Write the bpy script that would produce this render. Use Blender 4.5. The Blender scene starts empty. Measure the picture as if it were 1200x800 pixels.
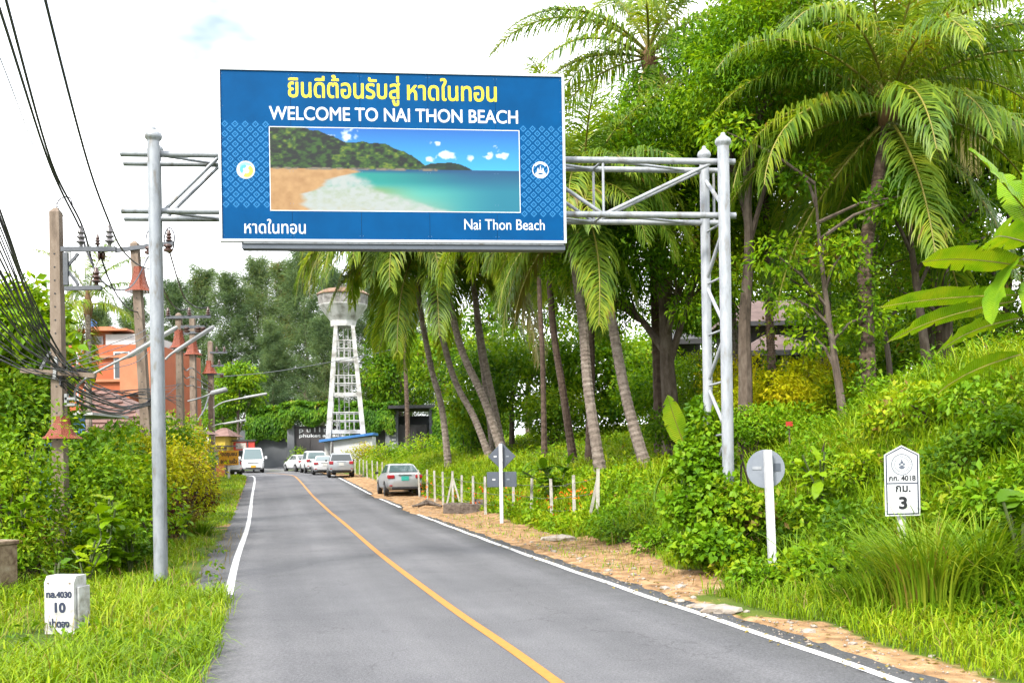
import bpy, bmesh, math, random
import numpy as np
from mathutils import Vector, Matrix
R = math.radians
rng = np.random.default_rng(7)
random.seed(7)
scene = bpy.context.scene
COL = scene.collection

# ------------------------------------------------------------ camera
CAM_Z, ROLL, FPX, HX, HY = 2.0, R(-0.9), 1200.0, 600.0, 535.0
cam_data = bpy.data.cameras.new('camera')
cam_data.sensor_fit = 'HORIZONTAL'; cam_data.sensor_width = 36.0; cam_data.lens = 36.0
cam_data.shift_y = 135.0/1200.0
cam_data.clip_start = 0.1; cam_data.clip_end = 3000.0
cam = bpy.data.objects.new('camera', cam_data)
cam.matrix_world = Matrix.Translation((0, 0, CAM_Z)) @ Matrix.Rotation(R(90), 4, 'X') @ Matrix.Rotation(ROLL, 4, 'Z')
COL.objects.link(cam)
scene.camera = cam

# ------------------------------------------------------------ world and sun
SUN_EL, SUN_AZ = R(43), R(212)          # azimuth clockwise from +Y: behind the camera, to its left
world = bpy.data.worlds.new('World'); scene.world = world; world.use_nodes = True
nt = world.node_tree; nt.nodes.clear()
w_out = nt.nodes.new('ShaderNodeOutputWorld'); w_bg = nt.nodes.new('ShaderNodeBackground')
w_sky = nt.nodes.new('ShaderNodeTexSky'); w_sky.sky_type = 'NISHITA'; w_sky.sun_disc = False
w_sky.sun_elevation = SUN_EL; w_sky.sun_rotation = SUN_AZ
w_tc = nt.nodes.new('ShaderNodeTexCoord')
w_map = nt.nodes.new('ShaderNodeMapping'); w_map.inputs['Scale'].default_value = (1.0, 1.0, 2.2)
w_map.inputs['Location'].default_value = (0.41, 0.2, 0.07)
w_n = nt.nodes.new('ShaderNodeTexNoise'); w_n.inputs['Scale'].default_value = 2.6; w_n.inputs['Detail'].default_value = 5.0
w_n.inputs['Roughness'].default_value = 0.52
w_r = nt.nodes.new('ShaderNodeValToRGB')
w_r.color_ramp.elements[0].position = 0.288; w_r.color_ramp.elements[0].color = (0.0, 0.0, 0.0, 1)
w_r.color_ramp.elements[1].position = 0.455; w_r.color_ramp.elements[1].color = (1, 1, 1, 1)
w_mix = nt.nodes.new('ShaderNodeMix'); w_mix.data_type = 'RGBA'
w_mix.inputs[7].default_value = (8.4, 8.55, 8.8, 1)
w_dim = nt.nodes.new('ShaderNodeVectorMath'); w_dim.operation = 'SCALE'; w_dim.inputs['Scale'].default_value = 0.62   # open sky between the bright clouds
w_bg.inputs['Strength'].default_value = 0.1
L = nt.links.new
L(w_tc.outputs['Generated'], w_map.inputs['Vector']); L(w_map.outputs['Vector'], w_n.inputs['Vector'])
L(w_n.outputs['Fac'], w_r.inputs['Fac']); L(w_r.outputs['Color'], w_mix.inputs[0])
L(w_sky.outputs['Color'], w_dim.inputs[0]); L(w_dim.outputs[0], w_mix.inputs[6]); L(w_mix.outputs[2], w_bg.inputs['Color']); L(w_bg.outputs['Background'], w_out.inputs['Surface'])

sun_data = bpy.data.lights.new('sun', 'SUN'); sun_data.energy = 2.0; sun_data.angle = R(10); sun_data.color = (1.0, 0.95, 0.86)
sun = bpy.data.objects.new('sun', sun_data); COL.objects.link(sun)
sdir = Vector((math.sin(SUN_AZ)*math.cos(SUN_EL), math.cos(SUN_AZ)*math.cos(SUN_EL), math.sin(SUN_EL)))
sun.rotation_euler = sdir.to_track_quat('Z', 'Y').to_euler()

scene.view_settings.view_transform = 'Standard'; scene.view_settings.look = 'None'
scene.view_settings.gamma = 1.0; scene.view_settings.use_curve_mapping = False
scene.view_settings.exposure = 1.98
scene.render.engine = 'CYCLES'
cy = scene.cycles
cy.use_denoising = True
cy.use_adaptive_sampling = True; cy.adaptive_threshold = 0.02
cy.max_bounces = 6; cy.diffuse_bounces = 4; cy.glossy_bounces = 2; cy.transmission_bounces = 3; cy.transparent_max_bounces = 4
cy.caustics_reflective = False; cy.caustics_refractive = False

# ------------------------------------------------------------ geometry helpers
_c, _s = math.cos(ROLL), math.sin(ROLL)
def ray(px, py):
    dx, dy = (px-HX)/FPX, (HY-py)/FPX
    return Vector((dx*_c - dy*_s, 1.0, dx*_s + dy*_c))
def P(px, py, Y):                       # a point of the place seen at (px, py), Y metres in front of the camera
    r = ray(px, py)
    return Vector((r.x*Y, Y, CAM_Z + r.z*Y))
def PX(px, Y):                          # x coordinate of image column px at depth Y (at eye level)
    return ray(px, HY).x*Y

def tag(o, label=None, cat=None, group=None, kind=None):
    if label: o['label'] = label
    if cat: o['category'] = cat
    if group: o['group'] = group
    if kind: o['kind'] = kind
    return o
def empty(name, loc=(0, 0, 0), rz=0.0, label=None, cat=None, group=None):
    o = bpy.data.objects.new(name, None); o.empty_display_size = 0.2
    COL.objects.link(o); o.location = loc; o.rotation_euler = (0, 0, rz)
    return tag(o, label, cat, group)
def link(name, me, parent=None, mat=None, world=True):
    o = bpy.data.objects.new(name, me); COL.objects.link(o)
    if mat is not None and len(me.materials) == 0: me.materials.append(mat)
    if parent is not None:
        o.parent = parent
        if world:                       # mesh is in world coordinates: undo the parents' transform
            m = Matrix.Identity(4); p = parent; chain = []
            while p is not None: chain.append(p); p = p.parent
            for q in reversed(chain): m = m @ q.matrix_parent_inverse @ q.matrix_basis
            o.matrix_parent_inverse = m.inverted()
    return o

def np_mesh(name, V, F, smooth=False):
    me = bpy.data.meshes.new(name)
    V = np.asarray(V, dtype=np.float32); F = np.asarray(F, dtype=np.int32)
    k = F.shape[1]
    me.vertices.add(len(V)); me.vertices.foreach_set('co', V.ravel())
    me.loops.add(F.size); me.loops.foreach_set('vertex_index', F.ravel())
    me.polygons.add(len(F))
    me.polygons.foreach_set('loop_start', np.arange(0, F.size, k, dtype=np.int32))
    me.polygons.foreach_set('loop_total', np.full(len(F), k, dtype=np.int32))
    if smooth: me.polygons.foreach_set('use_smooth', np.ones(len(F), dtype=bool))
    me.update(calc_edges=True); me.validate()
    return me

def frame_of(d):
    d = Vector(d).normalized()
    a = Vector((0, 0, 1)) if abs(d.z) < 0.9 else Vector((1, 0, 0))
    u = d.cross(a).normalized(); v = d.cross(u).normalized()
    return d, u, v

class MB:
    def __init__(self): self.v = []; self.f = []
    def add(self, vs, fs):
        b = len(self.v); self.v += [tuple(x) for x in vs]; self.f += [tuple(i+b for i in f) for f in fs]; return self
    def box(self, c, size, rot=None, bev=0.0):
        sx, sy, sz = size[0]/2, size[1]/2, size[2]/2
        if bev > 0:
            bm = bmesh.new(); bmesh.ops.create_cube(bm, size=1.0)
            for v in bm.verts: v.co = Vector((v.co.x*size[0], v.co.y*size[1], v.co.z*size[2]))
            bmesh.ops.bevel(bm, geom=list(bm.edges), offset=bev, segments=1, affect='EDGES', profile=0.5)
            bm.verts.index_update()
            vs = [v.co.copy() for v in bm.verts]; fs = [[v.index for v in f.verts] for f in bm.faces]; bm.free()
        else:
            vs = [Vector((x, y, z)) for x in (-sx, sx) for y in (-sy, sy) for z in (-sz, sz)]
            fs = [(0, 1, 3, 2), (4, 6, 7, 5), (0, 4, 5, 1), (2, 3, 7, 6), (0, 2, 6, 4), (1, 5, 7, 3)]
        if rot is not None: vs = [rot @ v for v in vs]
        c = Vector(c)
        return self.add([v+c for v in vs], fs)
    def tube(self, pts, rad, n=8, cap=True, square=False):
        pts = [Vector(p) for p in pts]
        if not isinstance(rad, (list, tuple)): rad = [rad]*len(pts)
        d, u, v = frame_of(pts[1]-pts[0]); vs = []
        for i, p in enumerate(pts):
            t = (pts[min(i+1, len(pts)-1)] - pts[max(i-1, 0)]).normalized()
            u = (u - t*u.dot(t)).normalized(); v = t.cross(u)
            for k in range(n):
                a = 2*math.pi*(k+0.5 if square else k)/n
                vs.append(p + (u*math.cos(a) + v*math.sin(a))*rad[i])
        fs = []
        for i in range(len(pts)-1):
            for k in range(n):
                a, b = i*n+k, i*n+(k+1) % n
                fs.append((a, b, b+n, a+n))
        if cap: fs.append(tuple(range(n-1, -1, -1))); fs.append(tuple(range((len(pts)-1)*n, len(pts)*n)))
        return self.add(vs, fs)
    def lathe(self, c, prof, n=12, axis=(0, 0, 1)):
        c = Vector(c); d, u, v = frame_of(axis)
        if axis == (0, 0, 1): u, v = Vector((1, 0, 0)), Vector((0, 1, 0))
        vs = []
        for (r, z) in prof:
            for k in range(n):
                a = 2*math.pi*(k+0.5)/n; vs.append(c + d*z + (u*math.cos(a)+v*math.sin(a))*r)
        fs = []
        for i in range(len(prof)-1):
            for k in range(n):
                a, b = i*n+k, i*n+(k+1) % n
                fs.append((a, b, b+n, a+n))
        fs.append(tuple(range(n-1, -1, -1))); fs.append(tuple(range((len(prof)-1)*n, len(prof)*n)))
        return self.add(vs, fs)
    def prism(self, poly, d):           # poly: list of 3D points, extruded by vector d
        d = Vector(d); poly = [Vector(p) for p in poly]; n = len(poly)
        fs = [tuple(range(n-1, -1, -1)), tuple(range(n, 2*n))] + [(i, (i+1) % n, n+(i+1) % n, n+i) for i in range(n)]
        return self.add(poly + [p+d for p in poly], fs)
    def mesh(self, name, smooth=False):
        me = bpy.data.meshes.new(name); me.from_pydata(self.v, [], self.f)
        bm = bmesh.new(); bm.from_mesh(me); bmesh.ops.recalc_face_normals(bm, faces=bm.faces); bm.to_mesh(me); bm.free()
        if smooth:
            me.polygons.foreach_set('use_smooth', np.ones(len(me.polygons), dtype=bool))
            me.set_sharp_from_angle(angle=R(40))
        return me
    def build(self, name, mat, parent=None, smooth=False, world=True):
        return link(name, self.mesh(name, smooth), parent, mat, world)

# ------------------------------------------------------------ materials
MATS = {}
def ramp_set(r, stops):
    e = r.color_ramp.elements
    while len(e) < len(stops): e.new(0.5)
    for i, (p, c) in enumerate(stops): e[i].position = p; e[i].color = (*c, 1) if len(c) == 3 else c
def mat(name, stops, rough=0.7, scale=6.0, detail=6.0, metal=0.0, bump=0.0, bscale=None, stretch=(1, 1, 1), spec=0.5, coord='Object'):
    """surface whose colour wanders through `stops` (list of colours) by a noise"""
    m = bpy.data.materials.new(name); m.use_nodes = True; nt = m.node_tree; N = nt.nodes; L = nt.links.new
    b = N['Principled BSDF']; b.inputs['Roughness'].default_value = rough; b.inputs['Metallic'].default_value = metal
    b.inputs['Specular IOR Level'].default_value = spec
    if isinstance(stops[0], (int, float)): stops = [stops]
    stops = [tuple(.66*v for v in c) for c in stops]
    tc = N.new('ShaderNodeTexCoord'); mp = N.new('ShaderNodeMapping'); mp.inputs['Scale'].default_value = stretch
    L(tc.outputs[coord], mp.inputs['Vector'])
    if len(stops) == 1: b.inputs['Base Color'].default_value = (*stops[0], 1)
    else:
        n = N.new('ShaderNodeTexNoise'); n.inputs['Scale'].default_value = scale; n.inputs['Detail'].default_value = detail
        n.inputs['Roughness'].default_value = 0.62
        L(mp.outputs['Vector'], n.inputs['Vector'])
        r = N.new('ShaderNodeValToRGB'); k = len(stops)
        ramp_set(r, [(0.33 + 0.34*i/(k-1), c) for i, c in enumerate(stops)])
        L(n.outputs['Fac'], r.inputs['Fac']); L(r.outputs['Color'], b.inputs['Base Color'])
    if bump > 0:
        n2 = N.new('ShaderNodeTexNoise'); n2.inputs['Scale'].default_value = bscale or scale*4; n2.inputs['Detail'].default_value = 4
        L(mp.outputs['Vector'], n2.inputs['Vector'])
        bp = N.new('ShaderNodeBump'); bp.inputs['Strength'].default_value = bump; bp.inputs['Distance'].default_value = 0.02
        L(n2.outputs['Fac'], bp.inputs['Height']); L(bp.outputs['Normal'], b.inputs['Normal'])
    MATS[name] = m
    return m
def leaf_mat(name, stops, trans=0.35, rough=0.45, nscale=0.35, spec=0.12, tint=(1.3, 1.2, 0.4), gain=1.5, dry=(.17, .11, .03)):
    """leaves: each leaf (mesh island) takes its own tone, whole clumps drift slowly; light passes through"""
    m = bpy.data.materials.new(name); m.use_nodes = True; nt = m.node_tree; N = nt.nodes; L = nt.links.new
    b = N['Principled BSDF']; b.inputs['Roughness'].default_value = rough; b.inputs['Specular IOR Level'].default_value = spec
    stops = [(c[0]*gain, c[1]*gain, c[2]*gain*.8) for c in stops]
    g = N.new('ShaderNodeNewGeometry'); n = N.new('ShaderNodeTexNoise'); n.inputs['Scale'].default_value = nscale; n.inputs['Detail'].default_value = 3
    L(g.outputs['Position'], n.inputs['Vector'])
    a = N.new('ShaderNodeMath'); a.operation = 'MULTIPLY_ADD'; a.inputs[1].default_value = 0.5
    a2 = N.new('ShaderNodeMath'); a2.operation = 'MULTIPLY_ADD'; a2.inputs[1].default_value = 1.5; a2.inputs[2].default_value = -0.5
    L(n.outputs['Fac'], a2.inputs[0]); L(g.outputs['Random Per Island'], a.inputs[0]); L(a2.outputs[0], a.inputs[2])
    r = N.new('ShaderNodeValToRGB'); k = len(stops)
    ramp_set(r, [(0.10 + 0.78*i/(k-1), c) for i, c in enumerate(stops)]+[(.95, dry)])
    L(a.outputs[0], r.inputs['Fac']); L(r.outputs['Color'], b.inputs['Base Color'])
    t = N.new('ShaderNodeBsdfTranslucent'); mx = N.new('ShaderNodeMixShader'); mx.inputs[0].default_value = trans
    tm = N.new('ShaderNodeMix'); tm.data_type = 'RGBA'; tm.blend_type = 'MULTIPLY'; tm.inputs[0].default_value = 1.0
    tm.inputs[7].default_value = (*tint, 1)
    L(r.outputs['Color'], tm.inputs[6]); L(tm.outputs[2], t.inputs['Color'])
    L(b.outputs['BSDF'], mx.inputs[1]); L(t.outputs['BSDF'], mx.inputs[2])
    L(mx.outputs['Shader'], N['Material Output'].inputs['Surface'])
    MATS[name] = m
    return m

M = MATS
mat('galvanised', [(.21, .20, .185), (.29, .315, .35), (.36, .385, .42), (.31, .335, .38)], rough=0.5, scale=7, metal=0.25, stretch=(1, 1, .35))
mat('galvanised_white', [(.24, .235, .23), (.33, .355, .395), (.41, .43, .465), (.35, .37, .41)], rough=0.5, scale=5, metal=0.1, stretch=(1, 1, .35))
mat('sign_blue', [(.0, .064, .20), (.0, .082, .255)], rough=0.5, scale=1.5, spec=.06)
mat('sign_pattern', [(.035, .20, .46)], rough=0.5, spec=.06)
mat('rivet', [(.10, .20, .36)], rough=.5)
mat('sign_frame', [(.50, .54, .60), (.62, .66, .71)], rough=0.45, scale=4)
mat('sign_white', [(.72, .74, .78)], rough=0.5)
mat('sign_yellow', [(.80, .66, .006)], rough=0.5)
mat('sign_back', [(.075, .095, .125), (.095, .115, .15)], rough=.55, scale=3)
mat('sign_back_pale', [(.22, .25, .30), (.27, .30, .35)], rough=.5, scale=5)
mat('white_paint', [(.60, .61, .63), (.74, .75, .77)], rough=.6, scale=7)
mat('white_paint_old', [(.34, .33, .30), (.60, .60, .60), (.70, .71, .73)], rough=.75, scale=6, bump=.3)
mat('fence_concrete', [(.28, .25, .20), (.46, .44, .39), (.56, .54, .49)], rough=.85, scale=5, bump=.3)
mat('black_paint', [(.012, .014, .02)], rough=.6)
mat('ink_blue', [(.02, .03, .07)], rough=.6)
mat('concrete_pole', [(.13, .095, .07), (.22, .165, .125), (.28, .22, .175)], rough=.9, scale=5, bump=.4, stretch=(1, 1, .3))
mat('concrete', [(.17, .15, .12), (.30, .27, .23), (.38, .34, .29)], rough=.9, scale=4, bump=.4)
mat('concrete_rusty', [(.10, .055, .03), (.26, .19, .12), (.36, .30, .22)], rough=.9, scale=5, bump=.5)
mat('tower_white', [(.24, .23, .21), (.50, .50, .49), (.60, .61, .61)], rough=.85, scale=1.4, detail=8)
mat('tower_dark', [(.10, .095, .085), (.22, .21, .20), (.34, .33, .32)], rough=.9, scale=2.2)
mat('tower_roof', [(.20, .10, .055), (.30, .20, .14)], rough=.9, scale=2)
mat('steel_dark', [(.06, .07, .09), (.10, .11, .13)], rough=.55, scale=10)
mat('porcelain', [(.05, .022, .016), (.09, .04, .03)], rough=.3, scale=20)
mat('porcelain_grey', [(.12, .11, .12), (.17, .16, .17)], rough=.35, scale=20)
mat('cable', [(.014, .015, .03), (.022, .02, .035)], rough=.55, scale=3)
mat('cable_pale', [(.10, .11, .12), (.16, .17, .18)], rough=.6, scale=3)
mat('orange_net', [(.26, .05, .02), (.36, .085, .04)], rough=.7, scale=10)
M['orange_net'].node_tree.nodes['Principled BSDF'].inputs['Alpha'].default_value = .62
mat('lamp_grey', [(.26, .27, .28), (.36, .37, .38)], rough=.5, scale=6)
mat('lamp_lens', [(.55, .56, .55)], rough=.3)
mat('wall_orange', [(.42, .095, .028), (.50, .125, .04)], rough=.8, scale=1.2)
mat('wall_orange_pale', [(.50, .17, .08), (.56, .22, .11)], rough=.8, scale=1.2)
mat('wall_white', [(.50, .51, .52), (.62, .63, .64)], rough=.8, scale=1.1)
mat('wall_grey', [(.10, .11, .125), (.13, .14, .155)], rough=.75, scale=.8)
mat('wall_grey_pale', [(.17, .18, .20), (.21, .22, .24)], rough=.75, scale=.8)
mat('wall_umber', [(.055, .050, .054), (.072, .066, .070)], rough=.7, scale=1)
mat('wall_yellow', [(.50, .34, .03), (.58, .42, .06)], rough=.8, scale=1)
mat('roof_tile', [(.15, .075, .06), (.22, .12, .10), (.26, .15, .13)], rough=.85, scale=1.5)
mat('roof_brown', [(.085, .05, .042), (.13, .08, .07), (.16, .105, .092)], rough=.85, scale=1.5)
mat('roof_dark', [(.03, .03, .034), (.05, .05, .055)], rough=.8, scale=2)
mat('roof_blue', [(.02, .14, .42), (.04, .20, .50)], rough=.6, scale=3)
mat('tarp_blue', [(.02, .10, .40), (.06, .20, .55), (.20, .34, .60)], rough=.6, scale=1.5)
mat('bin_blue', [(.006, .025, .14), (.010, .04, .20)], rough=.5, scale=4)
mat('red_paint', [(.42, .02, .01), (.50, .04, .02)], rough=.5, scale=3)
mat('orange_plastic', [(.60, .16, .01)], rough=.5)
mat('sign_amber', [(.62, .30, .008), (.68, .35, .012)], rough=.5, scale=3)
mat('shop_pale', [(.34, .30, .27), (.52, .49, .46)], rough=.7, scale=4)
mat('wood_dark', [(.045, .03, .022), (.09, .065, .05), (.13, .10, .08)], rough=.9, scale=6, bump=.5, stretch=(1, 1, .3))
mat('dead_wood', [(.05, .036, .028), (.13, .10, .08), (.20, .16, .13)], rough=.95, scale=8, bump=.6)
mat('bark_palm', [(.13, .10, .08), (.22, .175, .145), (.31, .26, .22)], rough=.95, scale=5, bump=.6, stretch=(1, 1, 1.6))
mat('bark_palm_dark', [(.055, .032, .022), (.10, .064, .045), (.15, .105, .076)], rough=.95, scale=5, bump=.6)
mat('bark_tree', [(.060, .042, .030), (.12, .088, .066), (.18, .145, .115)], rough=.95, scale=6, bump=.6, stretch=(1, 1, .4))
mat('husk', [(.10, .045, .018), (.17, .09, .04), (.24, .15, .07)], rough=.95, scale=9, bump=.5, stretch=(1, 1, .3))
mat('coconut_green', [(.06, .085, .006), (.12, .13, .012)], rough=.5, scale=6)
mat('car_silver', [(.43, .45, .47)], rough=.3, metal=.35)
mat('car_white', [(.66, .67, .69)], rough=.3)
mat('car_pearl', [(.40, .42, .45)], rough=.3, metal=.3)
mat('car_glass', [(.02, .03, .034)], rough=.06, spec=.8)
mat('car_glass_pale', [(.09, .14, .15)], rough=.06, spec=.8)
mat('car_black', [(.010, .010, .012)], rough=.6)
mat('tyre', [(.012, .012, .013)], rough=.85)
mat('rim', [(.36, .37, .39)], rough=.35, metal=.8)
mat('tail_red', [(.36, .012, .02)], rough=.2)
mat('lamp_clear', [(.60, .63, .66)], rough=.1)
mat('plate_teal', [(.02, .36, .30)], rough=.5)
mat('plate_yellow', [(.72, .36, .01)], rough=.5)
mat('plate_white', [(.6, .6, .58)], rough=.5)
mat('chrome', [(.5, .5, .52)], rough=.15, metal=1.0)
mat('stone', [(.24, .19, .15), (.36, .31, .26), (.44, .40, .35)], rough=.95, scale=6, bump=.6)
# foliage
leaf_mat('grass', [(.040, .085, .004), (.085, .150, .004), (.130, .195, .006), (.19, .22, .012)], trans=.3, nscale=.5)
leaf_mat('grass_meadow', [(.050, .095, .004), (.095, .155, .004), (.135, .19, .006), (.20, .20, .016)], trans=.3, nscale=.35)
leaf_mat('grass_tall', [(.030, .070, .005), (.065, .125, .006), (.10, .165, .010), (.16, .19, .02)], trans=.3, nscale=.9)
leaf_mat('vine', [(.026, .070, .003), (.055, .125, .003), (.085, .165, .005), (.15, .20, .008)], trans=.3, nscale=.8)
leaf_mat('leaf_mid', [(.018, .050, .004), (.038, .090, .005), (.070, .135, .006), (.12, .17, .010)], trans=.35, nscale=.5)
leaf_mat('leaf_dark', [(.014, .040, .005), (.028, .070, .006), (.060, .118, .006), (.105, .16, .008)], trans=.45, nscale=.35, gain=2.0)
leaf_mat('leaf_tree', [(.016, .048, .004), (.040, .095, .004), (.085, .150, .005), (.14, .185, .007)], trans=.45, nscale=.3, gain=2.0)
leaf_mat('leaf_yellow', [(.085, .125, .004), (.15, .175, .004), (.21, .21, .005), (.27, .22, .008)], trans=.35, nscale=.35)
leaf_mat('leaf_yellow_lit', [(.10, .15, .004), (.19, .22, .004), (.26, .26, .005), (.31, .27, .008)], trans=.4, nscale=.35, gain=1.7)  # yellow leaf tone brightened to make up for the shade of the crowns
leaf_mat('leaf_lime', [(.035, .085, .004), (.075, .150, .004), (.125, .20, .005), (.20, .23, .008)], trans=.35, nscale=.7)
leaf_mat('leaf_maroon', [(.030, .006, .008), (.055, .014, .010), (.075, .050, .010), (.10, .11, .008)], trans=.3, nscale=1.2)
leaf_mat('leaf_orange', [(.32, .08, .008), (.44, .12, .012), (.40, .05, .01), (.25, .14, .01)], trans=.3, nscale=1.2)
leaf_mat('casuarina', [(.034, .066, .042), (.058, .098, .058), (.082, .125, .066), (.115, .155, .074)], trans=.35, nscale=.13, rough=.7)
leaf_mat('leaf_far', [(.022, .060, .010), (.045, .100, .010), (.085, .145, .008), (.13, .175, .008)], trans=.42, nscale=.25, gain=2.05)
leaf_mat('frond', [(.022, .052, .008), (.046, .086, .010), (.080, .120, .012), (.14, .16, .014)], trans=.45, nscale=.6, rough=.42, spec=.2, gain=2.0)
leaf_mat('frond_old', [(.10, .10, .012), (.18, .15, .014), (.25, .17, .02), (.22, .12, .03)], trans=.3, nscale=.6)
leaf_mat('banana', [(.040, .110, .006), (.070, .150, .007), (.105, .185, .008), (.15, .20, .010)], trans=.35, nscale=3.0, rough=.4, gain=1.6, dry=(.19, .30, .012))
leaf_mat('hedge_vine', [(.014, .050, .006), (.030, .085, .007), (.055, .125, .007), (.10, .165, .010)], trans=.3, nscale=.4)
bm_ = M['banana']; _N = bm_.node_tree.nodes; _L = bm_.node_tree.links.new
_tc = _N.new('ShaderNodeTexCoord'); _wv = _N.new('ShaderNodeTexWave'); _wv.bands_direction = 'X'; _wv.inputs['Scale'].default_value = 9.0; _wv.inputs['Distortion'].default_value = 1.6; _wv.inputs['Detail'].default_value = 3
_bp = _N.new('ShaderNodeBump'); _bp.inputs['Strength'].default_value = .55; _bp.inputs['Distance'].default_value = .03
_L(_tc.outputs['Object'], _wv.inputs['Vector']); _L(_wv.outputs['Fac'], _bp.inputs['Height']); _L(_bp.outputs['Normal'], _N['Principled BSDF'].inputs['Normal'])
mat('rachis', [(.20, .19, .02), (.28, .24, .03)], rough=.6, scale=3)
mat('stem_green', [(.045, .075, .012), (.08, .11, .02)], rough=.7, scale=6)

# ------------------------------------------------------------ terrain and road
CL = np.array([(12.1, -40), (7.3, -20), (2.5, 0), (.38, 9), (-.93, 14), (-2.85, 21.7), (-5.5, 32.9), (-9.85, 50.5), (-16.0, 75.5),
               (-18.3, 82.5), (-20.8, 87.5), (-24.5, 91.0), (-30.0, 93.5), (-40.0, 96.0), (-60.0, 98.5), (-90.0, 101.0)], dtype=float)
def catmull(Pn, step=16):
    out = []
    for i in range(len(Pn)-1):
        p0, p1, p2, p3 = Pn[max(i-1, 0)], Pn[i], Pn[i+1], Pn[min(i+2, len(Pn)-1)]
        for k in range(step):
            t = k/step
            out.append(.5*((2*p1) + (-p0+p2)*t + (2*p0-5*p1+4*p2-p3)*t*t + (-p0+3*p1-3*p2+p3)*t**3))
    out.append(Pn[-1]); return np.array(out)
CLD = catmull(CL)
CLT = np.gradient(CLD, axis=0); CLT /= np.linalg.norm(CLT, axis=1)[:, None]
CLN = np.stack([CLT[:, 1], -CLT[:, 0]], axis=1)            # to the right
def zr(Y): return np.interp(Y, [30, 38, 50, 75, 96, 112, 150], [0, .03, .21, .78, 1.04, 1.25, 1.3])
def side(X, Y):                          # signed distance from the centre line, + is right
    X = np.asarray(X, float).ravel(); Y = np.asarray(Y, float).ravel(); s = np.empty(len(X))
    for a in range(0, len(X), 20000):
        d = (X[a:a+20000, None]-CLD[None, :, 0])**2 + (Y[a:a+20000, None]-CLD[None, :, 1])**2
        i = d.argmin(1)
        dx, dy = X[a:a+20000]-CLD[i, 0], Y[a:a+20000]-CLD[i, 1]
        lat = dx*CLN[i, 0]+dy*CLN[i, 1]
        s[a:a+20000] = np.where(np.abs(lat) > .3, np.sign(lat)*np.sqrt(d[np.arange(len(i)), i]), lat)
        near = d[np.arange(len(i)), i] < 25
        s[a:a+20000] = np.where(near, lat, s[a:a+20000])
    return s
def smooth(a, b, x): t = np.clip((x-a)/(b-a), 0, 1); return t*t*(3-2*t)
_ph = rng.uniform(0, 6.28, (12, 2)); _fr = rng.normal(0, 1, (12, 2))
def wob(X, Y, f=1.0):                    # smooth bumps, about -1..1
    o = 0
    for k in range(12): o = o + np.sin(X*_fr[k, 0]*f + Y*_fr[k, 1]*f + _ph[k, 0])
    return o/4.0
EL_Y, EL_S = [0, 9.5, 12.5, 14.8, 16.2, 18, 100], [-3.3, -3.2, -3.0, -3.0, -3.3, -3.5, -3.4]
ER_Y, ER_S = [0, 20, 34, 36.2, 39.0, 41, 46, 47.5, 50, 52, 70, 100], [3.25, 3.2, 3.12, 2.75, 2.78, 3.1, 3.1, 2.72, 2.75, 3.1, 3.1, 3.1]
def ground(X, Y, s=None, road=False):
    X = np.asarray(X, float); Y = np.asarray(Y, float); sh = X.shape
    X = X.ravel(); Y = Y.ravel()
    if s is None: s = side(X, Y)
    z = zr(Y)
    near = 1 - smooth(18.5, 25, Y)
    bank_n = np.interp(s, [4.0, 5.2, 6.2, 8, 10, 13, 20, 60], [0, .14, .5, 1.75, 3.2, 3.9, 4.3, 6.0])
    bank_f = np.interp(s, [4.6, 5.5, 6.6, 8.0, 11, 16, 30, 60], [0, .10, 1.0, 1.42, 1.75, 2.6, 4.2, 6.0])
    bank = bank_n*near + bank_f*(1-near)
    far = smooth(70, 100, Y)
    z = z + bank*(1-.45*far)*(1-smooth(84, 95, Y)*smooth(-2, -12, X))
    left = smooth(-3.6, -6.5, s)
    z = z + left*(.06*wob(X, Y, .9)) - left*.02
    right = smooth(4.0, 6.0, s)
    z = z + right*.14*wob(X, Y, 1.1) + smooth(3.2, 3.9, s)*.035*wob(X, Y, 3.2)
    z = np.where((s > -3.9) & (s < 3.2), z-.015, z)
    if road:
        er, el = np.interp(Y, ER_Y, ER_S), np.interp(Y, EL_Y, EL_S)
        z = z - .10*(smooth(el+.02, el+.32, s)*(1-smooth(er-.32, er-.02, s)))
    return z.reshape(sh)
def gz(x, y): return float(ground(np.array([x]), np.array([y]))[0])

def graded(lo, hi, fine_lo, fine_hi, step, grow=1.25):
    a = list(np.arange(fine_lo, fine_hi+1e-6, step)); d = step
    while a[-1] < hi: d *= grow; a.append(a[-1]+d)
    d = step; b = []
    x = fine_lo
    while x > lo: d *= grow; x -= d; b.append(x)
    return np.array(b[::-1]+a)
gx = graded(-900, 900, -13, 14, .3); gy = graded(-60, 1600, 5, 60, .35, 1.12)
GX, GY = np.meshgrid(gx, gy)
sG = side(GX, GY)
GZ = ground(GX, GY, sG, road=True)
nx, ny = len(gx), len(gy)
idx = np.arange(nx*ny).reshape(ny, nx)
F = np.stack([idx[:-1, :-1], idx[:-1, 1:], idx[1:, 1:], idx[1:, :-1]], axis=-1).reshape(-1, 4)
gme = np_mesh('ground', np.stack([GX.ravel(), GY.ravel(), GZ.ravel()], axis=1), F, smooth=True)
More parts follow.
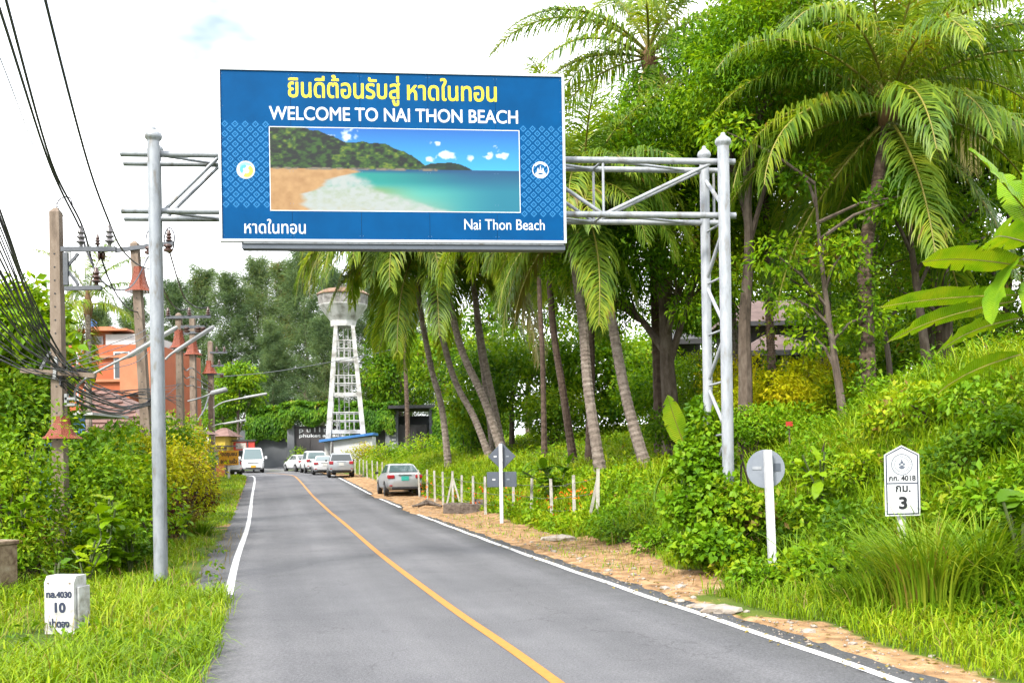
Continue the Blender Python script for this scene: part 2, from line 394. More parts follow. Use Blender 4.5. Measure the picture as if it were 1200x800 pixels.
# sand of the right-hand shoulder, as a property of the soil
Yv, Xv = GY.ravel(), GX.ravel()
def sand_mask(X, Y, s):
    w = np.interp(Y, [6, 10, 13, 16, 20, 24, 30, 36, 50, 60, 75, 90], [.9, .65, .6, .9, 1.9, 2.4, 2.3, 2.1, 2.0, 2.1, 1.7, 1.2])
    m = smooth(2.2, 2.6, s)*(1-smooth(2.95+w*.75, 3.15+w*1.15, s + .45*wob(X, Y, 1.6)))
    m2 = smooth(-4.2, -3.7, s)*(1-smooth(-3.0, -2.5, s))*smooth(15.5, 17, Y)*.9*(wob(X, Y, 1.3) > .2)
    p = np.exp(-(((X+4.9)/.55)**2 + ((Y-19.2)/.7)**2))*1.6   # bare patch beside the left gantry leg
    c = smooth(.72, .95, np.sin(X*1.9+.7*Y)*.5+np.sin(Y*1.3-.8*X)*.5 + .2*wob(X, Y, 2.6))*smooth(4.2, 5, s)*(1-smooth(6, 7, s))*(Y > 16)*(Y < 26)
    return np.clip(m+m2+p+c, 0, 1)
sm = sand_mask(Xv, Yv, sG)
at = gme.attributes.new('sand', 'FLOAT', 'POINT'); at.data.foreach_set('value', sm.astype(np.float32))
def ground_material():
    m = bpy.data.materials.new('soil_and_turf'); m.use_nodes = True; nt = m.node_tree; N = nt.nodes; L = nt.links.new
    b = N['Principled BSDF']; b.inputs['Roughness'].default_value = .95; b.inputs['Specular IOR Level'].default_value = .2
    g = N.new('ShaderNodeNewGeometry'); a = N.new('ShaderNodeAttribute'); a.attribute_name = 'sand'
    def noise(sc, det=5):
        n = N.new('ShaderNodeTexNoise'); n.inputs['Scale'].default_value = sc; n.inputs['Detail'].default_value = det
        L(g.outputs['Position'], n.inputs['Vector']); return n
    n1, n2, n3 = noise(.8), noise(3.5, 8), noise(22, 4)
    r1 = N.new('ShaderNodeValToRGB'); ramp_set(r1, [(.3, (.035, .065, .006)), (.5, (.06, .095, .008)), (.7, (.095, .115, .014))])
    L(n1.outputs['Fac'], r1.inputs['Fac'])
    r2 = N.new('ShaderNodeValToRGB'); ramp_set(r2, [(.25, (.090, .052, .028)), (.45, (.23, .135, .065)), (.6, (.33, .205, .105)), (.75, (.38, .27, .165))])
    L(n2.outputs['Fac'], r2.inputs['Fac'])
    ad = N.new('ShaderNodeMath'); ad.operation = 'MULTIPLY_ADD'; ad.inputs[1].default_value = .5; L(n2.outputs['Fac'], ad.inputs[0])
    sb = N.new('ShaderNodeMath'); sb.operation = 'SUBTRACT'; sb.inputs[1].default_value = .25
    L(a.outputs['Fac'], sb.inputs[0]); L(sb.outputs[0], ad.inputs[2])
    st = N.new('ShaderNodeMapRange'); st.inputs['From Min'].default_value = .38; st.inputs['From Max'].default_value = .58
    L(ad.outputs[0], st.inputs['Value'])
    mx = N.new('ShaderNodeMix'); mx.data_type = 'RGBA'
    L(st.outputs['Result'], mx.inputs[0]); L(r1.outputs['Color'], mx.inputs[6]); L(r2.outputs['Color'], mx.inputs[7])
    L(mx.outputs[2], b.inputs['Base Color'])
    bp = N.new('ShaderNodeBump'); bp.inputs['Strength'].default_value = .7; bp.inputs['Distance'].default_value = .05
    L(n3.outputs['Fac'], bp.inputs['Height']); L(bp.outputs['Normal'], b.inputs['Normal'])
    return m
tag(link('ground', gme, None, ground_material()), kind='structure')

def asphalt_material():
    m = bpy.data.materials.new('asphalt'); m.use_nodes = True; nt = m.node_tree; N = nt.nodes; L = nt.links.new
    b = N['Principled BSDF']; b.inputs['Roughness'].default_value = .82; b.inputs['Specular IOR Level'].default_value = .3
    g = N.new('ShaderNodeNewGeometry')
    uv = N.new('ShaderNodeAttribute'); uv.attribute_name = 'lane'
    def noise(sc, det=5, src=None, rough=.6):
        n = N.new('ShaderNodeTexNoise'); n.inputs['Scale'].default_value = sc; n.inputs['Detail'].default_value = det; n.inputs['Roughness'].default_value = rough
        L(src or g.outputs['Position'], n.inputs['Vector']); return n
    big, mid, fine = noise(.35, 4), noise(2.2, 8), noise(38, 4, None, .8)
    mp = N.new('ShaderNodeMapping'); mp.inputs['Scale'].default_value = (1.7, .05, 1); L(uv.outputs['Vector'], mp.inputs['Vector'])
    lane = noise(1.0, 3, mp.outputs['Vector'])
    v = N.new('ShaderNodeTexVoronoi'); v.feature = 'F1'; v.inputs['Scale'].default_value = 70; L(g.outputs['Position'], v.inputs['Vector'])
    r = N.new('ShaderNodeValToRGB'); ramp_set(r, [(.3, (.064, .065, .072)), (.5, (.094, .094, .102)), (.72, (.130, .129, .137))])
    s1 = N.new('ShaderNodeMath'); s1.operation = 'MULTIPLY_ADD'; s1.inputs[1].default_value = .45; L(big.outputs['Fac'], s1.inputs[0])
    s2 = N.new('ShaderNodeMath'); s2.operation = 'MULTIPLY_ADD'; s2.inputs[1].default_value = .35; L(lane.outputs['Fac'], s2.inputs[0])
    s3 = N.new('ShaderNodeMath'); s3.operation = 'MULTIPLY'; s3.inputs[1].default_value = .2; L(mid.outputs['Fac'], s3.inputs[0])
    L(s3.outputs[0], s2.inputs[2]); L(s2.outputs[0], s1.inputs[2]); L(s1.outputs[0], r.inputs['Fac'])
    sp = N.new('ShaderNodeMix'); sp.data_type = 'RGBA'; sp.blend_type = 'OVERLAY'; sp.inputs[0].default_value = .9
    rr = N.new('ShaderNodeMapRange'); rr.inputs['From Min'].default_value = .3; rr.inputs['From Max'].default_value = .7
    rr.inputs['To Min'].default_value = .25; rr.inputs['To Max'].default_value = .75; L(fine.outputs['Fac'], rr.inputs['Value'])
    L(r.outputs['Color'], sp.inputs[6]); L(rr.outputs['Result'], sp.inputs[7]); L(sp.outputs[2], b.inputs['Base Color'])
    def math_(op, a, b=None, c=None):
        n = N.new('ShaderNodeMath'); n.operation = op
        for k_, v_ in enumerate((a, b, c)):
            if v_ is None: continue
            if isinstance(v_, (int, float)): n.inputs[k_].default_value = v_
            else: L(v_, n.inputs[k_])
        return n.outputs[0]
    sx = N.new('ShaderNodeSeparateXYZ'); L(uv.outputs['Vector'], sx.inputs[0])
    trk = math_('POWER', math_('ABSOLUTE', math_('SINE', math_('MULTIPLY', math_('ADD', sx.outputs['X'], .35), 1.95))), 3.0)      # polished wheel tracks
    wn = noise(1.3, 4); wv = N.new('ShaderNodeVectorMath'); wv.operation = 'ADD'; L(g.outputs['Position'], wv.inputs[0]); L(wn.outputs['Color'], wv.inputs[1])
    vc = N.new('ShaderNodeTexVoronoi'); vc.feature = 'DISTANCE_TO_EDGE'; vc.inputs['Scale'].default_value = .38; L(wv.outputs[0], vc.inputs['Vector'])
    crack = math_('MULTIPLY', math_('LESS_THAN', vc.outputs['Distance'], .005), math_('GREATER_THAN', noise(.5, 2).outputs['Fac'], .50))
    stain = N.new('ShaderNodeMapRange'); stain.inputs['From Min'].default_value = .62; stain.inputs['From Max'].default_value = .74; L(noise(1.1, 6).outputs['Fac'], stain.inputs['Value'])
    k1 = math_('SUBTRACT', 1.0, math_('MULTIPLY', crack, .22)); k2 = math_('SUBTRACT', 1.0, math_('MULTIPLY', stain.outputs['Result'], .14)); k3 = math_('MULTIPLY_ADD', trk, .12, .93)
    kk = math_('MULTIPLY', math_('MULTIPLY', k1, k2), k3)
    sc_ = N.new('ShaderNodeVectorMath'); sc_.operation = 'SCALE'; L(sp.outputs[2], sc_.inputs[0]); L(kk, sc_.inputs['Scale']); L(sc_.outputs[0], b.inputs['Base Color'])
    bp = N.new('ShaderNodeBump'); bp.inputs['Strength'].default_value = .5; bp.inputs['Distance'].default_value = .01
    L(v.outputs['Distance'], bp.inputs['Height']); L(bp.outputs['Normal'], b.inputs['Normal'])
    return m
def paint_material(name, c1, c2, wear=.5):
    m = bpy.data.materials.new(name); m.use_nodes = True; nt = m.node_tree; N = nt.nodes; L = nt.links.new
    b = N['Principled BSDF']; b.inputs['Roughness'].default_value = .7
    g = N.new('ShaderNodeNewGeometry'); n = N.new('ShaderNodeTexNoise'); n.inputs['Scale'].default_value = 14; n.inputs['Detail'].default_value = 9; n.inputs['Roughness'].default_value = .75
    L(g.outputs['Position'], n.inputs['Vector'])
    r = N.new('ShaderNodeValToRGB'); ramp_set(r, [(wear-.18, (.10, .10, .105)), (wear-.09, c1), (wear+.2, c2)])
    L(n.outputs['Fac'], r.inputs['Fac']); L(r.outputs['Color'], b.inputs['Base Color'])
    return m
# centre line resampled evenly
seg = np.linalg.norm(np.diff(CLD, axis=0), axis=1); TT = np.concatenate([[0], np.cumsum(seg)])
tq = np.arange(0, TT[-1], .25)
RX, RY = np.interp(tq, TT, CLD[:, 0]), np.interp(tq, TT, CLD[:, 1])
RT = np.stack([np.gradient(RX), np.gradient(RY)], axis=1); RT /= np.linalg.norm(RT, axis=1)[:, None]
RN = np.stack([RT[:, 1], -RT[:, 0]], axis=1)
def road_strip(name, mat_, lo, hi, dz, sel=None, thick=0.0, cols=1, parent=None):
    q = np.arange(len(tq)) if sel is None else np.where(sel)[0]
    lo = np.broadcast_to(np.asarray(lo, float), tq.shape)[q]; hi = np.broadcast_to(np.asarray(hi, float), tq.shape)[q]
    V = []; UV = []
    for c in range(cols+1):
        s = lo+(hi-lo)*c/cols
        x, y = RX[q]+RN[q, 0]*s, RY[q]+RN[q, 1]*s
        V.append(np.stack([x, y, zr(y)+dz-.012*(np.abs(s)/3)**2], axis=1)); UV.append(np.stack([s, tq[q], 0*s], axis=1))
    if thick > 0:
        a = V[0].copy(); a[:, 2] -= thick; b = V[-1].copy(); b[:, 2] -= thick
        V = [a]+V+[b]; UV = [UV[0]]+UV+[UV[-1]]
    n = len(q); k = len(V); V = np.concatenate(V); UV = np.concatenate(UV)
    i = np.arange(n-1); Fs = []
    ok = np.diff(q) == 1
    for c in range(k-1):
        f = np.stack([c*n+i, (c+1)*n+i, (c+1)*n+i+1, c*n+i+1], axis=1); Fs.append(f[ok])
    me = np_mesh(name, V, np.concatenate(Fs), smooth=False)
    a = me.attributes.new('lane', 'FLOAT_VECTOR', 'POINT'); a.data.foreach_set('vector', UV.astype(np.float32).ravel())
    return link(name, me, parent, mat_)
edge_l = np.interp(RY, EL_Y, EL_S) + .05*np.sin(tq*2.1)+.04*np.sin(tq*5.3)
edge_r = np.interp(RY, ER_Y, ER_S) + .04*np.sin(tq*2.7)+.035*np.sin(tq*6.1+1)
road = tag(road_strip('road', asphalt_material(), edge_l, edge_r, 0.0, thick=.09, cols=6), kind='structure')
m_white = paint_material('road_paint_white', (.40, .40, .40), (.52, .52, .52), .465)
m_orange = paint_material('road_paint_orange', (.30, .125, .016), (.38, .165, .02), .455)
road_strip('centre_line', m_orange, -.06, .06, .005, None, parent=road)
wl = road_strip('edge_line', m_white, -2.98+0*tq, -2.85+0*tq, .005, RY > 16.0, parent=road)
ok = ~(((RY > 35.8) & (RY < 39.8)) | ((RY > 46.8) & (RY < 50.6)))
road_strip('edge_line', m_white, 2.80+.012*np.sin(tq*1.9), 2.93+.012*np.sin(tq*1.9), .005, ok, parent=road)

# paved forecourt between the bend and the grey wall
ax, ay = np.linspace(-36, -15.5, 30), np.linspace(88, 110.5, 24); AX, AY = np.meshgrid(ax, ay); AX = AX+(AY-88)*.10
AZ = ground(AX, AY)+.02; ai = np.arange(AX.size).reshape(AX.shape)
AF = np.stack([ai[:-1, :-1], ai[:-1, 1:], ai[1:, 1:], ai[1:, :-1]], axis=-1).reshape(-1, 4)
m_side = mat('forecourt_asphalt', [(.15, .15, .155), (.19, .19, .195)], rough=.85, scale=1.5)
tag(link('forecourt', np_mesh('forecourt', np.stack([AX.ravel(), AY.ravel(), AZ.ravel()], axis=1), AF, True), None, m_side), kind='structure')

# ------------------------------------------------------------ text as flat print
from mathutils.geometry import tessellate_polygon
def text_polys(body):
    c = bpy.data.curves.new('text_tmp', 'FONT'); c.body = body; c.resolution_u = 4
    o = bpy.data.objects.new('text_tmp', c); COL.objects.link(o); bpy.context.view_layer.update()
    cu = o.to_curve(bpy.context.evaluated_depsgraph_get()); polys = []
    for sp in cu.splines:
        bz = sp.bezier_points; n = len(bz); pts = []
        for i in range(n):
            p0, p1 = bz[i], bz[(i+1) % n]
            a, b, cc, d = p0.co, p0.handle_right, p1.handle_left, p1.co
            line = (b-a).cross(d-a).length < 1e-5 and (cc-a).cross(d-a).length < 1e-5
            for k in range(1 if line else 5):
                t = k/5; pts.append((a*(1-t)**3 + b*3*t*(1-t)**2 + cc*3*t*t*(1-t) + d*t**3).to_2d())
        q = []
        for p in pts:
            if not q or (p-q[-1]).length > 1e-4: q.append(p)
        if len(q) > 2: polys.append(q)
    o.to_curve_clear(); bpy.data.objects.remove(o); bpy.data.curves.remove(c)
    return polys
def area(p): return .5*sum(p[i].x*p[(i+1) % len(p)].y - p[(i+1) % len(p)].x*p[i].y for i in range(len(p)))
def inside(pt, poly):
    c = False; n = len(poly)
    for i in range(n):
        a, b = poly[i], poly[(i+1) % n]
        if (a.y > pt.y) != (b.y > pt.y) and pt.x < (b.x-a.x)*(pt.y-a.y)/(b.y-a.y)+a.x: c = not c
    return c
def text_mesh(name, body, x0, y0, x1, y1, bold=0.0, mats=None):
    """flat lettering filling the rectangle x0..x1, y0..y1 of the XY plane; bold thickens the strokes"""
    polys = text_polys(body)
    def within(a, b): return a is not b and all(inside(q, b) for q in a)
    depth = [sum(within(p, q) for q in polys) for p in polys]
    outer = [p for p, d in zip(polys, depth) if d % 2 == 0]; holes = [p for p, d in zip(polys, depth) if d % 2]
    xs = [q.x for p in polys for q in p]; ys = [q.y for p in polys for q in p]
    bx0, bx1, by0, by1 = min(xs), max(xs), min(ys), max(ys)
    fx, fy = (x1-x0-2*bold)/(bx1-bx0), (y1-y0-2*bold)/(by1-by0)
    mb = MB(); lay = 0
    shifts = [(0, 0)] if bold == 0 else [(bold*math.cos(a), bold*math.sin(a)) for a in [i*math.pi/4 for i in range(8)]]
    for oi, p in enumerate(outer):
        hs = [h for h in holes if within(h, p)]
        def tr(q): return Vector((x0+bold+(q.x-bx0)*fx, y0+bold+(q.y-by0)*fy, 0))
        loops = [[tr(q) for q in p]] + [[tr(q) for q in h] for h in hs]
        tri = tessellate_polygon(loops); flat = [v for l in loops for v in l]
        for k, (sx, sy) in enumerate(shifts):
            dz = Vector((sx, sy, (k*3+oi % 3)*.00006)); mb.add([v+dz for v in flat], tri)
    me = bpy.data.meshes.new(name); me.from_pydata(mb.v, [], mb.f)
    return me

# ------------------------------------------------------------ the gantry
GL, GR_ = P(186, 600, 16.5), P(850, 400, 17.45)       # left and right post, front plane
gdir = Vector((GR_.x-GL.x, GR_.y-GL.y, 0)).normalized()
gnrm = Vector((gdir.y, -gdir.x, 0))                   # towards the camera
gback = Vector((-.20, .66, 0))                        # to the rear frame
def on_plane(px, py, off):
    r = ray(px, py); o = Vector((0, 0, CAM_Z)); p0 = Vector((GL.x, GL.y, 0))+off
    t = (p0-o).dot(gnrm)/r.dot(gnrm)
    return o+r*t
def GFp(px, py): return on_plane(px, py, Vector((0, 0, 0)))
def GRp(px, py): return on_plane(px, py, gback)
gant = empty('sign_gantry', (GL.x, GL.y, 0), 0, 'tubular steel overhead gantry of two tall posts and a lattice beam spanning the road', 'gantry')
zt = .5*(GFp(186, 180).z+GFp(848, 185).z); zb = .5*(GFp(188, 247).z+GFp(850, 248.5).z)
def setz(p, z): return Vector((p.x, p.y, z))
mg, mw = M['galvanised'], M['galvanised_white']
def finial(base, r):
    return MB().lathe(base, [(r*1.0, 0), (r*1.05, .02), (r*1.32, .05), (r*1.4, .085), (r*1.25, .13), (r*.7, .17), (r*.42, .195), (r*.45, .21), (r*.3, .235), (r*.05, .245)], 16)
def post(p, z0, z1, r, m, fin=True):
    mb = MB(); mb.tube([(p.x, p.y, z0), (p.x, p.y, z0+2.6), (p.x, p.y, z0+2.62), (p.x, p.y, z1)], [r, r, r*.985, r*.985], 18)
    o = mb.build('post', m, gant, True)
    if fin: finial((p.x, p.y, z1), r).build('finial', m, o, True)
    mb = MB().box((p.x, p.y, z0+.01), (r*3.4, r*3.4, .03)); 
    for sx in (-1, 1):
        for sy in (-1, 1): mb.tube([(p.x+sx*r*1.4, p.y+sy*r*1.4, z0+.02), (p.x+sx*r*1.4, p.y+sy*r*1.4, z0+.07)], .015, 6)
    mb.build('base_plate', m, o)
    return o
ztop = GFp(182, 166).z
LF = GFp(185, 500); LB = LF+gback
RF = GFp(851, 400); RB = RF+gback
post(LF, gz(LF.x, LF.y)-.02, ztop, .10, mg); post(LB, gz(LB.x, LB.y)-.02, ztop-.02, .10, mg)
post(RF, gz(RF.x, RF.y)-.05, GFp(846, 172).z, .10, mw); post(RB, gz(RB.x, RB.y)-.05, GRp(815, 187).z, .085, mw)
# chords
xe0, xe1 = GFp(139, 200), GFp(864, 200)
re0, re1 = GRp(145, 200), GRp(846, 200)
def tubep(name, a, b, r, m, par=gant): return MB().tube([a, b], r, 12).build(name, m, par, True)
def chord(a, b, z, r, dy):
    off = gnrm*dy
    mid0, mid1 = a.lerp(b, .2), a.lerp(b, .78)
    o = tubep('chord', setz(a, z)+off, setz(mid0, z)+off, r, mg); tubep('chord', setz(mid0, z)+off, setz(mid1, z)+off, r*.97, mg)
    tubep('chord', setz(mid1, z)+off, setz(b, z)+off, r, mw)
    for c in (mid0, mid1): MB().tube([setz(c, z)+off-gdir*.03, setz(c, z)+off+gdir*.03], r*1.12, 12).build('sleeve', mg, o, True)
chord(xe0, xe1, zt, .055, -.13); chord(xe0, xe1, zb, .055, -.13)
chord(re0, re1, zt, .05, .0); chord(re0, re1, zb, .05, .0)
# web members: verticals and diagonals of front and rear frames, cross struts between them
def fpt(s, z, rear=False):
    a, b = (re0, re1) if rear else (xe0, xe1)
    p = a.lerp(b, s); off = Vector((0, 0, 0)) if rear else -gnrm*.13
    return setz(p, z)+off
nodes = [0.04, .15, .27, .39, .51, .63, .765, .93]
for rear in (False, True):
    rr = .022
    for i, s in enumerate([.045, .155, .28, .40, .52, .64, .775, .985]):
        if i in (0, 1, 6, 7) or True: tubep('upright', fpt(s, zb, rear), fpt(s, zt, rear), rr, mg if s < .6 else mw)
    zig = [(.065, 0), (.155, 1), (.28, 0), (.40, 1), (.52, 0), (.64, 1), (.775, 0), (.965, 1)]
    for (s0, a0), (s1, a1) in zip(zig[:-1], zig[1:]):
        tubep('diagonal', fpt(s0, zt if a0 else zb, rear), fpt(s1, zt if a1 else zb, rear), .032 if not rear else .028, mg if s0 < .6 else mw)
for s0, s1 in ((.045, .155), (.155, .28), (.28, .40), (.40, .52), (.52, .64), (.64, .775), (.775, .94)):
    for z in (zt, zb): tubep('cross_strut', fpt(s0, z), fpt(s1, z, True), .024, mg if s0 < .6 else mw)
for s in (.045, .155, .28, .64, .775):
    for z in (zt, zb): tubep('cross_strut', fpt(s, z), fpt(s, z, True), .02, mg if s < .6 else mw)
tubep('diagonal', setz(RB, zt-.15), setz(RF, zb+.1), .035, mw)
# lacing of the right-hand column
ladder = [GFp(846, 262).z, GFp(846, 325).z, GFp(846, 387).z, GFp(848, 448).z, GFp(848, 510).z]
for z in ladder: tubep('lacing_bar', setz(RF, z+.03), setz(RB, z-.01), .02, mw)
for k, z in enumerate(ladder[:-1]):
    a, b = (RF, RB) if k % 2 == 0 else (RB, RF)
    tubep('lacing_diagonal', setz(a, z-.03), setz(b, ladder[k+1]+.04), .032, mw)
tubep('lacing_diagonal', setz(RF, ladder[-1]-.03), setz(RB, ladder[-1]-.75), .032, mw)
for z in [GFp(188, y).z for y in (330, 430, 530, 620)]: tubep('lacing_bar', setz(LF, z), setz(LB, z), .02, mg)

# ------------------------------------------------------------ the billboard
board_off = gnrm*.16
bl, br = on_plane(256.5, 182, board_off), on_plane(662, 186, board_off)
bw = (Vector((br.x, br.y, 0))-Vector((bl.x, bl.y, 0))).length
bt = .5*(on_plane(255, 81, board_off).z+on_plane(660, 87, board_off).z); bb = .5*(on_plane(258, 282, board_off).z+on_plane(664, 287, board_off).z)
bh = bt-bb
sign = empty('welcome_billboard', (bl.x, bl.y, bb), 0, 'large blue welcome sign board with beach picture hung on the overhead gantry', 'billboard')
sign.matrix_basis = Matrix.Translation((bl.x, bl.y, bb)) @ Matrix((gdir.to_4d(), Vector((0, 0, 1, 0)), gnrm.to_4d(), Vector((0, 0, 0, 1)))).transposed().to_4x4() if False else Matrix.Translation((bl.x, bl.y, bb)) @ Matrix(((gdir.x, 0, gnrm.x, 0), (gdir.y, 0, gnrm.y, 0), (0, 1, 0, 0), (0, 0, 0, 1)))
def sgn(o): return o                     # sign-local axes: x right, y up, z to the viewer
def SX(px): return (px-257)/405.0*bw
def SY(py, px=460): return bh - (py-82-(px-257)*.0135)/201.0*bh
fr = .042
mb = MB()
mb.box((bw/2, bh-fr/2, .0), (bw, fr, .10)); mb.box((bw/2, fr/2, .0), (bw, fr, .10))
mb.box((fr/2, bh/2, .0), (fr, bh-2*fr-.002, .10)); mb.box((bw-fr/2, bh/2, .0), (fr, bh-2*fr-.002, .10))
mb.build('frame', M['sign_frame'], sign, world=False)
npan = 5
for i in range(npan):
    x0 = fr+(bw-2*fr)*i/npan; x1 = fr+(bw-2*fr)*(i+1)/npan
    MB().box(((x0+x1)/2, bh/2, .018), (x1-x0-.005, bh-2*fr-.002, .02)).build('panel', M['sign_blue'], sign, world=False)
MB().box((bw/2, bh/2, -.006), (bw-2*fr-.004, bh-2*fr-.004, .012)).build('backing_sheet', M['sign_back'], sign, world=False)
mb = MB()
for i in range(npan+1):
    for j in range(6):
        for dx in ((.03,) if i == 0 else (-.03,) if i == npan else (-.025, .025)):
            mb.lathe((fr+(bw-2*fr)*i/npan+dx, .10+(bh-.2)*j/5, .0285), [(.007, 0), (.005, .003)], 6)
mb.build('rivets', M['rivet'], sign, world=False)['kind'] = 'stuff'
for y in (.35, bh-.35): MB().box((bw/2, y, -.045), (bw-.1, .06, .05)).build('back_rail', M['galvanised'], sign, world=False)
mb = MB(); mb.box((bw/2+.16, -.05, -.10), (bw-.36, .11, .22)); mb.build('light_trough', M['sign_back'], sign, world=False)
mb = MB(); mb.box((bw/2+.16, -.012, .02), (bw-.42, .03, .03)); mb.build('lower_rail', M['galvanised'], sign, world=False)
def letter(body, px0, py0, px1, py1, m, bold, z=.030):
    me = text_mesh('lettering', body, SX(px0), SY(py1, (px0+px1)/2), SX(px1), SY(py0, (px0+px1)/2), bold)
    o = link('lettering', me, sign, m, world=False); o.location.z = z; return o
letter('ยินดีต้อนรับสู่', 337, 90.0, 467, 125.5, M['sign_yellow'], .007)
letter('หาดในทอน', 475, 93.0, 581, 120.0, M['sign_yellow'], .007)
letter('WELCOME TO NAI THON BEACH', 315, 128.5, 606, 144.5, M['sign_white'], .005)
letter('หาดในทอน', 285, 257.5, 355, 274.5, M['sign_white'], .003)
letter('Nai Thon Beach', 540, 259.5, 636, 272.0, M['sign_white'], .0012)
# woven diamond border, left and right
def diamonds(px0, px1, n, name):
    mb = MB(); pitch = (SX(px1)-SX(px0))/n; rows = int((SY(150)-SY(251))/pitch); y0 = SY(150)
    for j in range(rows*2+1):
        for i in range(n+1 if j % 2 == 0 else n):
            cx = SX(px0)+pitch*(i+(0 if j % 2 == 0 else .5)); cy_ = y0-pitch*.5*j
            for (ro, ri) in ((.36, .20), (.07, 0)):
                o = [(cx+pitch*ro, cy_), (cx, cy_+pitch*ro), (cx-pitch*ro, cy_), (cx, cy_-pitch*ro)]
                inn = [(cx+pitch*ri, cy_), (cx, cy_+pitch*ri), (cx-pitch*ri, cy_), (cx, cy_-pitch*ri)]
                if ri > 0: mb.add([(x, y, 0) for x, y in o+inn], [(k, (k+1) % 4, 4+(k+1) % 4, 4+k) for k in range(4)])
                else: mb.add([(x, y, 0) for x, y in o], [(0, 1, 2, 3)])
    me = bpy.data.meshes.new(name); me.from_pydata(mb.v, [], mb.f)
    o = link(name, me, sign, M['sign_pattern'], world=False); o.location.z = .0295
diamonds(264.5, 311, 4, 'diamond_border'); diamonds(612, 657, 4, 'diamond_border')
# the printed beach view: a flat print, coloured point by point
PW, PH = 376, 130
px0, px1, py0, py1 = SX(315.5), SX(606.5), SY(249.5), SY(152.5)
u = np.linspace(0, 1, PW); v = np.linspace(0, 1, PH)      # v from top
UU, VV = np.meshgrid(u, v)
def vnoise(X, Y, seed):
    r = np.random.default_rng(seed); g = r.random((64, 64)); X = X % 63; Y = Y % 63
    i, j = np.floor(X).astype(int), np.floor(Y).astype(int); fx, fy = X-i, Y-j
    fx, fy = fx*fx*(3-2*fx), fy*fy*(3-2*fy); i2, j2 = (i+1) % 64, (j+1) % 64
    return (g[j, i]*(1-fx)+g[j, i2]*fx)*(1-fy)+(g[j2, i]*(1-fx)+g[j2, i2]*fx)*fy
def fbm(X, Y, seed, o=4): return sum(vnoise(X*2**k, Y*2**k, seed+k)*.5**k for k in range(o))/(2-.5**(o-1))
def mixc(a, b, t): t = np.clip(t, 0, 1)[..., None]; return np.asarray(a)*(1-t)+np.asarray(b)*t
def const(c): return np.broadcast_to(np.asarray(c, float), UU.shape+(3,)).copy()
n1, n2, n3 = fbm(UU*10, VV*4, 1), fbm(UU*40, VV*16, 11), fbm(UU*52, VV*30, 21)
C = mixc(const((.012, .15, .52)), const((.06, .42, .72)), VV/.5)
for cxx, cyy, rx, ry in ((.30, .07, .035, .085), (.655, .17, .022, .03), (.64, .34, .022, .06), (.71, .32, .032, .06), (.80, .34, .016, .04), (.92, .28, .04, .075), (.865, .33, .02, .02), (.25, .10, .02, .02)):
    d = ((UU-cxx)/rx)**2+((VV-cyy)/ry)**2+(n2-.5)*5.0; C = mixc(C, const((.62, .72, .80)), (1.0-d)*.9)
ridge = np.interp(u, [0, .1, .18, .24, .30, .42, .5, .55, .60, .63], [-.05, -.02, .04, .10, .16, .17, .24, .30, .41, .47])[None, :]+(fbm(UU*30, VV*0+3, 31)-.5)*.05
hill = (VV > ridge) & (VV < .505) & (UU < .64)
hc = mixc(const((.002, .010, .010)), const((.035, .105, .012)), (n3-.38)*3.6+.5*(n1-.5)+.25*(UU-.2)); hc = mixc(hc, const((.16, .22, .02)), (n3-.6)*5*(n1 > .45))
C[hill] = hc[hill]
r2 = np.interp(u, [.60, .64, .72, .76, .80, .81], [.46, .415, .40, .42, .475, .50])[None, :]
hill2 = (VV > r2) & (VV < .497) & (UU > .6) & (UU < .81); C[hill2] = mixc(const((.004, .025, .022)), const((.02, .07, .03)), (n3-.4)*2)[hill2]
sea = VV >= .495
sc = mixc(const((.004, .085, .21)), const((.008, .21, .31)), (VV-.5)/.25)
sc = mixc(sc, const((.01, .30, .27)), smooth(.85, .35, UU)*smooth(.5, .56, VV))
sc = mixc(sc, const((.10, .45, .40)), smooth(.62, .8, VV)*smooth(.95, .5, UU)); sc = mixc(sc, const((.24, .30, .05)), smooth(.62, .36, UU)*smooth(.66, .76, VV)*smooth(.95, .85, VV)*.8)
sc = mixc(sc, const((.40, .36, .20)), smooth(.42, 1.02, VV-.42*(UU-.35)+.0)*smooth(.7, 1.0, VV)*smooth(.8, .45, UU))
foam_edge = .30+.36*np.clip(VV-.5, 0, 1)/.5*smooth(.5, 1.0, VV)+(fbm(UU*9, VV*9, 41)-.5)*.10
foam = smooth(.05, -.04, UU-foam_edge-.04); sc = mixc(sc, const((.42, .46, .46)), foam*(.35+1.1*n3))
sand_edge = .235-.14*smooth(.52, 1.0, VV)+.10*smooth(.62, .52, VV)+(fbm(UU*6, VV*10, 51)-.5)*.08+.05*smooth(.9, 1, VV)
sc = mixc(sc, mixc(const((.36, .20, .085)), const((.52, .33, .16)), n2*1.1), smooth(.02, -.015, UU-sand_edge))
C[sea] = sc[sea]
shore = (VV > .475) & (VV < .51) & (UU < .72); C[shore] = mixc(C, const((.22, .19, .15)), (n2-.42)*4)[shore]
V = np.stack([px0+(px1-px0)*UU.ravel(), py1+(py0-py1)*VV.ravel(), 0*UU.ravel()], axis=1)
ii = np.arange(PW*PH).reshape(PH, PW)
F = np.stack([ii[1:, :-1], ii[1:, 1:], ii[:-1, 1:], ii[:-1, :-1]], axis=-1).reshape(-1, 4)
me = np_mesh('beach_print', V, F)
ca = me.color_attributes.new('print', 'FLOAT_COLOR', 'POINT')
ca.data.foreach_set('color', np.concatenate([np.clip(C**1.10*.56, 0, 1).reshape(-1, 3), np.ones((PW*PH, 1))], axis=1).astype(np.float32).ravel())
pm = bpy.data.materials.new('beach_print'); pm.use_nodes = True
pa = pm.node_tree.nodes.new('ShaderNodeAttribute'); pa.attribute_name = 'print'
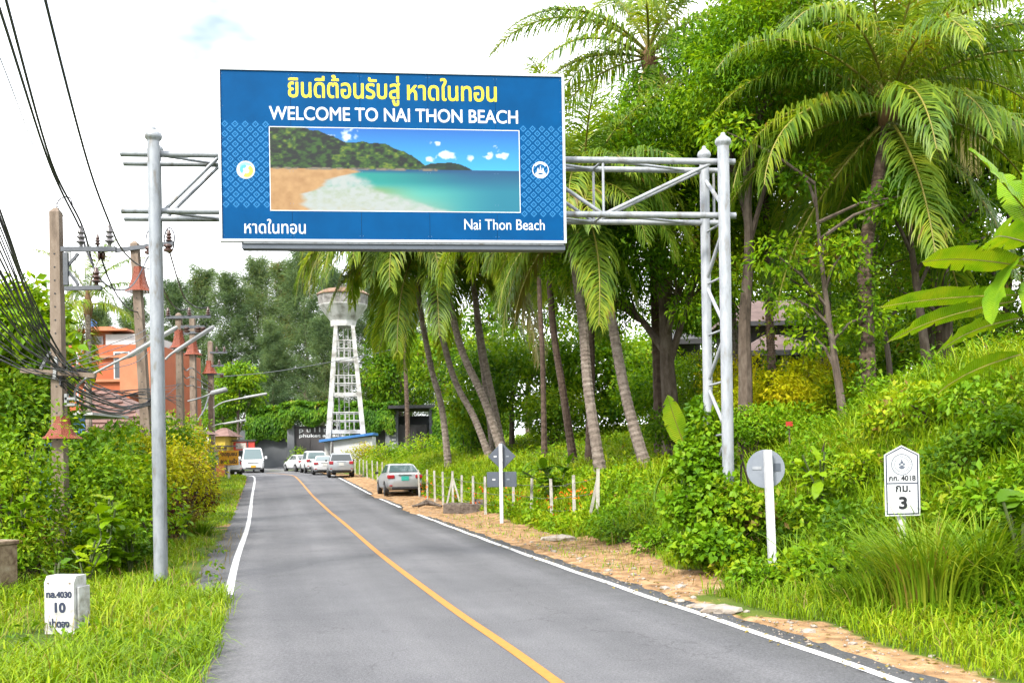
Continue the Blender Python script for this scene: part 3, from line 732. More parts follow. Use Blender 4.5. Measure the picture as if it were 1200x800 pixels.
pm.node_tree.nodes['Principled BSDF'].inputs['Roughness'].default_value = .45
pm.node_tree.nodes['Principled BSDF'].inputs['Specular IOR Level'].default_value = .3
pm.node_tree.links.new(pa.outputs['Color'], pm.node_tree.nodes['Principled BSDF'].inputs['Base Color'])
o = link('beach_print', me, sign, pm, world=False); o.location.z = .0310
mb = MB(); e = .012
for (cx, cy2, sx, sy) in (((px0+px1)/2, py1, px1-px0+2*e, e), ((px0+px1)/2, py0, px1-px0+2*e, e), (px0-e/2, (py0+py1)/2, e, py1-py0-e), (px1+e/2, (py0+py1)/2, e, py1-py0-e)):
    mb.box((cx, cy2, .0315), (sx, sy, .002))
mb.build('print_border', M['sign_white'], sign, world=False)
# round emblems
def disc(mb, cx, cy2, r, z, n=28, r0=0.0, a0=0.0, a1=2*math.pi):
    b = []; full = abs(a1-a0-2*math.pi) < 1e-6; k = n if full else n+1
    o = [(cx+r*math.cos(a0+(a1-a0)*i/n), cy2+r*math.sin(a0+(a1-a0)*i/n), z) for i in range(k)]
    if r0 == 0:
        if full: mb.add(o, [tuple(range(k))])
        else: mb.add(o+[(cx, cy2, z)], [(i, i+1, k) for i in range(n)])
    else:
        inn = [(cx+r0*math.cos(a0+(a1-a0)*i/n), cy2+r0*math.sin(a0+(a1-a0)*i/n), z) for i in range(k)]
        mb.add(o+inn, [(i, (i+1) % k, k+(i+1) % k, k+i) for i in range(n)])
def flat(name, mb, m, par=sign):
    me = bpy.data.meshes.new(name); me.from_pydata(mb.v, [], mb.f); return link(name, me, par, m, world=False)
mat('emblem_cream', [(.55, .58, .52)], rough=.5); mat('emblem_gold', [(.62, .45, .04)], rough=.5); mat('emblem_teal', [(.05, .38, .46)], rough=.5); mat('emblem_sky', [(.22, .48, .68)], rough=.5)
cx, cyy = SX(287.5), SY(200.5, 287); er = SX(298)-SX(287.5)
mb = MB(); disc(mb, cx, cyy, er, .0310); flat('emblem', mb, M['emblem_cream'])
mb = MB(); disc(mb, cx, cyy, er*.84, .0316, 20, er*.55, R(20), R(150)); flat('emblem_swirl', mb, M['emblem_sky'])
mb = MB(); disc(mb, cx+er*.1, cyy-er*.1, er*.7, .0318, 20, er*.3, R(-120), R(60)); flat('emblem_swirl', mb, M['emblem_gold'])
mb = MB(); disc(mb, cx-er*.15, cyy+.05*er, er*.5, .0320, 20, er*.15, R(60), R(240)); flat('emblem_swirl', mb, M['emblem_teal'])
cx, cyy = SX(632), SY(201, 632); er = SX(642)-SX(632)
mb = MB(); disc(mb, cx, cyy, er, .0310, 28, er*.90); disc(mb, cx, cyy, er*.84, .0310, 28, er*.70, R(35), R(145))
disc(mb, cx, cyy-er*.15, er*.72, .0312, 16, er*.42, R(200), R(340))
mb.add([(cx-er*.5, cyy-er*.35, .0314), (cx+er*.5, cyy-er*.35, .0314), (cx+er*.42, cyy-er*.12, .0314), (cx-er*.42, cyy-er*.12, .0314)], [(0, 1, 2, 3)])
for dx, h in ((0, .62), (-.3, .32), (.3, .32)):
    mb.add([(cx+(dx-.12)*er, cyy-er*.10, .0316), (cx+(dx+.12)*er, cyy-er*.10, .0316), (cx+(dx+.05)*er, cyy+er*h*.5, .0316), (cx+dx*er, cyy+er*h, .0316), (cx+(dx-.05)*er, cyy+er*h*.5, .0316)], [(0, 1, 2, 3, 4)])
flat('emblem', mb, M['sign_white'])

# ------------------------------------------------------------ utility poles, lamps, cables
def catmull3(pts, step=8):
    pts = [np.array(p) for p in pts]; out = []
    for i in range(len(pts)-1):
        p0, p1, p2, p3 = pts[max(i-1, 0)], pts[i], pts[i+1], pts[min(i+2, len(pts)-1)]
        for k in range(step):
            t = k/step; out.append(.5*((2*p1)+(-p0+p2)*t+(2*p0-5*p1+4*p2-p3)*t*t+(-p0+3*p1-3*p2+p3)*t**3))
    out.append(pts[-1]); return [Vector(p) for p in out]
def insulator(p, h, r, m, parent, n=3):
    prof = [(r*.35, 0), (r*.4, h*.12)]
    for k in range(n):
        z = h*(.15+.7*k/n); d = h*.7/n; q = r*(1-.13*k)
        prof += [(r*.5, z), (q, z+d*.25), (q*.95, z+d*.4), (r*.45, z+d*.85)]
    prof += [(r*.42, h*.9), (r*.3, h)]
    return MB().lathe(p, prof, 10).build('insulator', m, parent, True)
def skirt(c, r0, r1, h, parent):
    prof = [(r0, h), (r0*1.12, h*.7), (r0+(r1-r0)*.25, h*.4), (r0+(r1-r0)*.55, h*.15), (r1, 0), (r1*.96, .005), (r0+(r1-r0)*.5, h*.16), (r0*1.05, h*.68), (r0*.95, h-.005)]
    return MB().lathe(c, prof, 8).build('climbing_guard', M['orange_net'], parent)
def pole(base, top, r0, r1, label, cat='utility pole'):
    e = empty('utility_pole', base, 0, label, cat, 'concrete utility poles beside the road')
    b, t = Vector(base), Vector(top); d = (t-b).normalized()
    MB().tube([b, t, t+d*.09], [r0*1.41, r1*1.41, r1*.5], 4, square=True).build('shaft', M['concrete_pole'], e)
    mb = MB(); n = 22
    for k in range(n):
        f = .12+.8*k/n; p = b.lerp(t, f); r = r0+(r1-r0)*f
        mb.box(p+Vector((0, -r-.001, 0)), (.028, .012, .028))
    o = mb.build('climbing_holes', M['black_paint'], e); o['kind'] = 'stuff'
    return e, (lambda f: b.lerp(t, f))
def cable(pts, r, label, m='cable', group=None, name='cable'):
    o = MB().tube(catmull3(pts), r, 5).build(name, M[m]); return tag(o, label, 'cable', group)

Y1 = 20.0
p1b, p1t = P(73, 690, Y1), P(65.5, 249, Y1); p1b.z = gz(p1b.x, p1b.y)-.1
pole1, at1 = pole(p1b, p1t, .125, .095, 'nearest square concrete utility pole, rising out of the bushes, with steel bracket and orange guard')
def bar(a, b, w, h, name, m, parent):    # rectangular bar between two points
    a, b = Vector(a), Vector(b); d = b-a
    rot = Vector((1, 0, 0)).rotation_difference(d.normalized()).to_matrix()
    return MB().box((a+b)/2, (d.length, w, h), rot).build(name, m, parent)
bar(P(72, 292, Y1-.1), P(136, 292, Y1-.1), .08, .09, 'bracket_arm', M['steel_dark'], pole1)
bar(P(76, 338, Y1-.1), P(119, 337, Y1-.1), .08, .08, 'bracket_arm', M['steel_dark'], pole1)
bar(P(77, 296, Y1-.13), P(77.5, 334, Y1-.13), .06, .09, 'bracket_upright', M['steel_dark'], pole1)
bar(P(79, 312, Y1-.1), P(92, 297, Y1-.1), .05, .05, 'bracket_brace', M['steel_dark'], pole1)
bar(P(80, 318, Y1-.1), P(92, 334, Y1-.1), .05, .05, 'bracket_brace', M['steel_dark'], pole1)
for (px, py, h) in ((95, 289, .40), (128.5, 288, .40)): insulator(P(px, py, Y1-.1), h, .095, M['porcelain_grey'], pole1)
insulator(P(113, 334, Y1-.1), .34, .10, M['porcelain'], pole1)
insulator(P(114.5, 289, Y1+.1), .24, .06, M['porcelain'], pole1)
MB().lathe(P(118.5, 299, Y1), [(.02, -.07), (.10, -.05), (.105, -.02), (.05, 0), (.10, .03), (.10, .06), (.03, .08)], 12, (1, .3, 0)).build('strain_insulator', M['porcelain'], pole1, True)
skirt(P(72, 514, Y1), .15, .40, .44, pole1)
bar(P(25, 434, Y1-.2), P(112, 440, Y1-.2), .10, .09, 'cable_crossarm', M['concrete_pole'], pole1)
bar(P(66, 418, Y1-.25), P(64, 444, Y1-.25), .06, .06, 'cable_clamp', M['lamp_grey'], pole1)
bar(P(48, 432, Y1-.25), P(59, 412, Y1-.25), .05, .05, 'cable_clamp', M['cable_pale'], pole1)
mb = MB(); mb.box(P(83, 467, Y1-.1), (.20, .10, .05)); mb.box(P(78, 468, Y1-.1), (.05, .10, .22)); mb.box(P(83, 474, Y1-.1), (.20, .10, .05)); mb.build('lamp_bracket', M['lamp_grey'], pole1)
wire_hook = [P(66, 246, Y1), P(68, 236, Y1), P(75, 231, Y1), P(82, 232, Y1), P(85, 240, Y1)]
MB().tube(catmull3(wire_hook, 4), .012, 5).build('top_hook', M['cable'], pole1)
def lamp(pts, lum0, lum1, Y, label, r=.03, rl=.055, lens=True):
    r *= .8; rl *= .85
    e = empty('street_lamp', P(*pts[0], Y), 0, label, 'street lamp')
    MB().tube(catmull3([P(x, y, Y) for x, y in pts], 5), r, 8).build('arm', M['lamp_grey'], e, True)
    a, b = P(*lum0, Y), P(*lum1, Y); n = (b-a).normalized()
    MB().tube([a, a+n*.06, b-n*.06, b], [rl*.6, rl, rl, rl*.6], 8).build('lamp_housing', M['lamp_grey'], e, True)
    if lens: MB().tube([a+n*.1+Vector((0, 0, -rl*.7)), b-n*.1+Vector((0, 0, -rl*.7))], rl*.55, 8).build('lamp_tube', M['lamp_lens'], e, True)
    return e
lamp([(88, 470), (88, 458), (96, 447), (113, 436), (150, 417)], (149, 418), (208, 383), Y1+.2, 'long tube street lamp on a bent arm from the nearest pole')
lamp([(194, 421), (203, 413), (226, 399)], (205, 412), (251, 382), 33, 'long tube street lamp reaching right just behind the left gantry post', .05, .075)
lamp([(220, 470), (235, 466), (250, 460)], (247, 461), (266, 456), 46, 'grey street lamp with short flat head, lowest left of the two on curved arms', .05, .14, False)
lamp([(250, 478), (262, 471), (285, 466)], (285, 466), (313, 461), 62, 'long thin street lamp pointing right in front of the far pine trees', .05, .09, False)
lamp([(248, 500), (256, 497), (266, 495.5)], (262, 496.5), (288, 492), 66, 'white tube street lamp beside the leafy hedge of the grey building', .05, .09, False)
def arm_pole(bx, ty, tx, Y, lab, w, arms, guard, by=560):
    b, t = P(bx, by, Y), P(tx, ty, Y); b.z = gz(b.x, b.y)-.1
    e, f = pole(b, t, w, w*.75, lab)
    for (x0, y0, x1, y1, ins) in arms:
        bar(P(x0, y0, Y-.15), P(x1, y1, Y-.15), .1, .12, 'crossarm', M['steel_dark'], e)
        for (ix, down) in ins:
            q = P(ix, y0+(y1-y0)*(ix-x0)/(x1-x0+1e-6), Y-.15)
            if down: MB().lathe(q+Vector((0, 0, -.10)), [(.03, -.16), (.13, -.13), (.14, -.06), (.07, -.03), (.13, .02), (.12, .08), (.03, .10)], 10).build('strain_insulator', M['porcelain'], e, True)
            else: insulator(q, .42, .12, M['porcelain'], e)
    gp = P(guard[0], guard[1], Y); skirt(gp, w*1.15, w*1.15+guard[2], guard[3], e)
    return e
Y2 = 31
arm_pole(178, 286, 158, Y2, 'leaning concrete utility pole with orange netting guard just left of the gantry post', .15, [(135, 293.5, 203, 285, [(175, True), (197, True), (198, False)])], (163, 342, .25, .75), 540)
arm_pole(213, 369, 209.5, 45, 'utility pole with long crossarm standing right of the gantry post', .16, [(195, 372, 247, 371, [(197, False), (222, False), (244, False)]), (212, 383, 240, 383, [(219, True), (232, True), (238, True)])], (210, 408, .25, .8))
arm_pole(228, 374, 225.5, 55, 'brown utility pole with small orange guard, second to the right of the gantry post', .18, [(215, 390, 240, 389, [(218, False), (232, False)])], (226, 416, .3, .8))
arm_pole(249, 401, 246.5, 70, 'farthest utility pole with two stacked crossarms in front of the pines', .2, [(246, 413, 266, 413, [(254, False), (263, False)]), (246, 429, 262, 428, [(257, False)]), (243, 439, 262, 438, [(260, True)])], (246, 438, .35, .9))

hv = 'high voltage line running from the top of the frame to the nearest pole'
def wireP(lst, r, label, m='cable', group=None): return cable([P(*q) for q in lst], r, label, m, group)
wireP([(-60, -260, 9), (7, 0, 13), (60, 190, 17.8), (96, 264, 19.9), (112, 318, 22), (130, 337, 24), (147, 339, 26), (160, 328, 29), (174, 300, 31)], .020, 'dark line left of two that cross the white sky, looping on below the bracket')
wireP([(-70, -190, 9), (0, 12, 12.8), (58, 192, 17.6), (93, 266, 19.9), (100, 290, 20.3), (113, 320, 20)], .020, 'leftmost thick dark line across the upper left sky')
wireP([(20, -160, 10), (53, 0, 13), (102, 188, 17.6), (129, 263, 19.9), (143, 292, 23), (160, 309, 27), (176, 316, 31)], .020, 'lone dark line crossing the sky nearest the sign')
wireP([(-60, -70, 9), (0, 68, 11), (50, 200, 15), (72, 250, 19), (90, 268, 24), (118, 290, 31)], .006, 'very thin pale wire in the upper left sky', 'cable_pale')
wireP([(119, 303, 20), (128, 328, 22), (140, 350, 26), (153, 363, 30), (163, 366, 31)], .018, 'thin drop cable curving from the bracket to the leaning pole')
wireP([(199, 296, 31), (206, 320, 35), (214, 344, 40), (221, 354, 44), (233, 361, 44.5), (243, 360, 45)], .025, 'dark cable running down past the gantry post to the far poles')
wireP([(176, 297, 31), (188, 330, 36), (198, 351, 41), (210, 363, 45), (222, 361, 45)], .025, 'second cable sloping behind the gantry post to the far poles')
MB_loop = [P(198, 297, Y2), P(192, 285, Y2), (P(194, 272, Y2)), P(199, 267, Y2), P(204, 275, Y2), P(203, 290, Y2), P(199, 298, Y2)]
wireP([(198, 297, Y2), (192.5, 284, Y2), (194, 272, Y2), (199, 267, Y2), (204, 275, Y2), (203, 290, Y2), (199, 297, Y2)], .022, 'dark cable loop around the insulator beside the gantry post')
wireP([(174, 297, Y2), (171, 284, Y2), (173, 272, Y2), (179, 269, Y2), (186, 280, Y2), (178, 297, Y2)], .02, 'dark cable loop hidden partly by the gantry post')
rw = np.random.default_rng(5)
for k in range(22):
    y0 = 244+8.6*k+rw.uniform(-4, 4); ye = 424+.9*k+rw.uniform(-3, 3)
    xe = 66+rw.uniform(0, 26); sl = (y0-ye)/68.0
    sagm = rw.uniform(4, 14)
    Yl = 12+rw.uniform(-.5, .5)
    pts = [(-150, y0+sl*150-10, 8.5), (0, y0, Yl), (34, (y0+ye)/2+sagm*.5, 15.5), (xe, ye, 19.7)]
    if k % 2 == 0: pts += [(120+rw.uniform(-8, 8), 452+rw.uniform(-6, 18), 24), (176, 462+rw.uniform(-8, 16), 30), (212, 470+rw.uniform(-22, 10), 45)]
    else: pts += [(96+rw.uniform(0, 10), 436+rw.uniform(-5, 8), 20.5), (112, 440+rw.uniform(-3, 6), 21)]
    wireP(pts, .0075+.005*rw.random(), 'black communication cable in the drooping bundle at the left edge', 'cable', 'drooping communication cables on the nearest pole')
for k in range(6):
    a = rw.uniform(0, 6)
    wireP([(70, 440+k*2, 19.8), (95, 452+k*4+a, 21), (135, 468+k*3+a, 24), (160, 473+a, 28), (178, 466+k*2, 31)], .02, 'thick black cable sagging in the bundle between the pole and gantry post', 'cable', 'thick sagging cables right of the nearest pole')
for k in range(5):
    wireP([(175, 383+7*k, 31), (160, 392+8*k, 26), (125, 405+7*k, 22.5), (76, 425+4*k, 19.9)], .009, 'thin pale service wire in front of the orange building', 'cable_pale', 'thin service wires before the orange building')
wireP([(250, 442, 70), (330, 434, 82), (430, 416, 96), (460, 409, 100)], .03, 'thin horizontal wire crossing the pines to the water tower', 'cable_pale')
for k in range(3):
    wireP([(212, 424+9*k, 45), (218, 434+9*k, 50), (227, 432+10*k, 55), (247, 450+4*k, 70)], .03, 'pale cable strung between the far poles', 'cable_pale', 'pale cables between far poles')
wireP([(245, 462, 64), (240, 478, 62), (232, 492, 58), (226, 500, 55)], .05, 'grey cable bundle dropping beside the far lamp', 'cable_pale')

# ------------------------------------------------------------ kilometre stone, left verge
def flat_w(name, me, m, parent, mtx):
    o = link(name, me, parent, m, world=False); o.matrix_basis = mtx; return o
ks = P(70, 748, 12.1); kz = gz(ks.x, ks.y)
km = empty('kilometre_stone', (ks.x, ks.y, kz), R(-9), 'white painted kilometre stone lettered 4030 and 10, standing in the left grass verge', 'milestone')
mb = MB(); w, h, d = .38, .68, .26
prof = [(-.0, -.1), (-.0, h-.075), (.05, h), (d, h), (d, -.1)]    # (y depth, z)
mb.prism([(-w/2, y, z) for y, z in prof], (w, 0, 0)); mb.build('stone_body', M['white_paint_old'], km, world=False)
MB().box((w/2+.016, .17, .22), (.03, .24, .66), bev=.008).build('side_slab', M['white_paint_old'], km, world=False)
def ktext(b, x0, z0, x1, z1, bold): flat_w('lettering', text_mesh('lettering', b, x0, z0, x1, z1, bold), M['ink_blue'], km, Matrix.Translation((0, -.003, 0)) @ Matrix.Rotation(R(90), 4, 'X'))
ktext('ทล.4030', -.165, .425, .165, .505, .006); ktext('10', -.06, .25, .085, .375, .009); ktext('ป่าตอง', -.13, .075, .13, .185, .006)
for x in (-.14, .14): MB().lathe((x, -.001, .60), [(.012, 0), (.009, .006)], 8, (0, -1, 0)).build('bolt', M['concrete_rusty'], km, world=False)
# weathered concrete block at the left edge
cb = P(-12, 690, 15.5)
cbo = empty('concrete_block', (cb.x, cb.y, gz(cb.x, cb.y)-.1), R(-20), 'stained brown concrete post end at the left edge of the frame under the vines', 'concrete block')
MB().box((0, 0, .42), (.62, .5, .92), bev=.02).build('block_body', M['concrete_rusty'], cbo, world=False)
MB().box((0, 0, .905), (.66, .54, .07), bev=.015).build('block_cap', M['concrete_rusty'], cbo, world=False)
# blue bin
bb_ = P(207, 624, 27); bn = empty('waste_bin', (bb_.x, bb_.y, gz(bb_.x, bb_.y)), R(10), 'dark blue plastic bin under the maroon hedge behind the left gantry post', 'bin')
mb = MB(); mb.prism([(-.20, -.20, 0), (.20, -.20, 0), (.25, -.25, .62), (-.25, -.25, .62)], (0, .42, 0)); mb.build('bin_body', M['bin_blue'], bn, world=False)
mb = MB(); mb.prism([(-.27, -.28, .622), (.27, -.28, .622), (.24, -.28, .70), (-.24, -.28, .70)], (0, .54, 0)); mb.build('lid', M['bin_blue'], bn, world=False)
for x in (-.2, .2): MB().lathe((x, .24, .06), [(.06, -.02), (.06, .02)], 10, (1, 0, 0)).build('wheel', M['tyre'], bn, world=False)

# ------------------------------------------------------------ signs on the right
def signpost(px, py0, py1, Y, w, m, e, d=.10):
    a, b = P(px[0], py0, Y), P(px[1], py1, Y)
    return bar(Vector((a.x, a.y, a.z)), b, w, d, 'post', m, e)
Yd = 31.0
dp = P(588, 611, Yd); dz = gz(dp.x, dp.y)
dsg = empty('warning_sign', (dp.x, dp.y, dz), 0, 'grey back of a diamond sign above a rectangular plate on a white post', 'road sign')
a = P(588, 611, Yd); a.z = dz-.2; b = P(588.5, 520, Yd)
MB().box((dp.x, dp.y-.06, (dz-.2+b.z)/2), (.11, .10, b.z-dz+.2), bev=.01).build('post', M['white_paint'], dsg)
c = P(588, 534.5, Yd); rot45 = Matrix.Rotation(R(45), 3, 'Y')
MB().box((c.x, c.y+.02, c.z), (.60, .02, .60), rot45, bev=.006).build('diamond_plate', M['sign_back'], dsg)
c2 = P(588, 561.5, Yd)
MB().box((c2.x, c2.y+.02, c2.z), (.90, .02, .46), bev=.006).build('lower_plate', M['sign_back'], dsg)
for cc, dx in ((c, -.20), (c, .17), (c2, -.24), (c2, .19)): MB().box((cc.x+dx, cc.y+.006, cc.z+.0), (.09, .004, .045)).build('sticker', M['sign_back_pale'] if dx > 0 else M['sign_white'], dsg)
Yc = 16.0
rc = P(897.5, 549, Yc); rz0 = gz(rc.x, rc.y)
rsg = empty('round_sign', (rc.x, rc.y, rz0), 0, 'round grey back of a road sign on a square white post in the right bank', 'road sign')
rp = P(899, 549, Yc)
MB().lathe((rc.x, rc.y+.01, rc.z), [(.30, 0), (.30, .006), (.29, .012)], 36, (0, 1, 0)).build('disc', M['sign_back_pale'], rsg, False)
a = P(905, 675, Yc); a.z = rz0-.2; b = P(898.2, 527, Yc)
bar(a+Vector((0, -.06, 0)), b+Vector((0, -.06, 0)), .15, .10, 'post', M['white_paint'], rsg)
for (px, py, w_, h_, mm) in ((887, 548, .14, .05, 'galvanised_white'), (911, 547, .10, .12, 'sign_back')):
    q = P(px, py, Yc); MB().box((q.x, q.y+.003, q.z), (w_, .006, h_)).build('label_plate', M[mm], rsg)
for py in (531.5, 566): q = P(899, py, Yc); MB().lathe((q.x, q.y-.112, q.z), [(.016, 0), (.012, .012)], 8, (0, -1, 0)).build('bolt', M['galvanised'], rsg)
Yk = 14.3
kp = P(1057, 640, Yk); kz = gz(kp.x, kp.y)
ksg = empty('kilometre_sign', (kp.x, kp.y, kz), 0, 'white gabled kilometre sign with round seal and numbers 4018 and 3 on the right bank', 'road sign')
a = P(1061, 690, Yk); a.z = kz-.2; b = P(1058, 560, Yk); 
bar(a+Vector((0, .09, 0)), b+Vector((0, .09, 0)), .09, .09, 'post', M['white_paint_old'], ksg)
q0 = P(1037.5, 604.5, Yk); W = .49; H0, H1 = .855, .985
KM = Matrix.Translation((q0.x-kp.x, q0.y-kp.y, q0.z-kz)) @ Matrix.Rotation(R(-.4), 4, 'Y') @ Matrix.Rotation(R(90), 4, 'X')   # x right, y up, z to camera
def house(i): return [(i, i), (W-i, i), (W-i, H0-i*.4), (W/2, H1-i*1.1), (i, H0-i*.4)]
mb = MB(); mb.prism([(x, y, -.004) for x, y in house(0)], (0, 0, .008)); o = mb.build('plate', M['sign_white'], ksg, world=False); o.matrix_basis = KM
mb = MB(); o_, i_ = house(.018), house(.036)
mb.add([(x, y, .0052) for x, y in o_+i_], [(k, (k+1) % 5, 5+(k+1) % 5, 5+k) for k in range(5)])
mb.add([(.036, .445, .0052), (W-.036, .445, .0052), (W-.036, .462, .0052), (.036, .462, .0052)], [(0, 1, 2, 3)])
o = flat('border', mb, M['ink_blue'], ksg); o.matrix_basis = KM
mat('seal_grey', [(.04, .05, .09), (.10, .12, .17), (.2, .22, .27)], rough=.6, scale=60)
mb = MB(); disc(mb, W/2, .715, .150, .0052, 32, .138); disc(mb, W/2, .715, .105, .0052, 32, .097)
for k in range(26):
    aa = 2*math.pi*k/26; disc(mb, W/2+.121*math.cos(aa), .715+.121*math.sin(aa), .008, .0054, 6)
disc(mb, W/2, .745, .022, .0054, 8); disc(mb, W/2, .70, .05, .0054, 10, .03, R(200), R(340)); disc(mb, W/2-.03, .72, .018, .0056, 8); disc(mb, W/2+.03, .72, .018, .0056, 8)
disc(mb, W/2, .68, .03, .0058, 8); disc(mb, W/2, .775, .012, .0058, 6)
o = flat('seal', mb, M['seal_grey'], ksg); o.matrix_basis = KM
for b_, x0, y0, x1, y1, bo in (('ภก. 4018', .055, .485, W-.055, .565, .004), ('กม.', .15, .33, W-.13, .425, .005), ('3', .19, .09, .31, .27, .010)):
    o = flat_w('lettering', text_mesh('lettering', b_, x0, y0, x1, y1, bo), M['black_paint'], ksg, KM @ Matrix.Translation((0, 0, .0052)))
# small red marker by the trees
rm = P(925, 500, 24); e = empty('marker', (rm.x, rm.y, gz(rm.x, rm.y)), 0, 'small red marker plate on a stick in front of the dark trunk', 'marker')
MB().box((rm.x, rm.y, P(925, 496.5, 24).z), (.16, .03, .11)).build('plate', M['red_paint'], e)
MB().tube([(rm.x+.02, rm.y+.03, gz(rm.x, rm.y)-.1), (rm.x, rm.y+.03, P(925, 494, 24).z)], .018, 6).build('stick', M['dead_wood'], e)

# ------------------------------------------------------------ roadside fence
fpx = [(699, 26.0), (672, 27.6), (646, 29.2), (621, 30.8), (601, 32.6), (568, 34.4), (553.5, 36.4), (540, 38.4), (530, 40.0), (518.5, 41.5), (509, 43.5), (500, 45.6), (491, 47.8), (482.5, 50.5), (474, 53.2), (465, 56), (456, 59), (448, 62), (442, 65), (436.5, 68), (430, 71), (425.5, 74), (421, 77), (416, 80), (411.5, 83)]
fp = []
fe = empty('roadside_fence', P(600, 600, 30), 0, 'row of pale concrete fence posts with wire strands between the sandy shoulder and the meadow', 'fence')
rf = np.random.default_rng(3)
for i, (px, Y) in enumerate(fpx):
    X = PX(px, Y)+.25*0; z = gz(X, Y); lean = Vector((rf.normal(0, .015), rf.normal(0, .015), 0)); h = 1.28+rf.normal(0, .05)
    b, t = Vector((X, Y, z-.15)), Vector((X, Y, z+h))+lean
    o = MB().tube([b, t], [.062, .056], 4, square=True).build('post', M['fence_concrete'], fe); fp.append((b, t))
for (i, dx, dy) in ((0, -.22, .25), (8, .36, -.1), (8, -.30, .1)):
    b, t = fp[i]; MB().tube([Vector((b.x+dx, b.y+dy, b.z)), b.lerp(t, .85)], .048, 4, square=True).build('prop', M['fence_concrete'], fe)
for lv in (.35, .6, .85):
    for (b0, t0), (b1, t1) in zip(fp[:-1], fp[1:]):
        a, b = b0.lerp(t0, lv), b1.lerp(t1, lv); mid = (a+b)/2-Vector((0, 0, .03))
        MB().tube([a, mid, b], .006, 4).build('wire', M['cable_pale'], fe)

# ------------------------------------------------------------ debris on the shoulder
Yl = 36.0
q = P(545, 600, Yl); e = empty('timber_frame', (q.x, q.y, gz(q.x, q.y)), R(-8), 'old weathered timber trough lying on the sandy shoulder', 'timber')
MB().box((0, 0, .17), (1.55, .16, .34), bev=.02).build('side_board', M['dead_wood'], e, world=False)
MB().box((0, .55, .20), (1.45, .16, .34), bev=.02).build('side_board', M['dead_wood'], e, world=False)
MB().box((-.72, .27, .18), (.14, .42, .34), bev=.02).build('end_board', M['dead_wood'], e, world=False)
MB().box((.70, .27, .18), (.14, .42, .30), bev=.02).build('end_board', M['dead_wood'], e, world=False)
g0 = [P(556, 588, 36.6), P(566, 588, 36.4), P(576, 593, 36.0), P(587, 601, 35.4)]
o = MB().tube(catmull3(g0, 4), [.10]*5+[.13]*4+[.12]*4, 8).build('fallen_log', M['dead_wood'], None, True); tag(o, 'crooked grey log leaning off the end of the timber trough', 'log')
for k, (px, py, dx) in enumerate(((497, 592, .4), (503, 590, -.3), (500, 595, .1))):
    q = P(px, py, 40); z = gz(q.x, q.y)
    o = MB().tube([(q.x-.45, q.y-.1+.1*k, z+.05), (q.x, q.y, z+.14+.06*k), (q.x+.5, q.y+dx, z+.06)], [.05, .07, .05], 6).build('broken_branch', M['dead_wood'], None, True)
    tag(o, 'dead grey branch in the heap on the sand right of the silver sedan', 'branch', 'heap of dead branches')
def rock(px, py, Y, r, label, seed, sq=(1, 1, .5), name='rock'):
    bm = bmesh.new(); bmesh.ops.create_icosphere(bm, subdivisions=2, radius=r); rr = np.random.default_rng(seed)
    for v in bm.verts: v.co = Vector((v.co.x*sq[0], v.co.y*sq[1], v.co.z*sq[2]))*(1+rr.normal(0, .09))
    me = bpy.data.meshes.new(name); bm.to_mesh(me); bm.free()
    q = P(px, py, Y); o = link(name, me, None, M['stone']); o.location = (q.x, q.y, gz(q.x, q.y)+r*sq[2]*.3); return tag(o, label, 'rock')
rock(846, 722, 13.0, .22, 'flat broken concrete lump at the edge of the asphalt on the right', 2, (1.2, .7, .35))
rock(822, 713, 13.5, .16, 'low pale slab beside the broken concrete at the road edge', 4, (1.4, .7, .22))
rock(797, 699, 14.0, .07, 'small pale stone in the grass just above the road edge', 5)
rock(655, 640, 24.5, .30, 'sandy mound of soil left of the round sign on the shoulder', 6, (1.5, 1, .4))
rock(672, 545, 31.0, .35, 'low heap of grey stones in the meadow between palm trunks', 8, (1.5, 1, .3))
for k in range(26):
    Yk_ = 9.5+.55*k+rf.normal(0, .3); s_ = 3.35+abs(rf.normal(0, .35)); i = int(np.abs(RY-Yk_).argmin())
    X, Yy = RX[i]+RN[i, 0]*s_, RY[i]+RN[i, 1]*s_
    bm = bmesh.new(); bmesh.ops.create_icosphere(bm, subdivisions=1, radius=.03+.05*rf.random()**2)
    for v in bm.verts: v.co = Vector((v.co.x*1.3, v.co.y, v.co.z*.6))*(1+rf.normal(0, .12))
    me = bpy.data.meshes.new('pebble'); bm.to_mesh(me); bm.free(); o = link('pebble', me, None, M['stone']); o.location = (X, Yy, gz(X, Yy)+.01)
    tag(o, 'small pebble on the sandy strip along the right road edge', 'pebble', 'pebbles along the right road edge')

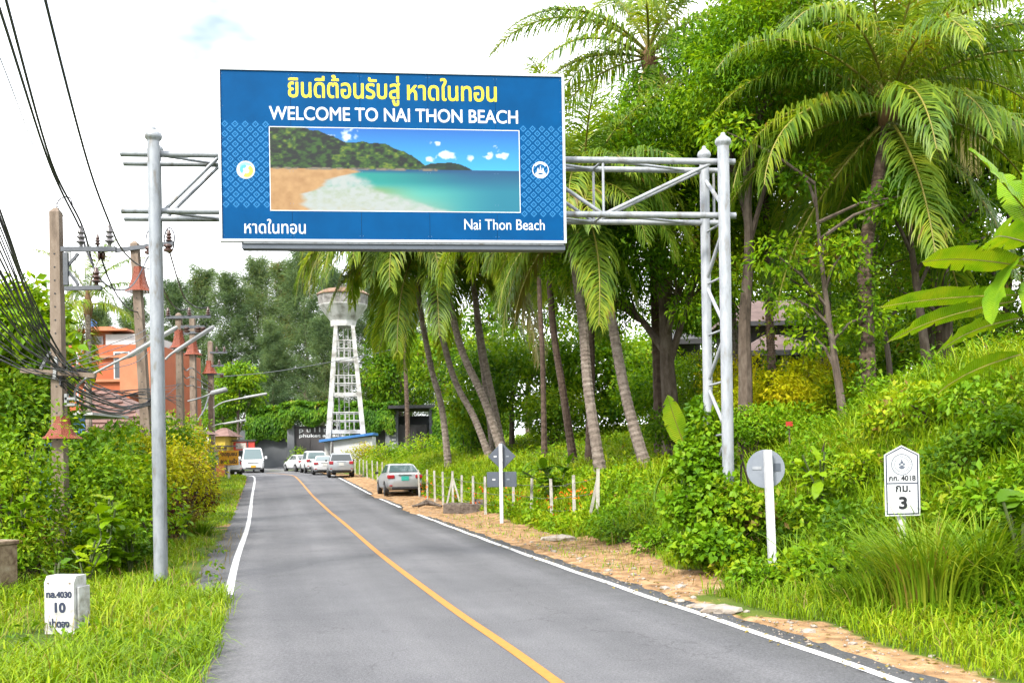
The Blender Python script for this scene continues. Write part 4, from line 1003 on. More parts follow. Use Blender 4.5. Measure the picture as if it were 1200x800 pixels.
# ------------------------------------------------------------ vehicles
def loft(mb, st):                        # st: (x, half width, z bottom, z top)
    vs = []
    for (x, w, zb_, zt_) in st:
        h = zt_-zb_
        half = [(w*.80, zb_), (w*.97, zb_+h*.18), (w, zb_+h*.50), (w*.985, zb_+h*.80), (w*.90, zb_+h*.97), (w*.55, zt_+.012)]
        vs += [(x, y, z) for y, z in half] + [(x, -y, z) for y, z in reversed(half)]
    n = 12; fs = []
    for i in range(len(st)-1):
        for k in range(n):
            a, b = i*n+k, i*n+(k+1) % n; fs.append((a, b, b+n, a+n))
    fs += [tuple(range(n-1, -1, -1)), tuple(range((len(st)-1)*n, len(st)*n))]
    mb.add(vs, fs)
def car(name, label, X, Y, head, st, gh, hwb, hwr, paint, glass, wheels, rear, van=False, cat='car'):
    z = gz(X, Y)
    e = empty(name, (X, Y, z), head, label, cat)
    mb = MB(); loft(mb, st); body = mb.build('body', paint, e, True, world=False)
    (xa, za), (xb, zb_), (xc, zc), (xd, zd) = gh        # rear base, rear roof, front roof, front base
    mb = MB(); n = 7
    def gsec(x0, z0, w0, x1, z1, w1): return None
    secs = []
    for f in np.linspace(0, 1, 6):
        top = (xb+(xc-xb)*f, zb_+(zc-zb_)*f+.03*math.sin(math.pi*f)); bot = (xa+(xd-xa)*f, za+(zd-za)*f)
        secs.append([(bot[0], hwb, bot[1]-.03), (bot[0]*.08+top[0]*.92, hwr+.03, bot[1]*.08+top[1]*.92), (top[0], hwr-.10, top[1]),
                     (top[0], -hwr+.10, top[1]), (bot[0]*.08+top[0]*.92, -hwr-.03, bot[1]*.08+top[1]*.92), (bot[0], -hwb, bot[1]-.03)])
    vs = [p for s in secs for p in s]; fs = []
    for i in range(5):
        for k in range(5): fs.append((i*6+k, i*6+k+1, (i+1)*6+k+1, (i+1)*6+k))
    fs += [tuple(range(5, -1, -1)), tuple(range(30, 36))]
    mb.add(vs, fs); mb.build('cabin', paint, e, True, world=False)
    def pane(nm, q, off, m):             # quad of 4 corners pushed out by off
        q = [Vector(p) for p in q]; nn = (q[1]-q[0]).cross(q[3]-q[0]).normalized(); c = sum(q, Vector())/4
        if nn.dot(Vector(off)) < 0: nn = -nn
        mb = MB(); mb.prism([c+(p-c)+nn*.004 for p in q], nn*.008); return mb.build(nm, m, e, world=False)
    def lp(a, b, t): return a+(b-a)*t
    def slope(x0, z0, w0, x1, z1, w1, off, nm, lo=.10, hi=.90):
        pts = []
        for t, sg in ((lo, 1), (lo, -1), (hi, -1), (hi, 1)):
            pts.append((lp(x0, x1, t), sg*lp(w0, w1, t)*.90, lp(z0, z1, t)))
        pane(nm, pts, off, glass)
    slope(xa, za, hwb, xb, zb_, hwr, (-1, 0, .3), 'rear_window', .14, .88); slope(xd, zd, hwb, xc, zc, hwr, (1, 0, .3), 'windscreen', .08, .90)
    for sg in (1, -1):
        for (f0, f1) in ((.10, .34), (.37, .62), (.65, .90)) if van else ((.14, .50), (.53, .88)):
            pts = []
            for t, f in ((.12, f0), (.12, f1), (.86, f1), (.86, f0)):
                xbm, zbm = lp(xa, xd, f), lp(za, zd, f); xt, zt_ = lp(xb, xc, f), lp(zb_, zc, f)
                pts.append((lp(xbm, xt, t), sg*lp(hwb, hwr+.03, t), lp(zbm, zt_, t)))
            pane('side_window', pts, (0, sg, .2), glass)
    for wx in wheels[0]:
        for sg in (1, -1):
            r = wheels[1]; c = Vector((wx, sg*(wheels[2]), r))
            o = MB().lathe(c, [(r*.55, -.10), (r*.92, -.10), (r, -.06), (r, .06), (r*.92, .10), (r*.55, .10)], 20, (0, 1, 0)).build('wheel', M['tyre'], e, True, world=False)
            MB().lathe(c+Vector((0, sg*.085, 0)), [(r*.62, -.02), (r*.62, .02), (r*.3, .028)], 14, (0, 1, 0)).build('rim', M['rim'], o, True, world=False)
            MB().lathe(c+Vector((0, -sg*.02, .02)), [(r*1.18, -.09), (r*1.18, .105)], 18, (0, 1, 0)).build('wheel_arch', M['car_black'], e, True, world=False)
    return e, body
def lbox(e, name, c, s, m, bev=.015): return MB().box(c, s, bev=bev).build(name, m, e, world=False)
def heading(Y, t=None):
    i = int(np.abs(RY-Y).argmin()); return math.atan2(RT[i, 1], RT[i, 0])
SED = [(-2.27, .66, .46, .80), (-2.22, .80, .34, .98), (-2.0, .855, .26, 1.05), (-1.4, .875, .22, 1.04), (-.4, .88, .20, .98), (.9, .88, .20, .96), (1.6, .865, .22, .90), (2.05, .80, .26, .76), (2.27, .62, .36, .60)]
SGH = [(-1.80, 1.05), (-.92, 1.45), (.20, 1.47), (1.15, .95)]
def rear_kit(e, x, w, zl, zp, plate, tails, bump_z, extra=True):
    for sg in (1, -1):
        lbox(e, 'tail_light', (x+.10, sg*w, zl), tails, M['tail_red'], .03)
        lbox(e, 'wing_mirror', (.95, sg*.98, zl+.16), (.10, .18, .12), M['car_black'], .03)
        lbox(e, 'reflector', (x+.005, sg*(w+.02), bump_z), (.03, .16, .05), M['tail_red'], .005)
    lbox(e, 'number_plate', (x-.012, 0, zp), (.03, .36, .20), plate, .005)
    lbox(e, 'trim_bar', (x+.005, 0, zp+.15), (.04, .62, .035), M['chrome'], .008)
    lbox(e, 'lower_bumper', (x+.06, 0, bump_z-.13), (.16, w*1.9, .14), M['car_black'], .04)
e, bdy = car('sedan', 'silver sedan with a teal number plate parked nearest on the sandy shoulder', PX(467, 50.5), 50.5, heading(52), SED, SGH, .79, .58, M['car_silver'], M['car_glass_pale'], ((-1.32, 1.38), .31, .80), None)
rear_kit(e, -2.27, .66, .88, .80, M['plate_teal'], (.30, .34, .17), .47)
SUV = [(-2.30, .74, .50, 1.02), (-2.26, .87, .40, 1.10), (-1.9, .905, .32, 1.13), (-.5, .915, .28, 1.10), (1.0, .915, .28, 1.08), (1.8, .89, .30, 1.02), (2.2, .80, .36, .86), (2.32, .64, .44, .70)]
UGH = [(-2.24, 1.10), (-1.85, 1.66), (.10, 1.72), (1.10, 1.06)]
e, bdy = car('suv', 'silver grey SUV parked behind the far sedans, dark rear window towards the road', PX(398.5, 74.5), 74.5, heading(75)+R(-3), SUV, UGH, .84, .66, M['car_pearl'], M['car_glass'], ((-1.35, 1.42), .36, .83), None)
rear_kit(e, -2.30, .70, 1.02, .92, M['plate_white'], (.26, .30, .22), .60)
e, bdy = car('sedan', 'pale sedan with red tail light squeezed between the two SUVs', PX(379, 81), 81, heading(80)+R(-6), SED, SGH, .79, .58, M['car_white'], M['car_glass_pale'], ((-1.32, 1.38), .31, .80), None)
rear_kit(e, -2.27, .66, .88, .80, M['plate_white'], (.30, .34, .17), .47)
e, bdy = car('suv', 'tall white SUV with pale glass parked beyond the pale sedan', PX(367, 87), 87, heading(82)+R(-4), SUV, [(-2.24, 1.10), (-1.9, 1.78), (.10, 1.84), (1.10, 1.06)], .84, .70, M['car_white'], M['car_glass_pale'], ((-1.35, 1.42), .36, .83), None)
rear_kit(e, -2.30, .70, 1.02, .92, M['plate_white'], (.26, .30, .22), .60)
e, bdy = car('sedan', 'small white car farthest along the row, beside the green bush', PX(351, 92), 92, heading(80)+R(12), SED, SGH, .79, .58, M['car_white'], M['car_glass'], ((-1.32, 1.38), .31, .80), None)
rear_kit(e, -2.27, .66, .88, .80, M['plate_white'], (.30, .34, .17), .47)
VAN = [(-2.62, .82, .40, 1.10), (-2.58, .92, .32, 1.16), (-1.5, .94, .28, 1.17), (1.6, .94, .28, 1.17), (2.25, .93, .28, 1.12), (2.5, .88, .30, 1.02), (2.66, .76, .36, .84)]
e, bdy = car('van', 'white high roof passenger van with yellow number plate driving towards the camera', PX(295.5, 91), 91, R(-74), VAN, [(-2.56, 1.14), (-2.42, 2.16), (1.35, 2.18), (2.32, 1.10)], .92, .72, M['car_white'], M['car_glass_pale'], ((-1.6, 1.65), .34, .84), None, van=True, cat='van')
for sg in (1, -1):
    lbox(e, 'headlight', (2.50, sg*.68, .86), (.22, .34, .20), M['lamp_clear'], .04); lbox(e, 'wing_mirror', (2.1, sg*1.10, 1.30), (.12, .22, .26), M['car_white'], .04)
lbox(e, 'grille', (2.60, 0, .86), (.12, .95, .10), M['car_black'], .02); lbox(e, 'number_plate', (2.69, 0, .55), (.03, .40, .19), M['plate_yellow'], .005)
lbox(e, 'air_intake', (2.61, 0, .42), (.14, 1.3, .10), M['car_black'], .02)
# white pickup half hidden behind the amber sign
e, bdy = car('pickup', 'white vehicle mostly hidden behind the amber sign and its post', PX(268, 82), 82, heading(60)+R(5), SUV, [(-.6, 1.12), (-.45, 1.66), (.50, 1.68), (1.20, 1.08)], .82, .62, M['car_white'], M['car_glass'], ((-1.4, 1.45), .36, .83), None, cat='pickup')
rear_kit(e, -2.30, .74, .96, .66, M['plate_white'], (.2, .16, .3), .56)

# ------------------------------------------------------------ roadside clutter by the bend
Ys = 73
q = P(268, 560, Ys); zq = gz(q.x, q.y); e = empty('roadside_sign', (q.x, q.y, zq), 0, 'amber board with two lines of dark lettering on a white post at the bend', 'road sign')
A, B = P(256.5, 545, Ys), P(279.5, 527.5, Ys); bwid, bhei = B.x-A.x, B.z-A.z
MB().box((A.x+bwid/2, Ys, A.z+bhei/2), (bwid, .05, bhei), bev=.01).build('board', M['sign_amber'], e)
for b_, f0, f1 in (('เขตชุมชน', .54, .86), ('ลดความเร็ว', .12, .46)):
    me = text_mesh('lettering', b_, .12, bhei*f0, bwid-.12, bhei*f1, .012)
    o = link('lettering', me, e, M['black_paint']); o.matrix_basis = Matrix.Translation((A.x, Ys-.032, A.z)) @ Matrix.Rotation(R(90), 4, 'X')
MB().box((q.x, Ys+.06, (zq-.2+A.z+.6)/2), (.16, .06, A.z+.6-zq+.2)).build('post', M['white_paint'], e)
q = P(254, 553, 76); e = empty('traffic_barrier', (q.x, q.y, gz(q.x, q.y)), R(-20), 'orange plastic barrier on the verge left of the amber sign', 'barrier')
MB().prism([(-.6, -.2, 0), (-.6, .2, 0), (-.6, .08, .9), (-.6, -.08, .9)], (1.2, 0, 0)).build('barrier_body', M['orange_plastic'], e, world=False)
MB().box((0, 0, .05), (1.3, .5, .1), bev=.02).build('barrier_foot', M['orange_plastic'], e, world=False)
# wooden kiosk
Yk2 = 79; q = P(247, 555, Yk2); zq = gz(q.x, q.y); e = empty('kiosk', (q.x, q.y, zq), R(-4), 'dark wooden kiosk with a pale service window beside the bend', 'kiosk')
MB().box((0, 1.1, .55), (2.3, 2.0, 1.1)).build('lower_wall', M['wood_dark'], e, world=False)
for x in (-1.1, .2, 1.1): MB().box((x, .15, 1.4), (.16, .14, .62)).build('corner_post', M['wood_dark'] if x != .2 else M['shop_pale'], e, world=False)
MB().box((0, 2.05, 1.4), (2.3, .12, .62)).build('back_wall', M['shop_pale'], e, world=False)
MB().box((.65, .2, 1.4), (.74, .02, .58)).build('window_pane', M['car_glass_pale'], e, world=False)
for k in range(5): MB().box((0, .02-.02*k, 1.78+.11*k), (2.6, .06, .10)).build('fascia_board', M['wood_dark'], e, world=False)
MB().box((0, 1.0, 2.36), (2.8, 2.5, .08)).build('roof', M['roof_dark'], e, world=False)
# red shop sign
q = P(286, 540, 94); zq = gz(q.x, q.y); e = empty('shop_sign', (q.x, q.y, zq), R(3), 'red framed shop signboard raised on posts behind the van', 'sign')
A, B = P(274, 527.5, 94), P(298.5, 517, 94)
cx, wz, hz_ = (A.x+B.x)/2, B.x-A.x, B.z-A.z; zc = (A.z+B.z)/2
MB().box((cx, 94, zc), (wz, .2, hz_)).build('board', M['red_paint'], e)
MB().box((cx-.14*wz, 93.88, zc), (wz*.48, .03, hz_*.66)).build('panel', M['shop_pale'], e)
MB().box((cx+.17*wz, 93.88, zc), (.12, .03, hz_+.1)).build('divider', M['roof_dark'], e)
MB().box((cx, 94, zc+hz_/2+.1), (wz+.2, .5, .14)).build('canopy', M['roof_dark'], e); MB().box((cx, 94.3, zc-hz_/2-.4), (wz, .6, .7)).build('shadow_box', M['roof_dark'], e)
for x in (A.x+.2, B.x-.2): MB().box((x, 94.3, (zq+zc)/2), (.15, .15, zc-zq)).build('post', M['steel_dark'], e)
def house_box(name, label, px0, px1, py_top, Y, depth, wall, roof, over=.4, rh=1.2, cat='house', wins=()):
    a, b = P(px0, 530, Y), P(px1, 530, Y); zt_ = P((px0+px1)/2, py_top, Y).z; x0, x1 = a.x, b.x
    z0 = gz((x0+x1)/2, Y)-.3; e = empty(name, ((x0+x1)/2, Y, z0), 0, label, cat)
    MB().box(((x0+x1)/2, Y+depth/2, (z0+zt_)/2), (x1-x0, depth, zt_-z0)).build('wall', wall, e)
    if roof is not None:
        xm = (x0+x1)/2; o = [(x0-over, Y-over, zt_), (x1+over, Y-over, zt_), (x1+over, Y+depth+over, zt_), (x0-over, Y+depth+over, zt_)]
        ins = min(depth*.3, (x1-x0)*.3); rdg = [(x0+ins, Y+depth/2, zt_+rh), (x1-ins, Y+depth/2, zt_+rh)]
        mb = MB(); mb.add([Vector(p)+Vector((0, 0, .003)) for p in o]+rdg, [(0, 1, 5, 4), (1, 2, 5), (2, 3, 4, 5), (3, 0, 4), (3, 2, 1, 0)]); mb.build('roof', roof, e)
    for (wx, wy, ww, wh) in wins:
        c = P(wx, wy, Y); f = MB().box((c.x, Y-.03, c.z), (ww+.16, .08, wh+.16)).build('window', M['wall_white'], e); MB().box((c.x, Y-.08, c.z), (ww, .04, wh)).build('pane', M['car_glass'], f)
        MB().box((c.x, Y-.11, c.z), (.05, .03, wh)).build('mullion', M['wall_white'], f)
    return e
house_box('house', 'bright yellow gabled house glimpsed behind the far poles', 248, 264, 511, 92, 4, M['wall_yellow'], M['roof_tile'], .5, .8)
# terracotta building, upper storeys stepped
e = house_box('apartment_building', 'terracotta orange multi-storey building behind the poles on the left', 60, 184, 404, 62, 9, M['wall_orange'], None, cat='building', wins=((143, 428, .8, 1.5),))
a, b = P(92, 400, 62), P(124, 385, 62)
MB().box(((a.x+b.x)/2, 66, P(100, 393, 62).z), (b.x-a.x, 6, 1.3)).build('upper_storey', M['wall_orange_pale'], e)
q = P(112, 399, 62.9); MB().box((q.x, 62.95, q.z), (.9, .1, .55)).build('window', M['wall_white'], e); MB().box((q.x, 62.88, q.z), (.7, .04, .4)).build('pane', M['car_glass'], e)
a, b = P(120, 397, 62), P(168, 397, 62); MB().box(((a.x+b.x)/2, 65, P(140, 398, 62).z), (b.x-a.x, 5, .8)).build('roof_parapet', M['wall_white'], e)
q = P(118, 391, 62); MB().box((q.x, 64.5, q.z+.25), (3.2, 5, .12)).build('roof_slab', M['wall_orange_pale'], e)
for y in (418, 446): q = P(122, y, 62); MB().box((q.x, 61.9, q.z), (6.4, .22, .16)).build('string_course', M['wall_orange_pale'], e)
q = P(168, 440, 62); MB().box((q.x, 61.3, q.z), (1.8, 1.4, 2.4)).build('balcony', M['wall_orange_pale'], e)
q = P(103, 388, 64); MB().lathe((q.x, 64.5, q.z), [(.35, 0), (.35, .7), (.1, .8)], 10).build('water_tank', M['tarp_blue'], e)
# tiled roof below it
Yr = 44; q = P(140, 500, Yr); e = empty('house', (q.x, q.y, gz(q.x, q.y)), 0, 'low house with brown tiled hip roof half buried in the left bushes', 'house')
a, b, c, d = P(96, 462, Yr+3), P(122, 455, Yr+3), P(190, 506, Yr-1), P(92, 506, Yr-1)
mb = MB(); mb.add([a, b, c, d, a+Vector((0, 8, -2)), b+Vector((3, 8, -2))], [(0, 1, 2, 3), (1, 5, 2), (0, 4, 5, 1)]); mb.build('roof', M['roof_tile'], e)
for k in range(9):
    t0, t1 = k/9, k/9+.012
    l0, r0 = a.lerp(d, t1*1.0), b.lerp(c, t1); MB().tube([l0+Vector((0, -.02, .03)), r0+Vector((0, -.02, .03))], .05, 5).build('tile_course', M['roof_tile'], e)
zl = gz(q.x, q.y); MB().box((q.x-.6, Yr+4, (zl+d.z)/2-.2), (4.6, 6, d.z-zl)).build('wall', M['wall_white'], e)
# blue sheet shed seen through the leaves
q = P(28, 500, 30); e = empty('shed', (q.x, q.y, gz(q.x, q.y)), 0, 'blue sheet shed glimpsed through the leaves at the left edge', 'shed')
for k in range(9): MB().box((q.x-1.6+.4*k, 30+.03*(k % 2), 1.7), (.39, .04, 3.4)).build('sheet', M['tarp_blue'], e)
MB().box((q.x, 31.2, 3.45), (4.2, 2.8, .08)).build('roof', M['wall_white'], e)
# telecom mast far left
q = P(96, 420, 55); e = empty('mast', (q.x, q.y, 0), 0, 'white telecom mast behind the near pole bracket', 'mast')
for dx in (-.25, .25): MB().tube([(q.x+dx, 55, 0), (q.x+dx, 55, P(96, 296, 55).z)], .05, 6).build('mast_leg', M['wall_white'], e)
for k in range(10): z = 2+k*1.1; MB().tube([(q.x-.25, 55, z), (q.x+.25, 55, z+1.1)], .03, 5).build('brace', M['wall_white'], e)
for dx, dz in ((-.55, 0), (.5, .4), (-.5, -1.6), (.55, -1.2)): MB().box((q.x+dx, 54.8, P(96, 310, 55).z+dz), (.25, .15, 1.3)).build('antenna_panel', M['wall_white'], e)

# ------------------------------------------------------------ grey walled resort entrance
Yb = 108.0
zg = gz(P(330, 540, Yb).x, Yb)
bld = empty('resort_building', (P(400, 540, Yb).x, Yb, zg), 0, 'long low dark grey building with white lettering and creepers hanging from its roof', 'building')
def wallbox(px0, px1, py0, py1, Y, dep, m, name='wall'):
    a, b = P(px0, py1, Y), P(px1, py0, Y); z0 = min(a.z, zg)-.3 if py1 > 540 else a.z
    return MB().box(((a.x+b.x)/2, Y+dep/2, (z0+b.z)/2), (b.x-a.x, dep, b.z-z0)).build(name, m, bld)
wallbox(270, 338, 498, 551, Yb+2, 1.0, M['wall_grey'])
wallbox(337.2, 344.5, 497, 551, Yb-.3, 2.5, M['wall_grey_pale'], 'pillar')
a, b = P(344.5, 545, Yb), P(500, 497, Yb); npn = 8
for k in range(npn):
    x0, x1 = a.x+(b.x-a.x)*k/npn, a.x+(b.x-a.x)*(k+1)/npn
    MB().box(((x0+x1)/2, Yb+.5, (zg-.3+b.z)/2), (x1-x0-.03, 1, b.z-zg+.3)).build('cladding_panel', M['wall_umber'], bld)
wallbox(452, 466, 480, 551, Yb-.5, 1, M['wall_grey_pale'], 'pillar'); 
for k in range(9): wallbox(459.2, 463.8, 489+k*5, 491+k*5, Yb-.58, .05, M['wall_white'], 'louvre')
wallbox(466, 560, 486, 551, Yb+3, .5, M['wall_grey'])
wallbox(455, 545, 473.5, 478.5, Yb-2, 8, M['roof_dark'], 'canopy')
for px in (478, 505, 532): wallbox(px-1, px+1, 478, 551, Yb-1.5, .3, M['steel_dark'], 'column')
def btext(body, px0, py0, px1, py1, bold):
    A, B = P(px0, py1, Yb-.03), P(px1, py0, Yb-.03)
    me = text_mesh('lettering', body, 0, 0, B.x-A.x, B.z-A.z, bold); o = link('lettering', me, bld, M['sign_white'])
    o.matrix_basis = Matrix.Translation(A) @ Matrix.Rotation(R(90), 4, 'X')
btext('p u l l m a n', 350.5, 500, 404, 508.0, .02); btext('phuket arcadia', 350.5, 507.5, 404, 513.5, .02)
for px, w_ in ((365, .8), (372, .5)): pass
# ------------------------------------------------------------ water tower
Yw = 96.0
wc = P(406, 530, Yw); zg2 = gz(wc.x, Yw)
wt = empty('water_tower', (wc.x, Yw, zg2), R(8), 'weathered white concrete water tower with funnel tank on four splayed legs', 'water tower')
def wz(py): return P(406, py, Yw).z-zg2
S = Yw/1200.0
MB().lathe((-.1, 0, 0), [(1.2, wz(383)), (1.22, wz(377)), (1.25, wz(376))], 12).build('ring_beam', M['tower_white'], wt, world=False)
MB().lathe((-.1, 0, 0), [(1.25, wz(376)), (2.3, wz(359)), (2.33, wz(357.5))], 12).build('funnel', M['tower_white'], wt, world=False)
MB().lathe((-.1, 0, 0), [(2.33, wz(357.5)), (2.38, wz(348)), (2.42, wz(346.5))], 12).build('tank_wall', M['tower_dark'], wt, world=False)
MB().lathe((-.1, 0, 0), [(2.5, wz(346.5)), (2.52, wz(345.6)), (1.9, wz(340.5)), (.7, wz(337.5)), (.6, wz(337.3))], 12).build('tank_roof', M['tower_roof'], wt, world=False)
MB().lathe((-.1, 0, 0), [(.45, wz(337.3)), (.45, wz(334)), (.2, wz(333))], 10).build('hatch', M['tower_dark'], wt, world=False)
def legp(sx, sy, py): h = (wz(py)-wz(383))/(0-wz(383)); w = .78+1.05*h; return Vector((sx*w, sy*w, wz(py)))
for sx in (-1, 1):
    for sy in (-1, 1): MB().tube([legp(sx, sy, 383), legp(sx, sy, 470), legp(sx, sy, 546)], [.24, .30, .36], 4, square=True).build('leg', M['tower_white'], wt, world=False)
for py in (422, 463, 506):
    for (s0, s1) in (((-1, -1), (1, -1)), ((1, -1), (1, 1)), ((1, 1), (-1, 1)), ((-1, 1), (-1, -1))):
        a, b = legp(*s0, py), legp(*s1, py); bar(a, b, .26, .34, 'ring_beam', M['tower_white'], None).parent = wt
    # guard rail above each level
    for dzr in (1.0, 1.75):
        for (s0, s1) in (((-1, -1), (1, -1)), ((1, 1), (-1, 1)), ((1, -1), (1, 1)), ((-1, 1), (-1, -1))):
            a, b = legp(*s0, py)+Vector((0, 0, dzr)), legp(*s1, py)+Vector((0, 0, dzr)); o = MB().tube([a*1.0, b*1.0], .06, 4).build('guard_rail', M['tower_white'], wt, world=False)
    for f in (.25, .5, .75):
        a = legp(-1, -1, py).lerp(legp(1, -1, py), f); MB().tube([a, a+Vector((0, 0, 1.75))], .05, 4).build('rail_post', M['tower_white'], wt, world=False)
for x in (-.22, .22): MB().tube([(x+.1, -.3, .3), (x+.1, -.3, wz(383))], .045, 5).build('ladder_rail', M['tower_white'], wt, world=False)
for k in range(26): MB().tube([(-.12, -.3, .8+k*.45), (.32, -.3, .8+k*.45)], .03, 4).build('ladder_rung', M['tower_white'], wt, world=False)
MB().tube([(-.6, 0, 0), (-.6, 0, wz(376))], .09, 6).build('riser_pipe', M['lamp_grey'], wt, world=False)
# pump house with blue roof, under the tower
q = P(412, 535, Yw-3); z3 = gz(q.x, Yw-3); e = empty('pump_house', (q.x, Yw-3, z3), 0, 'small white pump house with blue sloping roof at the foot of the water tower', 'hut')
a, b = P(391, 530, Yw-3), P(436, 512, Yw-3)
MB().prism([(a.x, Yw-3, z3-.2), (b.x, Yw-3, z3-.2), (b.x, Yw-3, P(436, 511, Yw-3).z), (a.x, Yw-3, P(391, 515.5, Yw-3).z)], (0, 2.6, 0)).build('wall', M['wall_white'], e)
l, r_ = P(375, 518, Yw-3), P(437, 509.5, Yw-3)
MB().prism([(l.x, Yw-3.5, l.z), (r_.x+.1, Yw-3.5, r_.z), (r_.x+.1, Yw-3.5, r_.z+.22), (l.x, Yw-3.5, l.z+.22)], (0, 3.4, 0)).build('roof', M['roof_blue'], e)
# roofs beyond the trees on the right
Yh = 62
e = empty('house', P(930, 440, Yh), 0, 'large house with pinkish tiled roofs glimpsed between the trunks on the right', 'house')
def hipped(px0, px1, pyr, pye, Y, ex, dep, m):
    a, b = P(px0, pye, Y), P(px1, pye, Y); zt_ = P((px0+px1)/2, pyr, Y+dep/2).z
    o = [(a.x-ex, Y, a.z), (b.x+ex, Y, a.z), (b.x+ex, Y+dep, a.z), (a.x-ex, Y+dep, a.z)]; rd = [(a.x+1.5, Y+dep/2, zt_), (b.x-1.5, Y+dep/2, zt_)]
    mb = MB(); mb.add(o+rd, [(0, 1, 5, 4), (1, 2, 5), (2, 3, 4, 5), (3, 0, 4)]); mb.build('roof', m, e)
    MB().box(((a.x+b.x)/2, Y, a.z-.12), (b.x-a.x+2*ex+.1, .2, .28)).build('fascia', M['roof_dark'], e)
hipped(880, 965, 392, 411, Yh-6, .4, 6, M['roof_brown']); hipped(860, 982, 352, 377, Yh, .6, 8, M['roof_brown'])
a, b = P(868, 440, Yh), P(990, 378, Yh); MB().box(((a.x+b.x)/2, Yh+4, (a.z+b.z)/2-1.5), (b.x-a.x, 6, b.z-a.z+3)).build('wall', M['wall_umber'], e)
a, b = P(872, 440, Yh-5), P(975, 412, Yh-5)
for k in range(14): x = a.x+(b.x-a.x)*k/13; MB().box((x, Yh-5, (a.z+b.z)/2), (.38, .06, b.z-a.z)).build('board', M['roof_dark'] if k % 3 else M['shop_pale'], e)
e = empty('house', P(700, 430, 66), 0, 'dark roofed house hidden behind the big tree left of the gantry column', 'house')
hipped(775, 822, 386, 398, 58, .2, 6, M['roof_dark']); a, b = P(776, 425, 59), P(822, 398, 59); MB().box(((a.x+b.x)/2, 62, (a.z+b.z)/2), (b.x-a.x, 5, b.z-a.z)).build('wall', M['wall_umber'], e)

# ------------------------------------------------------------ foliage builders
def unit(a): return a/np.maximum(np.linalg.norm(a, axis=-1, keepdims=True), 1e-9)
def leaf_arrays(Pb, D, Nn, Ln, Wd, fold=.12, droop=.12):
    D = unit(D); S = unit(np.cross(D, Nn)); N2 = np.cross(S, D)
    Ln = Ln[:, None]; Wd = Wd[:, None]
    mid = Pb+D*Ln*.48
    v = np.stack([Pb, mid+S*Wd*.5+N2*Wd*fold, Pb+D*Ln-N2*Ln*droop, mid-S*Wd*.5+N2*Wd*fold], axis=1)
    n = len(Pb); b = (np.arange(n)*4)[:, None]
    f = np.concatenate([b+np.array([[0, 2, 1]]), b+np.array([[0, 3, 2]])], axis=1).reshape(-1, 3)
    return v.reshape(-1, 3), f
def blade_arrays(Pb, lean, H, W, bend):
    """grass blades: lean (n,2) direction, H height, W width, bend how far the tip falls over"""
    n = len(Pb); l3 = np.concatenate([lean, np.zeros((n, 1))], axis=1); s3 = np.stack([-lean[:, 1], lean[:, 0], np.zeros(n)], axis=1)
    ang = rng.uniform(-.9, .9, n); s3 = unit(s3*np.cos(ang)[:, None]+l3*np.sin(ang)[:, None])
    H = H[:, None]; W = W[:, None]; bend = bend[:, None]; up = np.array([0, 0, 1.0])
    m1 = Pb+up*H*.5+l3*H*bend*.22; tip = Pb+up*H*(1-.45*bend)+l3*H*bend*.95
    m2 = Pb+up*H*(.85-.18*bend)+l3*H*bend*.55
    v = np.stack([Pb-s3*W*.4, Pb+s3*W*.4, m1-s3*W*.5, m1+s3*W*.5, m2-s3*W*.36, m2+s3*W*.36, tip], axis=1).reshape(-1, 3)
    b = (np.arange(n)*7)[:, None]
    f = np.concatenate([b+np.array([[0, 1, 3]]), b+np.array([[0, 3, 2]]), b+np.array([[2, 3, 5]]), b+np.array([[2, 5, 4]]), b+np.array([[4, 5, 6]])], axis=1).reshape(-1, 3)
    return v, f
def sphere_pts(r, n): return unit(r.normal(0, 1, (n, 3)))
def leaf_blob(r, C, Rd, n, Ln, ratio, up=.3, shell=.55, out=.6):
    """n leaves through an ellipsoid, denser toward its skin"""
    d = sphere_pts(r, n); q = (shell+(1-shell)*r.random((n, 1))**.6)
    Pb = C+d*Rd*q
    D = unit(d*out+r.normal(0, .55, (n, 3))+np.array([0, 0, -.25]))
    N = unit(r.normal(0, .45, (n, 3))+np.array([0, 0, 1.0])*up*2+d*.5)
    L_ = Ln*(.65+.6*r.random(n))
    return leaf_arrays(Pb, D, N, L_, L_*ratio*(.8+.4*r.random(n)))
class Foliage:
    def __init__(self): self.V = []; self.F = []; self.n = 0
    def add(self, vf): v, f = vf; self.V.append(v); self.F.append(f+self.n); self.n += len(v); return self
    def mesh(self, name): return np_mesh(name, np.concatenate(self.V), np.concatenate(self.F))
